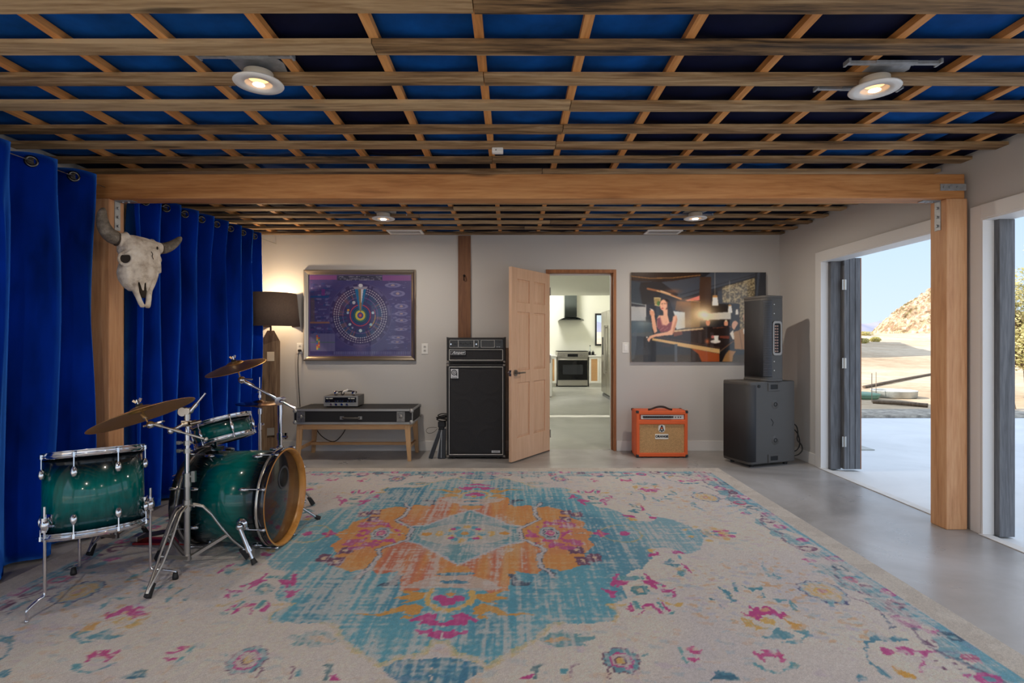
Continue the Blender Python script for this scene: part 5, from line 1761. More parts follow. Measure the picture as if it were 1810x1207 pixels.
for s, lab, nm in ((1, 'upper bronze hi-hat cymbal of the pair on the hi-hat stand', 'hi_hat_cymbal'), (-1, 'lower bronze hi-hat cymbal of the pair on the hi-hat stand', 'hi_hat_cymbal')):
    zc = z_(714) + s * 0.0022
    th_ = thing(nm, lab, 'cymbal', (SC.x, SC.y, zc), None, None)
    obj('plate', cymbal_mesh(Matrix.Translation((SC.x, SC.y, zc)) @ Matrix.Rotation(math.radians(1.0), 4, 'Y') @ Matrix.Diagonal((1, 1, s, 1)), 0.178, 0.05, 0.014, 0.016), M_DKCYM, th_)

# low tripod hidden behind the floor tom: only its feet show
SC = Vector((-2.43, 3.33, 0))
t = thing('snare_stand', 'low chrome tripod stand mostly hidden behind the floor tom, black feet showing', 'stand', SC)
tripod(t, SC, [(-2.30, 3.44, RT), (-2.43, 3.12, RT), (-2.58, 3.42, RT)], 0.24, 0.06)
obj('tube', MB().cyl((SC.x, SC.y, 0.045), (SC.x, SC.y, 0.50), 0.014, n=16), M_STEEL, t)
bk = MB()
for q in range(3):
    a = 2 * PI * q / 3 + 0.3
    d = Vector((math.cos(a), math.sin(a), 0))
    bk.tube([SC + Vector((0, 0, 0.48)), SC + d * 0.06 + Vector((0, 0, 0.49)), SC + d * 0.13 + Vector((0, 0, 0.50)), SC + d * 0.135 + Vector((0, 0, 0.55))], 0.007, 8, 1)
obj('basket', bk, M_STEEL, t)

# ------------------------------------------------------------------ bison skull on the left post
SK = Vector((-2.668, 3.63, 0))
t = thing('bison_skull', 'weathered white bison skull with grey horns hung on the left timber post', 'skull', (-2.673, 3.64, 1.93))
tb_ = NT('weathered bone')
tb_.set(Roughness=0.75)
vb = tb_.coord('Object', (1, 1, 1))
tb_.l(tb_.ramp(tb_.noise(vb, 14, 6, 0.65), [(0.3, (168, 150, 132)), (0.5, (222, 210, 194)), (0.7, (240, 232, 220))]), tb_.b.inputs['Base Color'])
tb_.bump(tb_.noise(vb, 45, 6), 0.5, 0.006)
M_BONE = tb_.m
M_BONEDK = mat('bone hollow', (52, 44, 38), 0.9)
th2 = NT('horn')
th2.set(Roughness=0.65)
vb = th2.coord('Object', (1, 1, 1))
th2.l(th2.ramp(th2.noise(vb, 26, 6, 0.7), [(0.3, (74, 66, 58)), (0.55, (122, 112, 100)), (0.75, (158, 150, 138))]), th2.b.inputs['Base Color'])
th2.bump(th2.noise(vb, 70, 5), 0.6, 0.004)
M_HORN = th2.m
# frame of the skull: right = its lateral axis in view, fwd = out of the face, up = towards the crown
fwd = Vector((0.90, -0.34, 0.16)).normalized()
upv = Vector((-0.10, 0.12, 1.0))
upv = (upv - fwd * upv.dot(fwd)).normalized()
latr = fwd.cross(upv) * -1.0
KO = Vector((-2.465, 3.60, 1.842))


def K(l, f, u):
    return KO + latr * l + fwd * f + upv * (u * 0.86 if u < 0 else u)


# check: +l should be to the right in the picture
if latr.x < 0:
    latr = -latr
secs = [  # u, half width, front depth, back depth, squareness
    (0.105, 0.02, 0.00, -0.05), (0.095, 0.085, 0.035, -0.09), (0.06, 0.118, 0.062, -0.11), (0.0, 0.122, 0.075, -0.11),
    (-0.05, 0.105, 0.078, -0.09), (-0.10, 0.104, 0.074, -0.075), (-0.15, 0.092, 0.066, -0.07), (-0.20, 0.076, 0.056, -0.07),
    (-0.245, 0.064, 0.044, -0.066)]
sk = MB()
n = 20
vs = []
for (u_, hw_, ff, bb) in secs:
    for i in range(n):
        a = 2 * PI * i / n
        ca, sa = math.cos(a), math.sin(a)
        ex = 0.75
        l_ = hw_ * math.copysign(abs(ca) ** ex, ca)
        f_ = (ff if sa > 0 else -bb) * math.copysign(abs(sa) ** ex, sa)
        vs.append(K(l_, f_, u_))
fs = [(i * n + j, i * n + (j + 1) % n, (i + 1) * n + (j + 1) % n, (i + 1) * n + j) for i in range(len(secs) - 1) for j in range(n)]
fs += [tuple(range(n))[::-1], tuple(range((len(secs) - 1) * n, len(secs) * n))]
sk.add(vs, fs, True)

def blade(pts):
    """tapered bone bar through (l, f, u, half width, half depth) points"""
    mb = MB()
    vs = []
    for (l_, f_, u_, hw_, hd_) in pts:
        for i in range(12):
            a = 2 * PI * i / 12
            vs.append(K(l_ + hw_ * math.cos(a), f_ + hd_ * math.sin(a), u_))
    m_ = len(pts)
    mb.add(vs, [(i * 12 + j, i * 12 + (j + 1) % 12, (i + 1) * 12 + (j + 1) % 12, (i + 1) * 12 + j) for i in range(m_ - 1) for j in range(12)] + [tuple(range(12))[::-1], tuple(range((m_ - 1) * 12, m_ * 12))], True)
    return mb


horn_pts = {}
for s in (-1, 1):
    # cheek, upper jaw, muzzle bone, brow ridge, tooth row, nasal bone, horn core: all fused into the one skull surface
    addmb(sk, blade([(s * 0.090, 0.0, -0.07, 0.020, 0.035), (s * 0.092, -0.02, -0.12, 0.028, 0.05), (s * 0.088, -0.03, -0.17, 0.033, 0.060), (s * 0.080, -0.035, -0.22, 0.030, 0.056), (s * 0.066, -0.03, -0.275, 0.024, 0.042), (s * 0.050, -0.014, -0.31, 0.017, 0.03)]))
    addmb(sk, blade([(s * 0.056, 0.0, -0.22, 0.024, 0.036), (s * 0.050, 0.002, -0.27, 0.020, 0.03), (s * 0.042, 0.008, -0.33, 0.016, 0.022), (s * 0.031, 0.018, -0.385, 0.017, 0.015), (s * 0.021, 0.024, -0.425, 0.020, 0.012), (s * 0.017, 0.024, -0.445, 0.013, 0.009)]))
    addmb(sk, blade([(s * 0.072, -0.085, -0.15, 0.010, 0.014), (s * 0.068, -0.094, -0.20, 0.012, 0.018), (s * 0.058, -0.08, -0.255, 0.010, 0.012)]))
    addmb(sk, blade([(s * 0.026, 0.052, -0.14, 0.03, 0.016), (s * 0.025, 0.046, -0.20, 0.027, 0.014), (s * 0.022, 0.038, -0.25, 0.019, 0.009), (s * 0.016, 0.034, -0.29, 0.011, 0.006), (s * 0.013, 0.033, -0.315, 0.006, 0.005)]))
    addmb(sk, blade([(s * 0.070, 0.052, -0.02, 0.030, 0.018), (s * 0.092, 0.040, -0.045, 0.026, 0.018), (s * 0.108, 0.022, -0.06, 0.020, 0.016)]))
    ec = K(s * 0.106, 0.020, -0.085)
    en = (latr * s * 0.82 + fwd * 0.57 + upv * 0.02).normalized()
    EM = axis_M(ec, en, upv)
    sk.torus(EM @ Matrix.Diagonal((1.12, 1.0, 1.5, 1)), 0.038, 0.0115, 28, 10)
    obj('eye_hollow', MB().lathe([(0.036, 0.0105), (0.026, 0.0100), (0.0, 0.0095)], EM, 24), M_BONEDK, t, solid=0.002)
    hb0 = [(0.10, -0.012, 0.062), (0.14, -0.015, 0.06), (0.185, -0.014, 0.075), (0.222, -0.008, 0.12), (0.235, 0.0, 0.18), (0.225, 0.006, 0.235)] if s < 0 else [(0.10, -0.012, 0.060), (0.15, -0.015, 0.064), (0.19, -0.012, 0.078), (0.23, -0.004, 0.105), (0.265, 0.006, 0.14), (0.292, 0.012, 0.178)]
    pts = [K(s * a_, b_, c_) for a_, b_, c_ in hb0]
    sk.tube([pts[0] * 1.4 - pts[1] * 0.4, pts[0], pts[1]], [0.058, 0.046, 0.040], 16)
    hk_ = 1.0 if s < 0 else 0.84
    obj('horn', MB().tube(pts[1:], [0.043 * hk_, 0.046 * hk_, 0.041 * hk_, 0.034 * hk_, 0.024 * hk_, 0.006], 18, 2), M_HORN, t)
    obj('horn_collar', MB().torus(axis_M(pts[1], pts[1] - pts[0], (0, 0, 1)), 0.041 * hk_, 0.006, 22, 8), mat('horn edge', (70, 56, 44), 0.8), t)
so_ = obj('cranium', sk, M_BONE, t)
md = so_.modifiers.new('Fuse', 'REMESH')
md.mode = 'VOXEL'
md.voxel_size = 0.0045
md.use_smooth_shade = True
md = so_.modifiers.new('Soft', 'SMOOTH')
md.factor = 0.5
md.iterations = 6
obj('nasal_hollow', blade([(0, 0.004, -0.235, 0.036, 0.028), (0, 0.0, -0.30, 0.030, 0.020), (0, 0.004, -0.36, 0.018, 0.012)]), M_BONEDK, t, weld=True)
obj('skull_crack', MB().tube([K(0.02, 0.0785, -0.01), K(0.028, 0.0795, -0.03), K(0.024, 0.0795, -0.045), K(0.032, 0.078, -0.07)], 0.0022, 6), M_BONEDK, t)
obj('skull_hole', MB().lathe([(0, 0.003), (0.007, 0.002), (0.008, 0)], axis_M(K(0.072, 0.066, 0.03), fwd, upv) @ Matrix.Diagonal((1.5, 0.8, 1, 1)), 12), M_BONEDK, t)
obj('wire_hanger', MB().tube([K(-0.02, -0.05, 0.10), K(-0.05, -0.09, 0.13), Vector((-2.673, 3.64, 1.98))], 0.002, 6), mat('brass wire', (190, 140, 60), 0.3, 1.0), t)
# ------------------------------------------------------------------ materials reading the painted colour
def colmat(name, rough, sheen=0.0, nscale=0.0, namp=0.0, bump=0.0, coat=0.0):
    t = NT(name)
    t.set(Roughness=rough, Sheen_Weight=sheen, Coat_Weight=coat, Coat_Roughness=0.03)
    at = t.n('ShaderNodeAttribute', attribute_name='Col')
    c = at.outputs['Color']
    if namp > 0:
        v = t.coord('Object')
        nz = t.noise(v, nscale, 3, 0.7)
        r = t.ramp(nz, [(0.28, tuple([255 * (1 - namp)] * 3)), (0.72, (255, 255, 255))])
        mm = t.n('ShaderNodeMixRGB', blend_type='MULTIPLY')
        mm.inputs['Fac'].default_value = 1.0
        t.l(c, mm.inputs['Color1'])
        t.l(r, mm.inputs['Color2'])
        c = mm.outputs['Color']
        if bump > 0:
            t.bump(nz, bump, 0.006)
    t.l(c, t.b.inputs['Base Color'])
    return t.m


# ------------------------------------------------------------------ the rug
RCX, RCY, RHW, RHD = -0.30, 3.505, 2.335, 1.83
RNEAR = 2.06
STEP = 0.008
nx, ny = int(2 * RHW / STEP) + 1, int((RHD + RNEAR) / STEP) + 1
xs = np.linspace(RCX - RHW, RCX + RHW, nx).astype(np.float32)
ys = np.linspace(RCY - RNEAR, RCY + RHD, ny).astype(np.float32)
XX, YY = np.meshgrid(xs, ys)
# woven drawing: fold into the near right quadrant (dx >= 0 right, dy >= 0 towards the camera), with a wobble
w1 = (smooth_noise((ny, nx), 18, 18) - 0.5) * 0.04
w2 = (smooth_noise((ny, nx), 18, 18) - 0.5) * 0.04
j1 = (smooth_noise((ny, nx), 2, 2) - 0.5) * 0.014
j2 = (smooth_noise((ny, nx), 2, 2) - 0.5) * 0.014
DX = np.abs(XX - RCX + w1 * 0.6) + j1
DY = np.abs(RCY - YY + w2 * 0.6) + j2
CRM, TEAL, DTEAL, ORG_, RED, YEL = (226, 216, 208), (84, 170, 196), (34, 128, 168), (226, 148, 62), (206, 104, 78), (228, 184, 100)
MAG, NAV, PUR, LIL, GLD = (200, 44, 142), (36, 70, 104), (104, 48, 92), (192, 190, 202), (222, 152, 46)
cv = Canvas(DX, DY, CRM)


def q(pts):
    """photo pixels in the near right quadrant -> (dx, dy)"""
    out = []
    for x, y in pts:
        p = G(x, y)
        out.append((p.x - RCX, RCY - p.y))
    return out


def c3(pts):
    return q([(1040 + x / 4.31, 950 + y / 4.31) for x, y in pts])


def c2(pts):
    return q([(560 + x / 3.481, 1000 + y / 3.481) for x, y in pts])


def c1(pts):
    return q([(560 + x / 3.481, 830 + y / 3.481) for x, y in pts])


def c4(pts):
    return q([(1400 + x / 4.415, 980 + y / 4.415) for x, y in pts])


# ground wash of the cream field
wash = smooth_noise((ny, nx), 40, 40)
cv.mix(np.clip((wash - 0.5) * 2.4, 0, 1), (206, 202, 210), 0.75)
cv.mix(np.clip((0.5 - wash) * 2.2, 0, 1), (230, 218, 204), 0.6)
# medallion
med = [(0, 0), (q([(1246, 946)])[0][0], 0)] + q([(1243, 960), (1236, 974), (1212, 982), (1188, 972), (1150, 973), (1154, 987), (1137, 1008), (1114, 1013), (1100, 1030), (1107, 1061), (1070, 1073), (1096, 1087), (1086, 1103), (997, 1105), (974, 1112), (953, 1135), (905, 1161), (859, 1184), (833, 1167), (798, 1161), (790, 1138)]) + [(0, q([(777, 1138)])[0][1])]
MEDM = cv.inside(med)
cv.mix(MEDM, TEAL)
deep = np.clip((smooth_noise((ny, nx), 26, 60) - 0.45) * 3, 0, 1)
cv.mix(MEDM, DTEAL, 0.0)
cv.mix(MEDM.astype(np.float32) * deep, DTEAL, 0.75)
far = np.clip((DX - 0.75) / 0.5, 0, 1)
cv.mix(MEDM.astype(np.float32) * far, (168, 188, 198), 0.55)
cv.line(q([(997, 1104), (974, 1111), (953, 1135), (905, 1161), (859, 1184), (833, 1167), (798, 1161), (790, 1138), (777, 1138)]), 0.03, (214, 196, 140), 0.8)
cv.line(c3([(200, 665), (240, 590), (130, 530)]), 0.02, YEL, 0.7)
# pendant
cv.poly([(0, q([(770, 1166)])[0][1])] + q([(800, 1168), (833, 1173), (853, 1187), (822, 1207)]) + [(0, 1.72)], DTEAL)
cv.poly([(0, 1.70)] + q([(830, 1207)]) + [(0.42, 1.62), (0.30, 1.68)], (206, 190, 160), 0.4)
# orange field
ornge = [(0, q([(824, 1001)])[0][1])] + q([(896, 965), (923, 961), (920, 946.5), (1052, 946.5), (1040, 956), (1051, 968), (1031, 981), (1034, 1000), (991, 1014), (959, 1008), (948, 1020), (913, 1014), (902, 1029), (895, 1049), (870, 1054), (848, 1042)]) + [(0, q([(810, 1045)])[0][1])]
OM = cv.inside(ornge)
cv.mix(OM, ORG_)
inner = OM & cv.inside([(0, 0.15), (0, 0.9)] + q([(905, 1060), (948, 1020), (959, 1008), (956, 985), (965, 976), (920, 956), (923, 961), (896, 965)]))
redw = np.clip(0.5 + (smooth_noise((ny, nx), 8, 90) - 0.5) * 2.2, 0, 1)
cv.mix(inner.astype(np.float32) * redw, RED, 0.85)
cv.mix(OM.astype(np.float32) * np.clip((smooth_noise((ny, nx), 30, 30) - 0.5) * 2, 0, 1), (206, 116, 110), 0.45)
# diamond and its flower
dia = [(0, 0), (q([(920, 946)])[0][0], 0)] + q([(920, 957), (896, 962)]) + [(0, q([(816, 998)])[0][1])]
cv.poly(dia, (90, 158, 176))
cv.line(q([(923, 961), (896, 965), (816, 999)]), 0.022, LIL)
cv.ell(0, 0, 0.30, 0.19, (206, 198, 190), 0.85)
cv.glow(0.16, 0.23, 0.12, 0.1, (206, 198, 200), 0.7)
for k in range(12):
    a = 2 * PI * k / 12
    cv.ell(0.115 * math.cos(a), 0.13 * math.sin(a), 0.024, 0.034, YEL if k % 2 else TEAL)
cv.ell(0.085, 0.085, 0.02, 0.022, MAG)
cv.ell(0, 0, 0.07, 0.075, TEAL, 0.8)
cv.ell(0, 0, 0.028, 0.03, GLD)
cv.ell(0.25, 0.0, 0.035, 0.03, GLD)
cv.ell(0.17, 0.0, 0.022, 0.05, YEL)
# pocket outline: grey line edged with navy
pk = [(q([(922, 946)])[0][0], 0)] + q([(920, 956), (965, 975), (956, 985), (959, 1008), (972, 1018), (976, 1026)])
cv.line(pk, 0.034, (58, 84, 108))
cv.line(pk, 0.02, (196, 194, 204))
# magenta halo and hexagon flower
hx0_ = 0.541
ang_ = np.arctan2(DY / 0.2, (DX - hx0_) / 0.13)
rad_ = np.hypot(DY / 0.2, (DX - hx0_) / 0.13)
cv.mix((rad_ > 0.62) & (rad_ < 1.0 + 0.25 * np.sin(ang_ * 9)) & (smooth_noise((ny, nx), 4, 4) > 0.52), MAG, 0.9)


def hexa_(r, c):
    cv.poly([(hx0_ + r * 0.62 * math.cos(PI / 6 + k * PI / 3 + PI / 6), r * 1.12 * math.sin(PI / 6 + k * PI / 3 + PI / 6)) for k in range(6)], c)


for r, c in ((0.115, (120, 170, 186)), (0.098, LIL), (0.082, NAV), (0.066, (200, 190, 196)), (0.05, MAG), (0.032, (220, 150, 160))):
    hexa_(r, c)
for px, py in ((1017, 976), (1028, 995), (1050, 989.5)):
    (a, b), = q([(px, py)])
    cv.poly([(a - 0.04, b - 0.055), (a + 0.04, b - 0.055), (a + 0.04, b + 0.055), (a - 0.04, b + 0.055)], PUR)
    cv.poly([(a - 0.013, b - 0.02), (a + 0.013, b - 0.02), (a + 0.013, b + 0.02), (a - 0.013, b + 0.02)], (224, 190, 160))
for px, py, w_ in ((985, 966, 0.05), (1004, 972, 0.05), (1021, 965, 0.04), (1012, 960, 0.06)):
    (a, b), = q([(px, py)])
    cv.ell(a, b, w_, 0.03, (190, 70, 150), 0.85)
(a, b), = q([(1063, 947)])
cv.ell(a, 0, 0.05, 0.03, MAG)
cv.ell(a, 0, 0.018, 0.07, MAG)
cv.ell(1.0, 0.0, 0.13, 0.16, YEL, 0.6, 0.9)
cv.ell(1.02, 0.0, 0.03, 0.045, MAG)
# navy hooks
cv.poly(c2([(1170, 68), (1225, 70), (1235, 105), (1310, 120), (1308, 138), (1200, 138), (1195, 95)]), NAV)
# axis ornaments near the camera end
def ax_(y, hw, hh, c):
    (a, b), = q([(905 - 0.24 * (y - 604), y)])
    cv.ell(0, b, hw, hh, c)


cv.poly([(0, q([(812, 1016)])[0][1]), (0.19, q([(812, 1030)])[0][1]), (0.26, q([(812, 1044)])[0][1]), (0.0, q([(812, 1052)])[0][1])], (204, 192, 188), 0.85)
ax_(1011, 0.075, 0.06, ORG_)
ax_(1018.5, 0.10, 0.022, DTEAL)
ax_(1033.5, 0.072, 0.022, DTEAL)
cv.poly([(0, q([(800, 1044)])[0][1])] + q([(842, 1046), (842, 1060), (828, 1074)]) + [(0, q([(790, 1084)])[0][1])], TEAL)
cv.line(q([(836, 1048), (838, 1060), (828, 1072), (808, 1080), (792, 1084)]), 0.032, YEL)
ax_(1056, 0.04, 0.05, (120, 176, 186))
ax_(1056, 0.02, 0.02, ORG_)
cv.ell(*q([(813, 1062)])[0], 0.032, 0.03, MAG)
ax_(1069, 0.042, 0.038, MAG)
for pl_ in ([(842, 1054), (893, 1049), (870, 1057), (897, 1062), (866, 1066), (880, 1072), (850, 1066)],
            [(836, 1078), (852, 1070), (876, 1076), (900, 1089), (942, 1090), (942, 1092), (893, 1093), (866, 1084), (852, 1092), (834, 1090)],
            [(846, 1094), (862, 1093), (862, 1098), (848, 1098)]):
    cv.poly(q(pl_), GLD, 0.95)
bow = [(790, 365), (840, 345), (835, 318), (900, 308), (960, 335), (1000, 350), (980, 366), (930, 352), (920, 382), (862, 376), (815, 386)]
cv.poly([(0, c2([(790, 362)])[0][1])] + c2(bow) + [(0, c2([(790, 386)])[0][1])], MAG)
cv.poly([(0, c2([(770, 418)])[0][1])] + c2([(818, 416), (842, 404), (880, 420), (942, 408), (912, 440), (862, 436), (832, 456)]) + [(0, c2([(770, 460)])[0][1])], MAG)
# flower of broken magenta strokes
for pl_ in ([(210, 290), (240, 290), (222, 340), (310, 345), (300, 365), (222, 400), (170, 380), (180, 350)],
            [(95, 395), (150, 420), (245, 425), (205, 442), (205, 480), (170, 480), (150, 440)],
            [(425, 287), (455, 300), (480, 340), (590, 390), (572, 400), (505, 372), (525, 408), (490, 400), (408, 350), (455, 345)],
            [(545, 412), (620, 418), (672, 398), (642, 425), (682, 470), (638, 480), (640, 437), (560, 432)],
            [(278, 565), (300, 498), (312, 530), (334, 575), (300, 580)],
            [(358, 605), (395, 575), (382, 522), (470, 518), (560, 600), (535, 600), (455, 540), (415, 545), (400, 590)],
            [(535, 505), (625, 570), (590, 578), (558, 550)]):
    cv.poly(c3(pl_), MAG)
cv.poly(c3([(320, 410), (345, 380), (430, 376), (462, 405), (440, 450), (350, 460)]), (60, 140, 156))
cv.poly(c3([(358, 412), (380, 400), (412, 402), (418, 430), (370, 438)]), (212, 196, 176))
for pl_ in ([(225, 310), (300, 310), (430, 320), (430, 335), (300, 340), (235, 338)], [(205, 375), (225, 370), (222, 395), (205, 398)], [(520, 375), (560, 372), (552, 395)], [(560, 455), (630, 450), (610, 470)],
            [(315, 500), (350, 495), (385, 560), (340, 560)], [(490, 505), (520, 500), (560, 560), (540, 570)], [(570, 590), (660, 585), (650, 605), (590, 605)]):
    cv.poly(c3(pl_), (84, 160, 172))
cv.poly(c3([(138, 520), (275, 520), (270, 540), (180, 542)]), YEL)
cv.poly(c3([(500, 460), (600, 515), (735, 525), (700, 545), (620, 535), (540, 500)]), YEL)
# leaf shapes right of it
for pl_, c in (([(450, 100), (520, 105), (490, 130), (455, 125)], YEL), ([(452, 138), (540, 125), (545, 148), (460, 160)], MAG), ([(640, 118), (700, 116), (738, 135), (660, 138)], MAG),
               ([(570, 210), (630, 172), (660, 190), (650, 212), (720, 218), (700, 240), (640, 228)], (60, 140, 164)), ([(705, 205), (760, 225), (805, 270), (808, 302), (770, 260)], MAG),
               ([(690, 265), (760, 250), (755, 300), (700, 315)], (70, 150, 172)), ([(680, 140), (715, 160), (705, 185)], TEAL)):
    cv.poly(c3(pl_), c)
# flame flower
fl = [([(1168, 590), (1212, 606), (1232, 572), (1204, 530), (1250, 556), (1292, 530), (1302, 572), (1338, 534), (1400, 560), (1445, 600), (1500, 588), (1522, 615), (1482, 628), (1472, 652), (1420, 612), (1330, 612), (1290, 646), (1240, 628), (1190, 622)], MAG),
      ([(1158, 618), (1232, 650), (1292, 690), (1372, 706), (1280, 722), (1200, 692)], (222, 176, 84)), ([(1290, 650), (1340, 618), (1420, 660), (1402, 692), (1340, 668)], YEL), ([(1478, 640), (1580, 678), (1642, 668), (1602, 716), (1518, 712), (1540, 690)], (222, 166, 76)),
      ([(1290, 758), (1370, 770), (1420, 700), (1470, 730), (1560, 770), (1540, 790), (1420, 800), (1310, 785)], (84, 154, 176)), ([(1540, 725), (1640, 720), (1705, 768), (1620, 790), (1590, 830), (1450, 820), (1580, 800), (1640, 760)], (96, 162, 182)),
      ([(1098, 350), (1150, 372), (1142, 432), (1112, 420)], (66, 146, 170)), ([(1166, 372), (1240, 400), (1330, 384), (1330, 412), (1240, 428)], (70, 150, 172)), ([(1308, 430), (1342, 450), (1330, 482), (1312, 460)], (80, 154, 178)), ([(1378, 478), (1550, 486), (1440, 504)], (96, 162, 182)),
      ([(968, 378), (1052, 420), (1106, 490), (1080, 512), (1030, 440)], (62, 142, 168)), ([(918, 474), (972, 488), (960, 500), (930, 496)], (52, 124, 150)), ([(985, 508), (1040, 560), (1050, 585), (1000, 540)], (110, 160, 178)), ([(1520, 470), (1550, 500), (1600, 575), (1560, 570), (1530, 520)], (96, 162, 182)),
      ([(1330, 200), (1350, 240), (1400, 310), (1420, 290), (1480, 330), (1470, 352), (1410, 330), (1350, 290), (1318, 220)], (84, 160, 184))]
for pl_, c in fl:
    cv.poly(c3(pl_), c)
sp_n = smooth_noise((ny, nx), 4, 3)
for (cx_, cy_, rx_, ry_) in ((1050, 560, 0.20, 0.14), (1480, 320, 0.34, 0.26), (1660, 560, 0.22, 0.3), (900, 340, 0.2, 0.18)):
    (a, b), = c3([(cx_, cy_)])
    rr = np.hypot((DX - a) / rx_, (DY - b) / ry_)
    cv.mix((rr < 1) & (sp_n > 0.80), (220, 172, 124), 0.6)
    cv.mix((rr < 1) & (sp_n < 0.2), (176, 182, 210), 0.45)
# ringed flower
def ring_flower(a, b, s, cols, sy=1.2):
    an = np.arctan2(DY - b, DX - a)
    rr = np.hypot(DX - a, (DY - b) / sy) / (s * (1 + 0.05 * np.sin(an * 10)))
    for r, c in cols:
        cv.mix(rr < r, c)


(a, b), = c3([(265, 960)])
ring_flower(a, b, 0.078, ((1.0, PUR), (0.93, (96, 158, 178)), (0.66, MAG), (0.55, (210, 190, 190)), (0.34, PUR), (0.25, YEL)))
cv.poly(c3([(400, 930), (470, 905), (480, 925), (450, 935)]), (110, 170, 180))
cv.line(c3([(135, 1020), (150, 1108)]), 0.008, PUR)
# small magenta flowers
for pl_ in ([(742, 850), (800, 838), (826, 856), (800, 872), (840, 885), (885, 872), (882, 890), (842, 905), (815, 910), (796, 886)], [(775, 935), (800, 918), (835, 935), (880, 930), (872, 952), (820, 960)],
            [(1250, 875), (1300, 885), (1330, 915), (1335, 872), (1400, 878), (1412, 920), (1432, 880), (1470, 910), (1505, 970), (1470, 975), (1440, 930), (1360, 925), (1355, 975), (1330, 970)]):
    cv.poly(c3(pl_), (204, 54, 140))
cv.poly(c3([(1255, 980), (1320, 985), (1360, 1020), (1440, 1045), (1500, 1030), (1530, 975), (1585, 980), (1585, 1020), (1540, 1040), (1440, 1062), (1340, 1030)]), (84, 162, 180))
cv.poly(c3([(700, 850), (735, 850), (740, 870), (720, 910), (755, 920), (780, 970), (755, 960), (712, 905)]), (110, 176, 184))
cv.poly(c3([(1000, 1038), (1050, 1030), (1160, 1090), (1165, 1108), (955, 1108), (985, 1070)]), (16, 106, 140))
# flower by the medallion foot (near the bottom)
for pl_, c in (([(1370, 470), (1450, 430), (1530, 410), (1620, 425), (1600, 445), (1690, 440), (1700, 460), (1620, 480), (1660, 500), (1560, 500), (1530, 520), (1420, 500)], (104, 164, 176)), ([(1390, 480), (1500, 448), (1560, 450), (1570, 470), (1450, 488)], (216, 176, 130)),
               ([(1320, 625), (1410, 622), (1360, 650), (1340, 720), (1320, 720)], (84, 128, 140)), ([(1500, 660), (1545, 655), (1545, 700), (1500, 705)], (80, 160, 180)), ([(1240, 715), (1300, 685), (1320, 690), (1310, 721), (1240, 721)], MAG)):
    cv.poly(c2(pl_), c)
cv.line(c2([(1605, 628), (1570, 640), (1560, 721)]), 0.01, PUR, 0.7)
# side medallion leaf group towards the right edge, mid height (mirrored fore and aft)
(a, b), = q([(1252, 945)])
for k in range(26):
    aa = random.uniform(0, 2 * PI)
    r_ = random.uniform(0, 1)
    cv.ell(a + 0.19 * r_ * math.cos(aa), 0.17 * r_ * math.sin(aa), 0.022, 0.022, random.choice([YEL, YEL, TEAL, (84, 154, 190), MAG]), 0.9)
cv.ell(1.62, 0.0, 0.08, 0.1, (224, 186, 140), 0.6, 0.5)
# corner palmette
BR_ = [([(612, 660), (700, 650), (760, 668), (800, 655), (880, 680), (920, 700), (820, 702), (740, 700), (650, 690), (590, 720), (575, 760), (600, 840), (660, 900), (720, 940), (780, 990), (740, 1000), (650, 920), (580, 850), (556, 760), (560, 700)], (70, 140, 168)),
       ([(650, 738), (720, 740), (800, 770), (780, 800), (720, 800), (690, 770)], (200, 62, 148)), ([(810, 740), (900, 740), (1000, 785), (960, 805), (880, 800), (820, 770)], (200, 66, 150)), ([(990, 780), (1390, 788), (1385, 806), (1060, 808), (1060, 840), (1040, 950), (1012, 940), (1030, 808)], (200, 62, 148)),
       ([(1250, 660), (1330, 655), (1390, 700), (1380, 720), (1310, 715), (1260, 690)], (190, 70, 150)), ([(1025, 705), (1110, 700), (1175, 745), (1140, 762), (1060, 740)], PUR), ([(1140, 865), (1230, 880), (1300, 875), (1350, 930), (1290, 940), (1210, 930), (1190, 890)], PUR),
       ([(1255, 830), (1330, 840), (1430, 910), (1500, 930), (1600, 960), (1560, 980), (1480, 970), (1400, 920), (1300, 850)], (16, 84, 120)), ([(750, 890), (830, 930), (985, 980), (990, 1000), (870, 990), (790, 940)], (226, 164, 50)), ([(490, 935), (540, 940), (600, 1000), (500, 1000)], (70, 140, 168)), ([(1320, 965), (1480, 970), (1400, 990)], (200, 62, 148))]
for pl_, c in BR_:
    cv.poly(c4(pl_), c)
(a, b), = c4([(1105, 728)])
cv.ell(a, b, 0.016, 0.018, CRM)
(a, b), = c4([(1258, 905)])
cv.ell(a, b, 0.03, 0.025, CRM)
cv.line(c4([(700, 480), (760, 560), (800, 580), (760, 600), (760, 580)]), 0.012, (60, 90, 130))
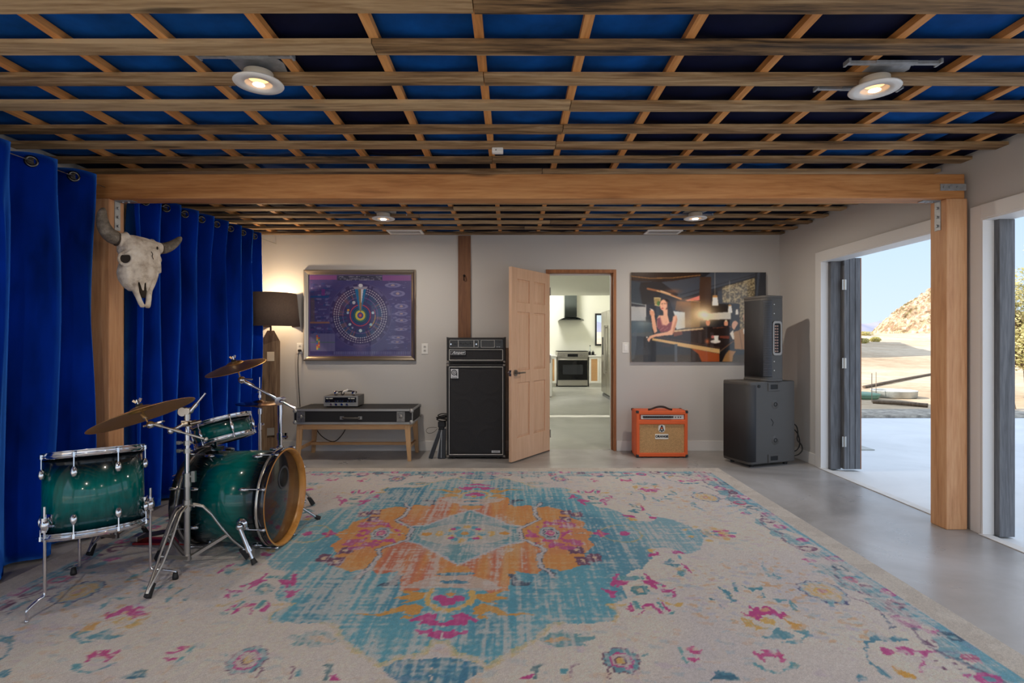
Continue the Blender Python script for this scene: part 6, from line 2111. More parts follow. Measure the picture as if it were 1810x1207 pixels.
# vines, leaves and small rings running along the right border
for ln in ([(340, 275), (450, 285), (560, 320), (672, 376)], [(450, 350), (600, 388), (700, 470), (880, 492)], [(300, 190), (400, 230), (500, 255)], [(920, 520), (930, 555), (960, 556)], [(1050, 630), (1120, 655), (1180, 664)], [(1385, 720), (1385, 790), (1450, 840)]):
    cv.line(c4(ln), 0.009, (110, 66, 110), 0.85)
for pl_, c in (([(428, 186), (520, 178), (562, 216), (480, 212)], (24, 110, 146)), ([(430, 275), (560, 268), (700, 312), (560, 312)], (80, 158, 184)), ([(602, 390), (700, 398), (810, 462), (700, 458), (640, 424)], (74, 154, 182)),
               ([(480, 150), (560, 140), (640, 215), (800, 330), (760, 335), (600, 240), (500, 200)], (96, 168, 192)), ([(1040, 490), (1110, 510), (1300, 630), (1260, 650), (1120, 590), (1050, 545)], (80, 158, 186)), ([(905, 575), (950, 582), (980, 615), (920, 610)], (90, 164, 190)),
               ([(120, 82), (200, 84), (290, 116), (200, 112)], (110, 172, 196)), ([(140, 150), (240, 140), (330, 165), (240, 170)], (110, 172, 196)), ([(1580, 770), (1660, 850), (1800, 980), (1740, 985), (1600, 880), (1480, 800)], (74, 154, 184)), ([(50, 50), (100, 36), (190, 60), (130, 74)], (204, 70, 150)), ([(180, 20), (240, 5), (330, 40), (250, 44)], (110, 56, 110))):
    cv.poly(c4(pl_), c, 0.9)
for (x_, y_, r_, c_) in ((580, 186, 0.05, MAG), (640, 302, 0.055, PUR), (840, 434, 0.06, PUR), (902, 405, 0.05, MAG), (1045, 592, 0.045, MAG), (1320, 688, 0.05, MAG)):
    (a, b), = c4([(x_, y_)])
    cv.ell(a, b, r_, r_ * 1.3, c_, 0.95, 0.5)
# field ring flower at right with stem
(a, b), = c4([(245, 312)])
ring_flower(a, b, 0.105, ((1.0, (80, 90, 140)), (0.92, (150, 180, 196)), (0.78, (226, 192, 140)), (0.5, (214, 200, 186)), (0.4, YEL), (0.2, (206, 150, 150))))
cv.poly(c4([(250, 380), (300, 400), (315, 430), (280, 430)]), (110, 170, 190))
# faint scattered tufts of colour over the whole field
tuft = smooth_noise((ny, nx), 5, 2)
for k_, (c_, lo_) in enumerate((((150, 184, 204), 0.82), ((224, 180, 150), 0.84), ((196, 176, 206), 0.85))):
    tn = smooth_noise((ny, nx), 5, 3)
    zone = smooth_noise((ny, nx), 30, 30)
    cv.mix((~MEDM) & (tn > lo_) & (zone > 0.5), c_, 0.35)
# border: vines, small flowers, thin teal band just inside the cream edge
ex = RHW - np.abs(XX - RCX)
ey = np.minimum(RCY + RHD - YY, YY - (RCY - RNEAR))
edge = np.minimum(ex, ey)
band = smooth_noise((ny, nx), 9, 9)
cv.mix((edge < 0.36) & (edge > 0.16), (200, 200, 200), 0.25)
cv.mix((edge < 0.33 + 0.08 * (band - 0.5)) & (edge > 0.19) & (band > 0.56), (104, 166, 186), 0.8)
cv.mix((edge < 0.215 + 0.06 * (band - 0.5)) & (edge > 0.155), (96, 170, 196), 0.85)
par = np.where(ex < ey, YY - RCY, XX - RCX)
vine = np.abs(edge - 0.29 - 0.05 * np.sin(np.abs(par) * 11.0)) + j1
cv.mix((vine < 0.008) & (edge < 0.5), (100, 70, 110), 0.6)
for k in range(34):
    s = 0.12 + k * 0.139
    for side in (0, 1):
        L = RHD if side == 0 else RHW
        if s > L - 0.15:
            continue
        e0 = 0.23 + 0.05 * math.sin(k * 2.1)
        cc = [MAG, PUR, (178, 84, 150), (24, 78, 110), (196, 66, 120)][k % 5]
        if side == 0:
            d_ = np.hypot((np.abs(XX - RCX) - (RHW - e0)) / 0.05, (np.abs(YY - RCY) - s) / 0.045)
        else:
            d_ = np.hypot((np.abs(XX - RCX) - s) / 0.05, (ey - e0) / 0.045)
        d_ = d_ + (band - 0.5) * 0.9 + j2 * 12
        cv.mix(d_ < 0.95, cc, 0.85)
        cv.mix(d_ < 0.4, CRM if k % 2 else (90, 160, 180), 0.9)
cv.mix(edge < 0.155, (214, 206, 196), 1.0)
cv.mix((edge < 0.155) & (band > 0.55), (196, 186, 176), 0.5)
# wear: warp and weft streaks showing the cream ground
s1 = smooth_noise((ny, nx), 2, 46)
s2 = smooth_noise((ny, nx), 46, 2)
s3 = smooth_noise((ny, nx), 2, 2)
s4 = smooth_noise((ny, nx), 50, 50)
cen = np.hypot((XX - RCX) / 1.5, (YY - RCY) / 1.5)
s5 = smooth_noise((ny, nx), 1, 14)
fade = np.clip(0.38 + (s1 - 0.5) * 1.4 + (s2 - 0.5) * 1.0 + (s3 - 0.5) * 1.1 + (s4 - 0.5) * 1.0 + (s5 - 0.5) * 1.0, 0, 1)
sat = cv.a.max(-1) - cv.a.min(-1)
wgt = np.clip(fade, 0, 1) * np.where(sat > 145, 0.4, 1.0)
cv.mix(wgt * (edge > 0.15), (218, 210, 208), 0.8)
# fine pile variation
cv.a *= 1.14
cv.a *= (0.96 + 0.08 * RNG.random((ny, nx, 1))).astype(np.float32)
ZT = 0.011 + 0.0015 * (smooth_noise((ny, nx), 8, 8) - 0.5)
ZT = np.where(edge < 0.01, 0.004, ZT)
ZT = np.where(edge < 0.001, 0.0005, ZT)
pos = np.stack([XX - RCX, YY - RCY, ZT.astype(np.float32)], -1)
rm = grid_mesh('area_rug', pos, cv.a)
rm.materials.append(colmat('woven pile', 0.95, 0.2, 420, 0.3, 1.0))
rug = bpy.data.objects.new('area_rug', rm)
rug.location = (RCX, RCY, 0)
COL.objects.link(rug)
tag(rug, 'large cream rug with worn teal, orange and magenta medallion on concrete floor', 'rug')


# ------------------------------------------------------------------ framed chart
def picture(x0, x1, z0, z1, yp, cvs, name, m, parent):
    h, w = cvs.xx.shape
    gx = np.linspace(x0, x1, w)
    gz = np.linspace(z1, z0, h)
    A, B = np.meshgrid(gx, gz)
    pos = np.stack([A - ORG[parent.name].x, np.full_like(A, yp - ORG[parent.name].y), B - ORG[parent.name].z], -1)
    me = grid_mesh(name, pos[::-1].copy(), cvs.a[::-1].copy())
    me.materials.append(m)
    o = bpy.data.objects.new(name, me)
    COL.objects.link(o)
    o.parent = parent
    ORG[o.name] = ORG[parent.name]
    return o


fx0, fx1, fz0, fz1 = wx(538), wx(735.5), wz(638), wz(478)
t = thing('framed_chart', 'silver framed purple circular chart print hanging on the back wall', 'picture', ((fx0 + fx1) / 2, BW - 0.02, fz0))
fw = 0.052
fr = MB()
prof = [(0.0, 0.0), (0.0, -0.03), (0.012, -0.042), (0.03, -0.036), (0.046, -0.022), (fw, -0.020), (fw, -0.006)]
corners = [(fx0, fz0, 1, 1), (fx1, fz0, -1, 1), (fx1, fz1, -1, -1), (fx0, fz1, 1, -1)]
vs = []
for (cx_, cz_, sx_, sz_) in corners:
    for (o_, d_) in prof:
        vs.append((cx_ + sx_ * o_, BW + d_ - 0.001, cz_ + sz_ * o_))
m_ = len(prof)
fs = []
for i in range(4):
    for j in range(m_ - 1):
        fs.append((i * m_ + j, ((i + 1) % 4) * m_ + j, ((i + 1) % 4) * m_ + j + 1, i * m_ + j + 1))
fr.add(vs, fs)
obj('frame', fr, mat('champagne silver', (192, 180, 164), 0.28, 0.95), t, weld=True)
ih, iw = 236, 300
uu, vv = np.meshgrid(np.linspace(100, 1262, iw).astype(np.float32), np.linspace(160, 1096, ih).astype(np.float32))
a1 = Canvas(uu, vv, (66, 60, 116))
n_ = smooth_noise((ih, iw), 16, 16)
a1.mix(n_ > 0.55, (56, 60, 124), 0.7)
a1.mix(np.clip((n_ - 0.5) * 3, 0, 1), (84, 66, 120), 0.5)
rs = random.Random(4)


def rect(x0, y0, x1, y1, c, a=1.0):
    a1.poly([(x0, y0), (x1, y0), (x1, y1), (x0, y1)], c, a)


rect(118, 172, 420, 222, (126, 70, 134))
rect(935, 172, 1250, 232, (132, 74, 140))
rect(430, 175, 930, 228, (52, 54, 74))
for k in range(70):
    x = rs.uniform(440, 920)
    y = rs.choice([182, 196, 210, 222])
    rect(x, y, x + rs.uniform(8, 36), y + 6, (150, 146, 170), 0.7)
for k in range(130):
    x, y = rs.uniform(125, 330), rs.uniform(240, 830)
    rect(x, y, x + rs.uniform(6, 60), y + rs.uniform(4, 26), rs.choice([(108, 106, 160), (44, 44, 96), (128, 126, 172), (92, 60, 120), (40, 66, 130)]), 0.7)
rect(120, 405, 330, 425, (20, 74, 140), 0.8)
rect(120, 700, 345, 718, (168, 110, 70), 0.8)
rect(130, 430, 172, 700, (104, 84, 70), 0.5)
rect(250, 330, 290, 400, (120, 50, 130), 0.9)
rect(125, 835, 400, 1035, (112, 110, 156), 0.8)
for k in range(16):
    rect(125 + k * 17, 835, 127 + k * 17, 1035, (90, 88, 140), 0.7)
rect(125, 932, 400, 938, (70, 110, 90), 0.9)
swc = [(206, 88, 60), (60, 150, 140), (214, 160, 60), (70, 100, 180), (222, 190, 80), (190, 70, 70)]
for r_ in range(8):
    for c_ in range(2):
        rect(190 + c_ * 20, 852 + r_ * 21, 210 + c_ * 20, 873 + r_ * 21, swc[(r_ * 2 + c_ * 3 + r_ // 3) % 6])
for k in range(150):
    x, y = rs.uniform(960, 1235), rs.uniform(245, 1000)
    rect(x, y, x + rs.uniform(10, 50), y + rs.uniform(3, 8), rs.choice([(120, 118, 168), (146, 142, 186), (46, 48, 104)]), 0.6)
for (x, y, rx_, ry_) in ((1105, 380, 82, 34), (1145, 525, 76, 30), (1145, 608, 72, 24), (1148, 685, 72, 22), (1145, 785, 70, 18), (1112, 880, 74, 22), (1100, 930, 74, 20), (1050, 285, 90, 26)):
    a1.ell(x, y, rx_, ry_, (140, 138, 184), 0.75)
    a1.ell(x, y, rx_ * 0.62, ry_ * 0.6, (84, 82, 136), 0.9)
    a1.ell(x, y, rx_ * 0.25, ry_ * 0.4, (176, 150, 150), 0.9)
for k in range(62):
    x = 390 + k * 13.8
    rect(x, 1040, x + 7, 1074, (132, 136, 184), 0.7)
CXa, CYa = 685, 628
an = np.arctan2(vv - CYa, (uu - CXa) / 0.955)
rr = np.hypot((uu - CXa) / 0.955, vv - CYa)
a1.mix(rr < 372, (54, 44, 92), 0.75)
a1.mix((rr < 372) & (rr > 360), (92, 84, 140), 0.6)
sec = np.floor((an + PI) / (2 * PI) * 90)
hsh = np.modf(np.abs(np.sin(sec * 12.9898) * 43758.5))[0]
a1.mix((rr > 305) & (rr < 345 + 14 * hsh) & (hsh > 0.5), (104, 98, 150), 0.7)
a1.mix((rr < 330) & (rr > 175), (48, 40, 82), 0.6)
a1.mix((rr < 260) & (rr > 160) & (hsh > 0.45), (36, 84, 128), 0.55)
a1.mix((rr < 250) & (rr > 190) & (hsh < 0.25), (136, 104, 92), 0.6)
a1.mix((rr < 330) & (rr > 200) & (an < -2.2), (124, 76, 96), 0.4)
for R_ in (308, 282, 256):
    a1.mix(np.abs(rr - R_) < 2.4, (190, 180, 200), 0.7)
    dots = np.abs(((an / (2 * PI) * 66) % 1.0) - 0.5) < 0.13
    a1.mix((np.abs(rr - R_) < 5.2) & dots, (238, 234, 240), 0.95)
a1.mix((np.abs(((an / (2 * PI) * 66) % 1.0) - 0.5) < 0.05) & (rr > 250) & (rr < 312), (176, 166, 190), 0.6)
a1.mix(np.abs(rr - 205) < 2.5, (150, 90, 170), 0.8)
a1.mix((np.abs(rr - 176) < 5) & (an > 0.0) & (an < 0.9), (214, 160, 60), 0.9)
a1.mix((np.abs(rr - 176) < 5) & (an > -0.4) & (an < 0.0), (176, 50, 90), 0.9)
for r_, c in ((124, (196, 66, 84)), (114, (54, 46, 96)), (104, (30, 74, 130)), (92, (24, 40, 96)), (84, (36, 88, 96)), (66, (60, 120, 80)), (58, (226, 206, 60)), (44, (240, 224, 90)), (36, (40, 70, 150)), (26, (60, 60, 150)), (20, (200, 60, 70)), (9, (230, 120, 90))):
    a1.mix(rr < r_, c)
a1.poly([(622, 326), (752, 326), (700, 575), (672, 575)], (20, 112, 168))
a1.poly([(662, 330), (712, 330), (694, 590), (680, 590)], (150, 118, 74))
a1.poly([(694, 310), (722, 310), (700, 480), (692, 480)], (232, 230, 232))
a1.poly([(600, 300), (770, 300), (752, 330), (622, 330)], (168, 160, 176))
a1.ell(688, 288, 24, 20, (236, 234, 238))
for (x, y, r_, c) in ((550, 568, 13, (226, 160, 50)), (545, 598, 14, (170, 200, 226)), (612, 482, 18, (206, 204, 214)), (826, 598, 15, (196, 222, 236)), (568, 730, 15, (180, 214, 226)), (803, 733, 16, (170, 214, 226)), (687, 800, 18, (210, 236, 240)), (597, 768, 11, (150, 160, 200))):
    a1.ell(x, y, r_, r_, c)
a1.line([(570, 856), (640, 886)], 14, (214, 210, 220))
a1.line([(114, 168), (1254, 168), (1254, 1084), (114, 1084), (114, 168)], 5, (160, 130, 170), 0.8)
a1.glow(690, 1010, 60, 60, (150, 130, 170), 0.35)
a1.mix(np.full(rr.shape, 0.22, np.float32), (96, 98, 132))  # even grey-blue veil mixed in for the glass reflection
mp = colmat('print under glass', 0.25, coat=0.6)
picture(fx0 + fw - 0.004, fx1 - fw + 0.004, fz0 + fw - 0.004, fz1 - fw + 0.004, BW - 0.012, a1, 'print', mp, t)
obj('backing', MB().box(fx0 + 0.01, fx1 - 0.01, BW - 0.009, BW - 0.001, fz0 + 0.01, fz1 - 0.01), M_BLACK, t)

# ------------------------------------------------------------------ photo print of a woman at a bar
px0, px1, pz0, pz1 = wx(1114.5), wx(1351.5), wz(640), wz(482.5)
t = thing('photo_print', 'large glossy dark photo print of a woman smoking at a bar', 'picture', ((px0 + px1) / 2, BW - 0.02, pz0))
ih, iw = 250, 376
uu, vv = np.meshgrid(np.linspace(92, 1595, iw).astype(np.float32), np.linspace(80, 1080, ih).astype(np.float32))
a1 = Canvas(uu, vv, (30, 30, 36))
a1.poly([(92, 150), (430, 190), (640, 330), (1000, 200), (1000, 420), (600, 520), (92, 620)], (46, 46, 54))
a1.poly([(92, 170), (200, 190), (180, 260), (215, 440), (92, 420)], (52, 60, 70))
a1.poly([(200, 190), (430, 180), (700, 300), (640, 380), (430, 300), (350, 440), (215, 440), (190, 250)], (38, 34, 36))
a1.poly([(430, 190), (860, 120), (860, 300), (640, 340)], (62, 66, 76))
a1.poly([(92, 80), (860, 80), (880, 120), (540, 180), (92, 170)], (46, 32, 26))
a1.line([(92, 122), (300, 146), (550, 142), (860, 112)], 9, (176, 128, 72), 0.8)
a1.poly([(985, 80), (1595, 80), (1480, 130), (640, 390), (600, 340)], (60, 66, 78))
a1.line([(640, 330), (1480, 100)], 6, (34, 34, 40))
a1.line([(660, 372), (1470, 132)], 10, (30, 30, 36))
a1.poly([(860, 130), (985, 130), (985, 620), (840, 620)], (66, 44, 30))
a1.poly([(1040, 260), (1110, 240), (1110, 420), (1300, 420), (1300, 620), (985, 620), (985, 320)], (42, 34, 30))
fol = smooth_noise((ih, iw), 3, 3)
wm = a1.inside([(1110, 242), (1472, 140), (1472, 400), (1372, 372), (1366, 740), (1300, 740), (1300, 430), (1110, 420)])
a1.mix(wm, (132, 116, 86))
a1.mix(wm & (fol > 0.56), (182, 166, 126), 0.8)
a1.mix(wm & (fol < 0.36), (80, 72, 54), 0.8)
a1.poly([(1472, 80), (1595, 80), (1595, 1080), (1370, 1080), (1370, 372), (1472, 400)], (36, 40, 50))
a1.poly([(1500, 80), (1530, 80), (1500, 380), (1480, 380)], (64, 72, 86))
a1.poly([(700, 390), (855, 338), (855, 392), (720, 402)], (226, 126, 116))
a1.poly([(92, 460), (256, 466), (250, 622), (92, 622)], (168, 168, 168))
a1.line([(92, 420), (256, 446)], 8, (150, 160, 160))
a1.line([(255, 440), (252, 626)], 7, (204, 204, 200))
for k in range(12):
    a1.line([(92, 474 + k * 12), (250, 476 + k * 12)], 3, (136, 140, 144), 0.7)
a1.poly([(92, 622), (320, 640), (330, 740), (92, 770)], (58, 72, 80))
a1.glow(230, 640, 90, 60, (150, 160, 160), 0.5)
a1.poly([(560, 512), (690, 524), (700, 700), (600, 720), (560, 640)], (196, 202, 204))
a1.poly([(600, 400), (860, 420), (860, 690), (690, 700), (690, 524), (580, 500)], (118, 86, 54), 0.8)
a1.poly([(900, 540), (1206, 520), (1206, 602), (900, 612)], (206, 204, 196))
a1.line([(275, 262), (460, 300), (650, 378)], 22, (168, 108, 70), 0.85)
a1.line([(380, 286), (650, 378)], 8, (248, 206, 150), 0.9)
a1.line([(420, 285), (530, 322)], 10, (255, 226, 180), 0.9)
a1.glow(560, 290, 80, 22, (150, 96, 66), 0.6)
a1.glow(890, 550, 150, 110, (255, 226, 176), 0.95)
a1.glow(905, 555, 60, 45, (255, 246, 226), 0.9)
a1.glow(740, 650, 110, 80, (206, 180, 136), 0.6)
a1.glow(700, 420, 120, 50, (170, 120, 74), 0.6)
a1.line([(700, 390), (860, 410)], 8, (230, 170, 110), 0.7)
for (x, y0_, y1_, w_) in ((1026, 80, 335, 5), (1190, 175, 440, 4), (1272, 420, 492, 3)):
    a1.line([(x, y0_), (x, y1_)], w_, (212, 206, 190), 0.9)
a1.poly([(1003, 335), (1052, 335), (1066, 452), (994, 452)], (246, 238, 222))
a1.poly([(1003, 335), (1052, 335), (1056, 358), (1000, 358)], (190, 140, 80))
a1.poly([(1178, 438), (1208, 438), (1222, 532), (1170, 532)], (242, 236, 224))
a1.poly([(1178, 438), (1208, 438), (1210, 456), (1176, 456)], (180, 134, 80))
a1.poly([(1260, 490), (1284, 490), (1290, 552), (1254, 552)], (232, 226, 214))
a1.poly([(344, 358), (422, 362), (416, 462), (356, 450)], (196, 176, 126))
a1.poly([(352, 372), (410, 372), (406, 446), (362, 440)], (150, 130, 80))
a1.ell(398, 426, 18, 26, (70, 110, 50))
# counter and bar
a1.poly([(92, 760), (340, 740), (340, 800), (92, 790)], (72, 76, 78))
a1.poly([(560, 735), (900, 708), (1210, 680), (1230, 700), (900, 740), (880, 832), (570, 824)], (112, 62, 42))
a1.poly([(660, 736), (900, 716), (1040, 700), (1040, 790), (880, 850), (668, 828)], (48, 28, 26))
a1.poly([(560, 728), (900, 700), (905, 716), (570, 746)], (206, 178, 140))
a1.poly([(900, 716), (1215, 690), (1240, 850), (1085, 945), (600, 870), (340, 800), (360, 780), (560, 800)], (40, 28, 25))
a1.poly([(330, 812), (1082, 936), (1080, 986), (320, 850)], (206, 168, 112))
a1.line([(400, 800), (1080, 920)], 6, (92, 62, 44))
a1.poly([(760, 930), (1075, 988), (1075, 1080), (880, 1080), (840, 990)], (160, 78, 38))
a1.poly([(600, 940), (720, 930), (840, 990), (880, 1080), (600, 1080)], (44, 36, 34))
a1.poly([(92, 790), (330, 840), (600, 890), (600, 1080), (92, 1080)], (26, 26, 32))
a1.poly([(574, 880), (608, 880), (608, 1080), (574, 1080)], (74, 80, 90))
a1.poly([(92, 800), (160, 690), (150, 900), (130, 1040), (92, 1070)], (70, 78, 86), 0.7)
a1.glow(250, 960, 120, 90, (48, 48, 54), 0.6)
a1.line([(1085, 960), (1230, 850)], 10, (120, 84, 56))
a1.poly([(1075, 990), (1160, 920), (1110, 1080), (1075, 1080)], (30, 24, 24))
a1.ell(1032, 852, 56, 20, (226, 216, 206))
a1.poly([(1012, 785), (1068, 785), (1060, 852), (1022, 852)], (236, 228, 218))
a1.ell(1000, 800, 16, 18, (206, 110, 100))
a1.glow(940, 850, 22, 26, (220, 120, 70), 0.8)
a1.poly([(1080, 790), (1190, 790), (1190, 822), (1080, 812)], (120, 60, 44))
for x, y in ((948, 640), (1150, 650)):
    a1.ell(x, y, 23, 38, (232, 158, 124))
    a1.ell(x, y - 30, 12, 10, (255, 230, 190))
a1.poly([(895, 690), (1000, 690), (1000, 714), (895, 714)], (34, 26, 28))
a1.poly([(1120, 676), (1186, 676), (1186, 692), (1120, 692)], (34, 26, 28))
# man at the right
a1.poly([(1190, 760), (1230, 722), (1244, 830), (1225, 830)], (226, 218, 206))
a1.poly([(1236, 742), (1310, 720), (1368, 690), (1368, 945), (1246, 935)], (166, 122, 76))
a1.line([(1300, 740), (1330, 930)], 8, (128, 90, 56))
a1.ell(1252, 672, 38, 52, (216, 166, 136))
a1.poly([(1240, 570), (1300, 555), (1304, 700), (1275, 735), (1238, 730), (1285, 650), (1275, 600)], (44, 28, 22))
a1.ell(1360, 590, 16, 46, (206, 156, 126))
a1.poly([(1340, 720), (1368, 690), (1368, 760), (1345, 770)], (236, 230, 220))
a1.poly([(1106, 1080), (1140, 1000), (1180, 948), (1262, 960), (1230, 1010), (1220, 1080)], (160, 116, 68))
a1.poly([(1232, 1080), (1250, 980), (1368, 945), (1368, 1080)], (26, 32, 44))
# woman
SKN, SKD = (226, 168, 136), (186, 122, 92)
a1.poly([(412, 410), (440, 378), (486, 372), (520, 400), (545, 470), (572, 550), (560, 620), (520, 640), (470, 560), (448, 540), (450, 700), (420, 690), (410, 560)], (34, 22, 20))
a1.poly([(448, 500), (500, 490), (505, 555), (600, 560), (604, 600), (560, 700), (430, 745), (378, 690), (378, 600), (400, 560), (450, 560)], SKN)
a1.poly([(380, 600), (412, 580), (436, 668), (486, 676), (552, 616), (560, 700), (540, 735), (420, 750), (384, 700)], (128, 62, 66))
for k in range(26):
    x, y = rs.uniform(390, 545), rs.uniform(600, 740)
    if y > 560 + abs(x - 460) * 0.5 and y > 640:
        a1.line([(x, y), (x + 14, y - 18)], 5, rs.choice([(176, 106, 106), (86, 40, 46), (206, 150, 140)]), 0.7)
a1.line([(412, 566), (440, 660), (486, 676), (552, 612)], 6, (170, 104, 100))
a1.ell(452, 446, 40, 62, SKN)
a1.poly([(470, 400), (500, 410), (505, 480), (488, 500), (492, 440)], SKD, 0.7)
a1.line([(432, 432), (446, 428)], 6, (60, 36, 30))
a1.line([(462, 428), (482, 430)], 6, (60, 36, 30))
a1.ell(440, 482, 13, 6, (170, 60, 60))
a1.line([(446, 440), (438, 466)], 4, SKD)
a1.poly([(500, 400), (545, 470), (575, 560), (560, 620), (520, 640), (500, 560), (500, 480)], (36, 24, 22))
a1.poly([(560, 566), (598, 566), (608, 610), (580, 720), (552, 780), (470, 785), (360, 800), (310, 820), (290, 860), (268, 830), (300, 790), (360, 768), (500, 742), (536, 716)], SKN)
a1.poly([(598, 566), (608, 610), (580, 720), (552, 780), (560, 700), (586, 620)], SKD, 0.7)
a1.poly([(310, 545), (350, 548), (366, 640), (384, 740), (352, 762), (330, 700)], SKN)
a1.poly([(296, 510), (325, 488), (350, 516), (356, 560), (318, 570), (298, 545)], SKN)
a1.line([(302, 486), (338, 504)], 7, (244, 236, 226))
for k in range(4):
    a1.line([(310 + k * 10, 560), (302 + k * 12, 518)], 5, SKD, 0.6)
a1.ell(268, 805, 9, 10, (226, 214, 200))
for k in range(7):
    a1.line([(436 + k * 16, 880), (440 + k * 16, 910)], 5, (120, 60, 56), 0.6)
for x, y_, h_ in ((840, 740, 130), (970, 750, 200), (770, 950, 120)):
    a1.poly([(x, y_), (x + 40, y_), (x + 40, y_ + h_), (x, y_ + h_)], (120, 124, 136), 0.18)
bl = a1.a
for ax in (0, 1, 0, 1):
    bl = (np.roll(bl, 1, ax) + np.roll(bl, -1, ax) + 1.6 * bl) / 3.6
a1.a = bl * 1.14 * (0.97 + 0.06 * RNG.random(bl.shape[:2] + (1,)).astype(np.float32))
mp2 = colmat('gloss photo print', 0.22, coat=0.8)
picture(px0, px1, pz0, pz1, BW - 0.0325, a1, 'print', mp2, t)
obj('mount', MB().box(px0, px1, BW - 0.032, BW - 0.001, pz0, pz1), mat('acrylic edge', (214, 206, 196), 0.3), t)
# ------------------------------------------------------------------ kitchen seen through the door
KY = 15.0
kx = lambda x, Y=KY: (x - 905) * Y / F
kz = lambda y, Y=KY: EYE + (604 - y) * Y / F
M_SST = mat('stainless', (196, 192, 184), 0.28, 1.0)
M_GLASSK = mat('black oven glass', (18, 19, 21), 0.06)
t = thing('range_oven', 'stainless kitchen range with black glass oven door, seen through the doorway', 'oven', (kx(1013), KY + 0.25, 0))
x0, x1 = kx(985.5), kx(1039)
ztop = kz(622)
obj('body', MB().box(x0, x1, KY, KY + 0.44, 0.03, ztop), M_SST, t, 0.004)
obj('control_fascia', MB().box(x0 - 0.01, x1 + 0.01, KY - 0.05, KY + 0.02, kz(632), kz(623)), M_SST, t, 0.008)
obj('display', MB().box(kx(1003), kx(1021), KY - 0.053, KY - 0.05, kz(631), kz(626)), M_GLASSK, t)
for px in (989, 993.5, 998, 1026, 1030, 1034.5):
    obj('knob', MB().cyl((kx(px), KY - 0.05, kz(628.5)), (kx(px), KY - 0.085, kz(628.5)), 0.03, 0.026, n=16), M_SST, t)
dr_ = obj('oven_door', MB().box(x0 + 0.01, x1 - 0.01, KY - 0.03, KY, kz(672), kz(634)), M_GLASSK, t, 0.004)
obj('door_rail', MB().box(x0 + 0.01, x1 - 0.01, KY - 0.034, KY - 0.03, kz(637), kz(634)), M_SST, dr_)
obj('handle', MB().cyl((x0 + 0.05, KY - 0.08, kz(636)), (x1 - 0.05, KY - 0.08, kz(636)), 0.017, n=12).cyl((x0 + 0.08, KY - 0.08, kz(636)), (x0 + 0.08, KY - 0.03, kz(636)), 0.01, n=8).cyl((x1 - 0.08, KY - 0.08, kz(636)), (x1 - 0.08, KY - 0.03, kz(636)), 0.01, n=8), M_SST, dr_)
obj('window', MB().box(x0 + 0.14, x1 - 0.14, KY - 0.032, KY - 0.03, kz(662), kz(645)), mat('oven window', (48, 50, 54), 0.08), dr_)
obj('drawer', MB().box(x0 + 0.01, x1 - 0.01, KY - 0.025, KY, kz(681), kz(673)), M_SST, t, 0.004)
obj('cooktop', MB().box(x0 - 0.02, x1 + 0.01, KY - 0.03, KY + 0.43, ztop, ztop + 0.02), M_BLACK, t, 0.004)
obj('toe_kick', MB().box(x0 + 0.02, x1 - 0.02, KY + 0.02, KY + 0.42, 0, 0.03), M_BLACK, t)

M_CABW = mat('white cabinet', (236, 234, 226), 0.45)
M_CANE = mat('tan cane panel', (196, 152, 104), 0.7, var=0.12, vscale=120)


def cabinet(label, x0, x1, y0, y1, z1, panels):
    t = thing('kitchen_cabinet', label, 'cabinet', ((x0 + x1) / 2, y0, 0))
    obj('body', MB().box(x0, x1, y0, y1, 0.09, z1), M_CABW, t)
    obj('toe_kick', MB().box(x0 + 0.01, x1 - 0.01, y0 + 0.05, y1, 0, 0.09), M_CABW, t)
    for (a, b) in panels:
        d = obj('door', MB().cells([a, a + 0.05, b - 0.05, b], [0.11, 0.16, z1 - 0.06, z1 - 0.01], y0 - 0.02, y0, {(1, 1)}), M_CABW, t)
        obj('panel', MB().box(a + 0.05, b - 0.05, y0 - 0.01, y0 - 0.004, 0.16, z1 - 0.06), M_CANE, d)
    return t


ct = kz(631)
cabinet('white kitchen cabinet with tan panel right of the range', kx(1041), kx(1066), KY, 15.44, ct, [(kx(1041.5), kx(1059))])
cabinet('white kitchen cabinet left of the range, behind the island', kx(962), kx(984), KY, 15.44, ct, [(kx(966), kx(983))])
obj_t = obj('countertop', MB().box(kx(1040), kx(1070), KY - 0.04, 15.44, ct, ct + 0.04), mat('white stone', (238, 236, 230), 0.25), None, 0.004)
tag(obj_t, 'white stone countertop right of the range', 'countertop')
obj_t = obj('countertop', MB().box(kx(960), kx(984.5), KY - 0.04, 15.44, ct, ct + 0.04), mat('white stone', (238, 236, 230), 0.25), None, 0.004)
tag(obj_t, 'white stone countertop left of the range', 'countertop')
IY = 12.2
t = thing('kitchen_island', 'pale kitchen island cabinet just past the open door edge', 'cabinet', (kx(955, IY), IY, 0))
obj('body', MB().box(0.10, kx(976, IY), IY, IY + 1.6, 0.02, kz(632, IY)), M_CABW, t)
obj('side_panel', MB().box(kx(976, IY), kx(976, IY) + 0.012, IY + 0.06, IY + 1.54, 0.06, kz(636, IY)), mat('pale green panel', (206, 208, 194), 0.5), t)
obj('top', MB().box(0.06, kx(981, IY), IY - 0.04, IY + 1.64, kz(632, IY), kz(632, IY) + 0.04), mat('white stone', (238, 236, 230), 0.25), t, 0.004)
obj('plinth', MB().box(0.12, kx(975, IY), IY + 0.05, IY + 1.55, 0, 0.02), M_CABW, t)

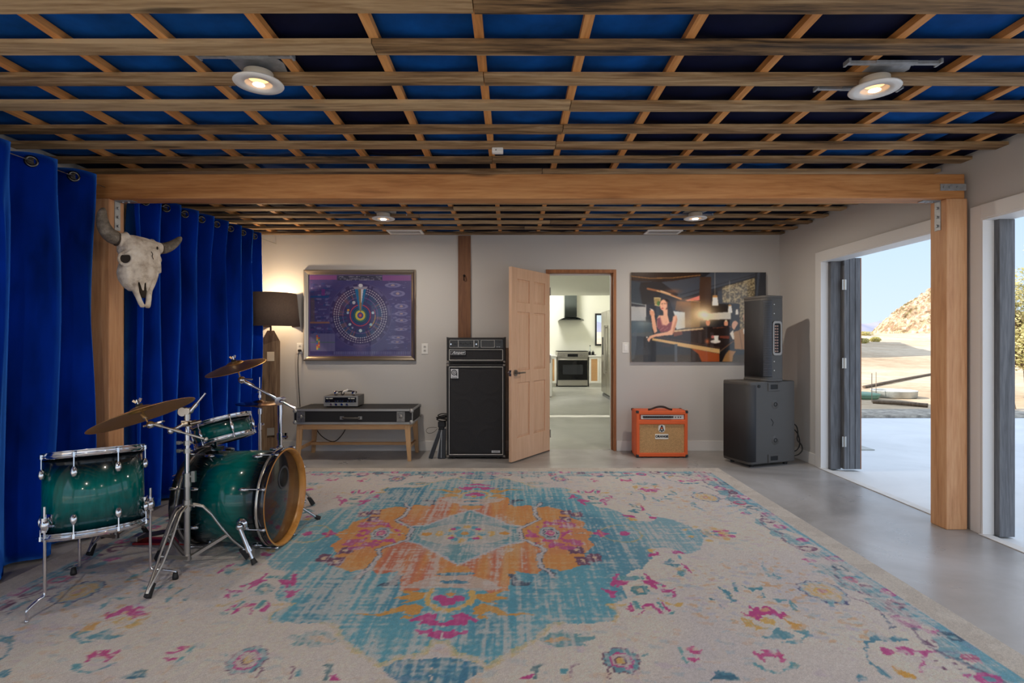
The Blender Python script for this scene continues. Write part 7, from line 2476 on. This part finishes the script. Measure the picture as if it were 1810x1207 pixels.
t = thing('range_hood', 'steel and dark glass range hood on the kitchen wall above the range', 'range hood', (kx(1010), 15.2, kz(567)))
HX = kx(1010)
M_HOOD = mat('dark hood steel', (92, 98, 100), 0.15, 1.0)
obj('chimney', MB().box(HX - 0.17, HX + 0.17, 15.16, 15.45, kz(560), 2.75), M_HOOD, t, 0.004)
ca = MB()
vs = []
m_ = 20
for i in range(m_ + 1):
    f = -1 + 2 * i / m_
    zc = kz(567) + 0.09 * (1 - f * f)
    for y, dz in ((14.95, 0), (15.45, 0), (15.45, 0.015), (14.95, 0.015)):
        vs.append((HX + f * 0.34, y, zc + dz))
ca.add(vs, [(4 * i + j, 4 * (i + 1) + j, 4 * (i + 1) + (j + 1) % 4, 4 * i + (j + 1) % 4) for i in range(m_) for j in range(4)] + [(3, 2, 1, 0), (4 * m_, 4 * m_ + 1, 4 * m_ + 2, 4 * m_ + 3)])
obj('glass_canopy', ca, mat('hood glass', (24, 30, 30), 0.08), t)
obj('motor_box', MB().box(HX - 0.26, HX + 0.26, 15.0, 15.45, kz(566.5) + 0.01, kz(566.5) + 0.05), M_HOOD, t, 0.004)

FX = 2.06
t = thing('refrigerator', 'tall stainless french door refrigerator inside the kitchen at right of the doorway', 'refrigerator', (FX + 0.35, 11.8, 0))
obj('body', MB().box(FX + 0.05, FX + 0.70, 11.15, 12.55, 0.06, 1.93), mat('fridge side', (150, 150, 148), 0.4, 0.6), t, 0.006)
for (a, b) in ((11.16, 11.84), (11.86, 12.54)):
    d = obj('door', MB().box(FX, FX + 0.05, a, b, 0.10, 1.92), M_SST, t, 0.012)
    yb_ = b - 0.05 if a < 11.5 else a + 0.05
    obj('handle', MB().cyl((FX - 0.04, yb_, 0.55), (FX - 0.04, yb_, 1.6), 0.014, n=12).cyl((FX - 0.04, yb_, 0.6), (FX, yb_, 0.6), 0.009, n=8).cyl((FX - 0.04, yb_, 1.55), (FX, yb_, 1.55), 0.009, n=8), M_SST, d)
    if a > 11.5:
        obj('dispenser', MB().box(FX - 0.003, FX, 12.1, 12.42, 0.95, 1.35), M_BLACK, d)
obj('base_grille', MB().box(FX + 0.03, FX + 0.68, 11.17, 12.53, 0.0, 0.06), mat('grey grille', (120, 120, 120), 0.5), t)

tz = ct + 0.04
t = obj('serving_tray', MB().box(kx(1040), kx(1054), KY + 0.06, KY + 0.24, tz, tz + 0.02), M_BLACK, None, 0.004)
tag(t, 'small dark tray on the counter right of the range', 'tray')
for i, (px, lab) in enumerate(((1043.5, 'left small black pepper mill on the dark kitchen tray'), (1049.5, 'right small black salt mill on the dark kitchen tray'))):
    x = kx(px)
    t = thing('spice_mill', lab, 'mill', (x, KY + 0.15, tz + 0.02), None, 'salt and pepper mills on the tray')
    obj('jar', MB().lathe([(0, 0), (0.035, 0), (0.04, 0.03), (0.034, 0.07), (0.02, 0.08)], Matrix.Translation((x, KY + 0.15, tz + 0.02)), 16), M_BLACK, t)
    obj('cap', MB().lathe([(0.02, 0.08), (0.026, 0.095), (0.02, 0.12), (0, 0.125)], Matrix.Translation((x, KY + 0.15, tz + 0.02)), 16), M_STEEL, t)
x = kx(1046)
t = thing('glass_bottle', 'slim pale bottle standing behind the two mills on the kitchen counter', 'bottle', (x, KY + 0.32, tz))
obj('body', MB().lathe([(0, 0), (0.035, 0), (0.035, 0.14), (0.014, 0.19), (0.014, 0.25)], Matrix.Translation((x, KY + 0.32, tz)), 16), mat('pale bottle', (206, 212, 206), 0.15), t)
obj('cap', MB().cyl((x, KY + 0.32, tz + 0.25), (x, KY + 0.32, tz + 0.275), 0.016, n=12), M_BLACK, t)

# ------------------------------------------------------------------ outside
struct('bounce_slab', MB().box(-7.0, RW + 0.03, -9.0, RY - 0.15, -0.25, -0.012), M_PATIO)  # unseen pale slab added to bounce sunlight up to the ceiling
struct('patio_slab', MB().box(RW + 0.03, 13.0, -8.0, 8.96, -0.25, -0.012), M_PATIO)
tg_ = NT('desert ground')
tg_.set(Roughness=0.95)
v = tg_.coord('Object', (1, 1, 1))
c = tg_.ramp(tg_.noise(v, 0.12, 8, 0.65), [(0.32, (172, 148, 118)), (0.5, (196, 174, 146)), (0.68, (210, 192, 166))])
c2_ = tg_.ramp(tg_.noise(v, 1.6, 8, 0.7), [(0.3, (200, 196, 186)), (0.6, (255, 255, 255))])
mm = tg_.n('ShaderNodeMixRGB', blend_type='MULTIPLY')
mm.inputs['Fac'].default_value = 0.8
tg_.l(c, mm.inputs['Color1'])
tg_.l(c2_, mm.inputs['Color2'])
tg_.l(mm.outputs['Color'], tg_.b.inputs['Base Color'])
tg_.bump(tg_.noise(v, 7, 6), 0.6, 0.05)
M_GROUND = tg_.m


def terrain(x, y):
    r = y
    z = -0.03
    if r > 16:
        k = min(1.0, (r - 16) / 22)
        z += 0.55 * k * k
    if r > 36:
        z += (r - 36) * 0.021
    # broad dune behind, and an off-view mound whose shade falls over the middle distance
    z += 0.9 * math.exp(-((x - 66) / 26) ** 2 - ((y - 92) / 18) ** 2)
    k = min(1.0, max(0.0, (r - 18) / 20))
    z += k * (0.35 * noise.noise(Vector((x * 0.06, y * 0.06, 2))) + 0.08 * noise.noise(Vector((x * 0.3, y * 0.3, 5))))
    m = 9.0 * math.exp(-((x - 12.5 - (y - 33) * 0.6) / 4.2) ** 2) * min(1.0, max(0.0, (y - 27) / 7.0)) * min(1.0, max(0.0, (66 - y) / 8.0))
    return z + m


gx = [-60, -40, -25] + [-15 + 1.0 * i for i in range(0, 145)] + [150, 200, 280, 420]
gy = [-40, -20, -8, -3.6, 0, 6, 8.5, 9.5, 11, 12.5, 14, 15.5] + [17 + 1.2 * i for i in range(0, 96)] + [140, 165, 200, 260, 340]
vs = [(x, y, terrain(x, y)) for y in gy for x in gx]
w_ = len(gx)
mb = MB().add(vs, [(j * w_ + i, j * w_ + i + 1, (j + 1) * w_ + i + 1, (j + 1) * w_ + i) for j in range(len(gy) - 1) for i in range(w_ - 1)
                   if not (gx[i + 1] <= RW + 0.2 and -3.7 <= gy[j] and gy[j + 1] <= 15.7 and gx[i] >= -3)], True)
struct('ground', mb, M_GROUND, org=(0, 0, 0))
M_GRAVEL = mat('grey gravel', (150, 142, 130), 0.95, var=0.25, vscale=9, bump=0.6, bscale=40)
mb = MB()
n_ = 60
vs = []
for i in range(n_ + 1):
    x = RW + 0.2 + i * 0.22
    wv = 0.1 * noise.noise(Vector((x * 0.9, 1, 1)))
    vs += [(x, 8.962, -0.02), (x, 9.85 + wv, -0.022)]
mb.add(vs, [(2 * i, 2 * i + 2, 2 * i + 3, 2 * i + 1) for i in range(n_)], True)
struct('gravel_strip', mb, M_GRAVEL, solid=-0.05)

# distant hills
tm = NT('hill haze')
tm.set(Roughness=1.0)
v = tm.coord('Object', (1, 1, 1))
tm.l(tm.ramp(tm.noise(v, 0.02, 6), [(0.3, (120, 130, 158)), (0.7, (168, 158, 160))]), tm.b.inputs['Base Color'])
mb = MB()
vs = []
for i in range(121):
    x = 60 + i * 6
    hgt = 24 + 9 * noise.noise(Vector((x * 0.012, 0.3, 0))) + 3 * noise.noise(Vector((x * 0.05, 4, 0)))
    for j in range(7):
        f = j / 6
        vs.append((x, 480 + f * 60, hgt * f ** 0.8 + 1.5 * noise.noise(Vector((x * 0.05, f * 4, 7))) * f * (1 - f)))
mb.add(vs, [(i * 7 + j, (i + 1) * 7 + j, (i + 1) * 7 + j + 1, i * 7 + j + 1) for i in range(120) for j in range(6)], True)
tag(struct('distant_hills', mb, tm.m), None, None)

# rocky hill
tr = NT('granite boulders')
tr.set(Roughness=0.95)
v = tr.coord('Object', (1, 1, 1))
vo = tr.n('ShaderNodeTexVoronoi')
vo.inputs['Scale'].default_value = 1.5
tr.l(v, vo.inputs['Vector'])
ca_ = tr.ramp(vo.outputs['Color'], [(0.2, (150, 118, 94)), (0.5, (180, 150, 122)), (0.8, (198, 172, 144))])
cb_ = tr.ramp(tr.noise(v, 0.35, 6, 0.7), [(0.46, (255, 255, 255)), (0.62, (150, 156, 116))])
mm = tr.n('ShaderNodeMixRGB', blend_type='MULTIPLY')
mm.inputs['Fac'].default_value = 1.0
tr.l(ca_, mm.inputs['Color1'])
tr.l(cb_, mm.inputs['Color2'])
tr.l(mm.outputs['Color'], tr.b.inputs['Base Color'])
mb = MB()
HXc, HYc = 111.0, 138.0
gn = 130
vs = []
for j in range(gn + 1):
    for i in range(gn + 1):
        x, y = -19 + 38 * i / gn, -24 + 48 * j / gn
        d = math.hypot(x / 15.5, y / 20)
        base = max(0.0, 1 - d) ** 0.9 * 15.0
        p = Vector((x * 1.1, y * 1.1, 3))
        ds = noise.voronoi(p)[0]
        rock = max(0.0, 0.75 - ds[0]) * 1.3 * min(1, base / 2.0)
        vs.append((HXc + x, HYc + y, 3.0 + base + rock + 1.4 * noise.noise(Vector((x * 0.1, y * 0.1, 0))) * min(1, base / 3) - (0.9 if base <= 0 else 0)))
mb.add(vs, [(j * (gn + 1) + i, j * (gn + 1) + i + 1, (j + 1) * (gn + 1) + i + 1, (j + 1) * (gn + 1) + i) for j in range(gn) for i in range(gn)], False)
o = obj('rocky_hill', mb, tr.m)
tag(o, 'steep boulder covered hill in the desert distance beside the timber post', 'hill')


def leaf_mat(name, a, b):
    t = NT(name)
    t.set(Roughness=0.8)
    oi = t.n('ShaderNodeNewGeometry')
    cc_ = t.ramp(oi.outputs['Random Per Island'], [(0.2, a), (0.8, b)])
    t.l(cc_, t.b.inputs['Base Color'])
    tl_ = t.n('ShaderNodeBsdfTranslucent')
    t.l(cc_, tl_.inputs['Color'])
    mx_ = t.n('ShaderNodeMixShader')
    mx_.inputs['Fac'].default_value = 0.5
    t.l(t.b.outputs['BSDF'], mx_.inputs[1])
    t.l(tl_.outputs['BSDF'], mx_.inputs[2])
    t.l(mx_.outputs['Shader'], t.t.nodes['Material Output'].inputs['Surface'])
    return t.m


M_SAGE = leaf_mat('sage leaves', (170, 166, 104), (222, 208, 140))
M_OAK = leaf_mat('desert oak leaves', (160, 156, 98), (226, 214, 160))
M_BARK = wood('bark', (70, 58, 46), (98, 82, 66), (124, 106, 88), 'Z', 1.0, 0.9)


def leaves(centres, n, size, seed):
    r = random.Random(seed)
    mb = MB()
    for _ in range(n):
        (c, rad) = r.choice(centres)
        while True:
            d = Vector((r.uniform(-1, 1), r.uniform(-1, 1), r.uniform(-1, 1)))
            if 0.2 < d.length < 1:
                break
        d = d.normalized() * (d.length ** 0.5)
        p = Vector(c) + Vector((d.x * rad[0], d.y * rad[1], d.z * rad[2]))
        s = size * r.uniform(0.6, 1.4)
        a = Vector((r.gauss(0, 1), r.gauss(0, 1), r.gauss(0, 1))).normalized() * s
        b = a.orthogonal().normalized() * s * 0.5
        mb.add([p - a, p + b, p + a, p - b], [(0, 1, 2, 3)])
    return mb


for (px, py, Y, s, lab) in ((1547, 607, 60, 0.6, 'pale green desert bush nearest the rocky hill'), (1523, 620, 55, 0.55, 'low pale desert bush beside the dark door leaf, lower of the two'), (1530, 590, 85, 0.7, 'low pale desert bush beside the dark door leaf, upper of the two')):
    p = P(px, py, Y)
    zt_ = terrain(p.x, p.y)
    t = thing('desert_bush', lab, 'bush', (p.x, p.y, zt_), None, None)
    cs = [((p.x + random.uniform(-0.8, 0.8) * s, p.y + random.uniform(-0.5, 0.5), zt_ + 0.45 * s), (0.9 * s, 0.8 * s, 0.5 * s)) for _ in range(4)]
    obj('foliage', leaves(cs, 700, 0.09, int(px)), M_SAGE, t)
    obj('stem', MB().cyl((p.x, p.y, zt_ - 0.1), (p.x, p.y, zt_ + 0.5), 0.06, n=8), M_BARK, t)

tp = Vector((11.75, 12.2, -0.03))
TS = 1.16
t = thing('desert_tree', 'broad leafy yellow-green tree outside the near right opening', 'tree', tp)
tk = MB().tube([tp - Vector((0, 0, 0.1)), tp + Vector((-0.1, 0, 0.9)), tp + Vector((-0.3, 0, 1.6)), tp + Vector((-0.9, 0, 2.2))], [0.18, 0.14, 0.1, 0.05], 10, 1)
for d in ((-1.0, 0.3, 1.5), (0.8, 0.2, 2.4), (-0.6, -0.5, 2.8), (0.3, -0.4, 3.0), (-1.1, 0, 0.9)):
    tk.tube([tp + Vector((-0.15, 0, 0.7)), tp + Vector((d[0] * 0.5, d[1] * 0.5, 0.8 + (d[2] - 0.8) * 0.55)), tp + Vector(d)], [0.08, 0.05, 0.02], 8, 1)
obj('trunk', tk, M_BARK, t)
cs = []
rr_ = random.Random(5)
for k in range(42):
    a = rr_.uniform(0, 2 * PI)
    r_ = rr_.uniform(0.2, 1.15)
    cs.append(((tp.x + max(-1.25, r_ * 1.6 * math.cos(a)), tp.y + r_ * math.sin(a), 1.0 + rr_.uniform(0, 2.25) * (1.2 - r_ * 0.45)), (0.5, 0.5, 0.42)))
obj('foliage', leaves(cs, 34000, 0.034, 9), M_OAK, t)

# ring tub, green tubs, rods, logs
M_TUB = mat('galvanised tub', (186, 190, 186), 0.5, 0.3, var=0.1, vscale=5)
c = G(1580, 700)
t = thing('round_planter', 'round shallow galvanised tub planter on the sunny ground', 'planter', c)
obj('tub', MB().lathe([(0.40, 0), (0.44, 0.02), (0.45, 0.15), (0.46, 0.16), (0.44, 0.165), (0.42, 0.14), (0.41, 0.06)], Matrix.Translation(c + Vector((0, 0, -0.03))), 40), M_TUB, t)
obj('soil', MB().lathe([(0, 0.10), (0.2, 0.11), (0.42, 0.09)], Matrix.Translation(c + Vector((0, 0, -0.03))), 30), mat('dry soil', (190, 160, 126), 0.95, var=0.15), t)
M_GRN = mat('green hose plastic', (104, 138, 112), 0.5)
for (px, py, lab) in ((1522, 702, 'flat green lidded tub beside the dark door leaf'), (1757, 729, 'small green lidded tub seen through the near right opening')):
    c = G(px, py)
    s = 0.36 if px < 1600 else 0.2
    t = thing('garden_tub', lab, 'tub', c)
    obj('bowl', MB().lathe([(0, 0), (s * 0.9, 0), (s, 0.09), (s * 0.95, 0.095)], Matrix.Translation(c + Vector((0, 0, -0.03))), 30), M_GRN, t)
    obj('lid', MB().lathe([(s * 1.02, 0.085), (s * 1.02, 0.11), (s * 0.6, 0.14), (0, 0.15)], Matrix.Translation(c + Vector((0, 0, -0.03))), 30), M_GRN, t)
for (px, y0_, y1_, lab) in ((1541, 709, 660, 'left of the two thin rods stuck in the ground by the round planter'), (1548.5, 702, 658, 'right of the two thin rods stuck in the ground by the round planter')):
    c = G(px, y0_)
    tag(obj('metal_rod', MB().cyl(c - Vector((0, 0, 0.1)), Vector((c.x, c.y, kz(y1_, c.y))), 0.007, n=6), mat('rusty rod', (140, 120, 102), 0.7)), lab, 'rod', 'rods by the planter')
for (a, b, lab) in (((1527, 685), (1648, 662), 'long dark pole lying on the sand behind the round planter'), ((1543, 711), (1640, 718), 'pale log lying on the ground in front of the round planter')):
    p, q_ = G(*a), G(*b)
    p.z, q_.z = terrain(p.x, p.y) + 0.04, terrain(q_.x, q_.y) + 0.04
    mid_ = (p + q_) / 2
    mid_.z = terrain(mid_.x, mid_.y) + 0.05
    tag(obj('log', MB().tube([p, mid_, q_], 0.04, 8, 1), M_BARK), lab, 'log')
c0_, ap = G(1780, 725), P(1780, 655, G(1780, 725).y)
t = thing('stake_tripod', 'thin tripod of garden stakes seen through the near right opening', 'stakes', (c0_.x, c0_.y, -0.03))
for px in (1764, 1779, 1797):
    g_ = G(px, 727)
    obj('stake', MB().cyl(g_ - Vector((0, 0, 0.06)), ap + (ap - g_) * 0.05, 0.012, n=6), M_BARK, t)

# ------------------------------------------------------------------ daylight, lamps, camera
w = bpy.data.worlds.new('sky')
scene.world = w
w.use_nodes = True
nt = w.node_tree
for nd in list(nt.nodes):
    nt.nodes.remove(nd)
out = nt.nodes.new('ShaderNodeOutputWorld')
bg = nt.nodes.new('ShaderNodeBackground')
tc = nt.nodes.new('ShaderNodeTexCoord')
sx = nt.nodes.new('ShaderNodeSeparateXYZ')
cr_ = nt.nodes.new('ShaderNodeValToRGB')
el = cr_.color_ramp.elements
el[0].position, el[0].color = 0.0, (*lin((176, 190, 203)), 1)
el[1].position, el[1].color = 0.6, (*lin((212, 230, 255)), 1)
e2 = el.new(0.16)
e2.color = (*lin((160, 181, 203)), 1)
nt.links.new(tc.outputs['Generated'], sx.inputs['Vector'])
nt.links.new(sx.outputs['Z'], cr_.inputs['Fac'])
nt.links.new(cr_.outputs['Color'], bg.inputs['Color'])
bg.inputs['Strength'].default_value = SKY_W = 1.0
nt.links.new(bg.outputs['Background'], out.inputs['Surface'])

sd = bpy.data.lights.new('sun', 'SUN')
sd.energy = 4.5
sd.color = (1.0, 0.92, 0.82)
sd.angle = 0.009
so = bpy.data.objects.new('sun', sd)
EL = math.radians(33)
so.rotation_euler = Vector((math.cos(EL), 0.0, -math.sin(EL))).to_track_quat('-Z', 'Y').to_euler()
COL.objects.link(so)

# the other downlights of the same grid, behind the camera
for x in (-1.174, 1.725):
    for y in (-0.2, -2.6):
        downlight(x, y, 'round white ceiling downlight behind the camera at %s, %s row' % ('left' if x < 0 else 'right', 'near' if y > -1 else 'far'), 17.0, False)
# added unseen area lights that brighten the kitchen and hall
for (x, y, z, e_) in ((0.8, 7.6, 2.33, 11), (-0.5, 11.2, 2.33, 22), (0.9, 14.0, 3.4, 42)):
    lamp(x, y, e_, (1.0, 0.97, 0.92), 0.4, z)

cam = bpy.data.cameras.new('camera')
cam.sensor_width = 36.0
cam.lens = F / 1810 * 36.0
cam.clip_end = 2000
co = bpy.data.objects.new('camera', cam)
co.location = (0, 0, EYE)
co.rotation_euler = (PI / 2, 0, 0)
COL.objects.link(co)
scene.camera = co
vw = scene.view_settings
scene.display_settings.display_device = 'sRGB'
vw.view_transform = 'Standard'
vw.look = 'None'
vw.exposure = EXPO = 0.9
vw.gamma = 1.0
vw.use_curve_mapping = False
cy = scene.cycles
cy.max_bounces = 8
cy.diffuse_bounces = 5
cy.glossy_bounces = 4
cy.transmission_bounces = 6
cy.caustics_reflective = False
cy.caustics_refractive = False
cy.sample_clamp_indirect = 4.0
cy.use_denoising = True
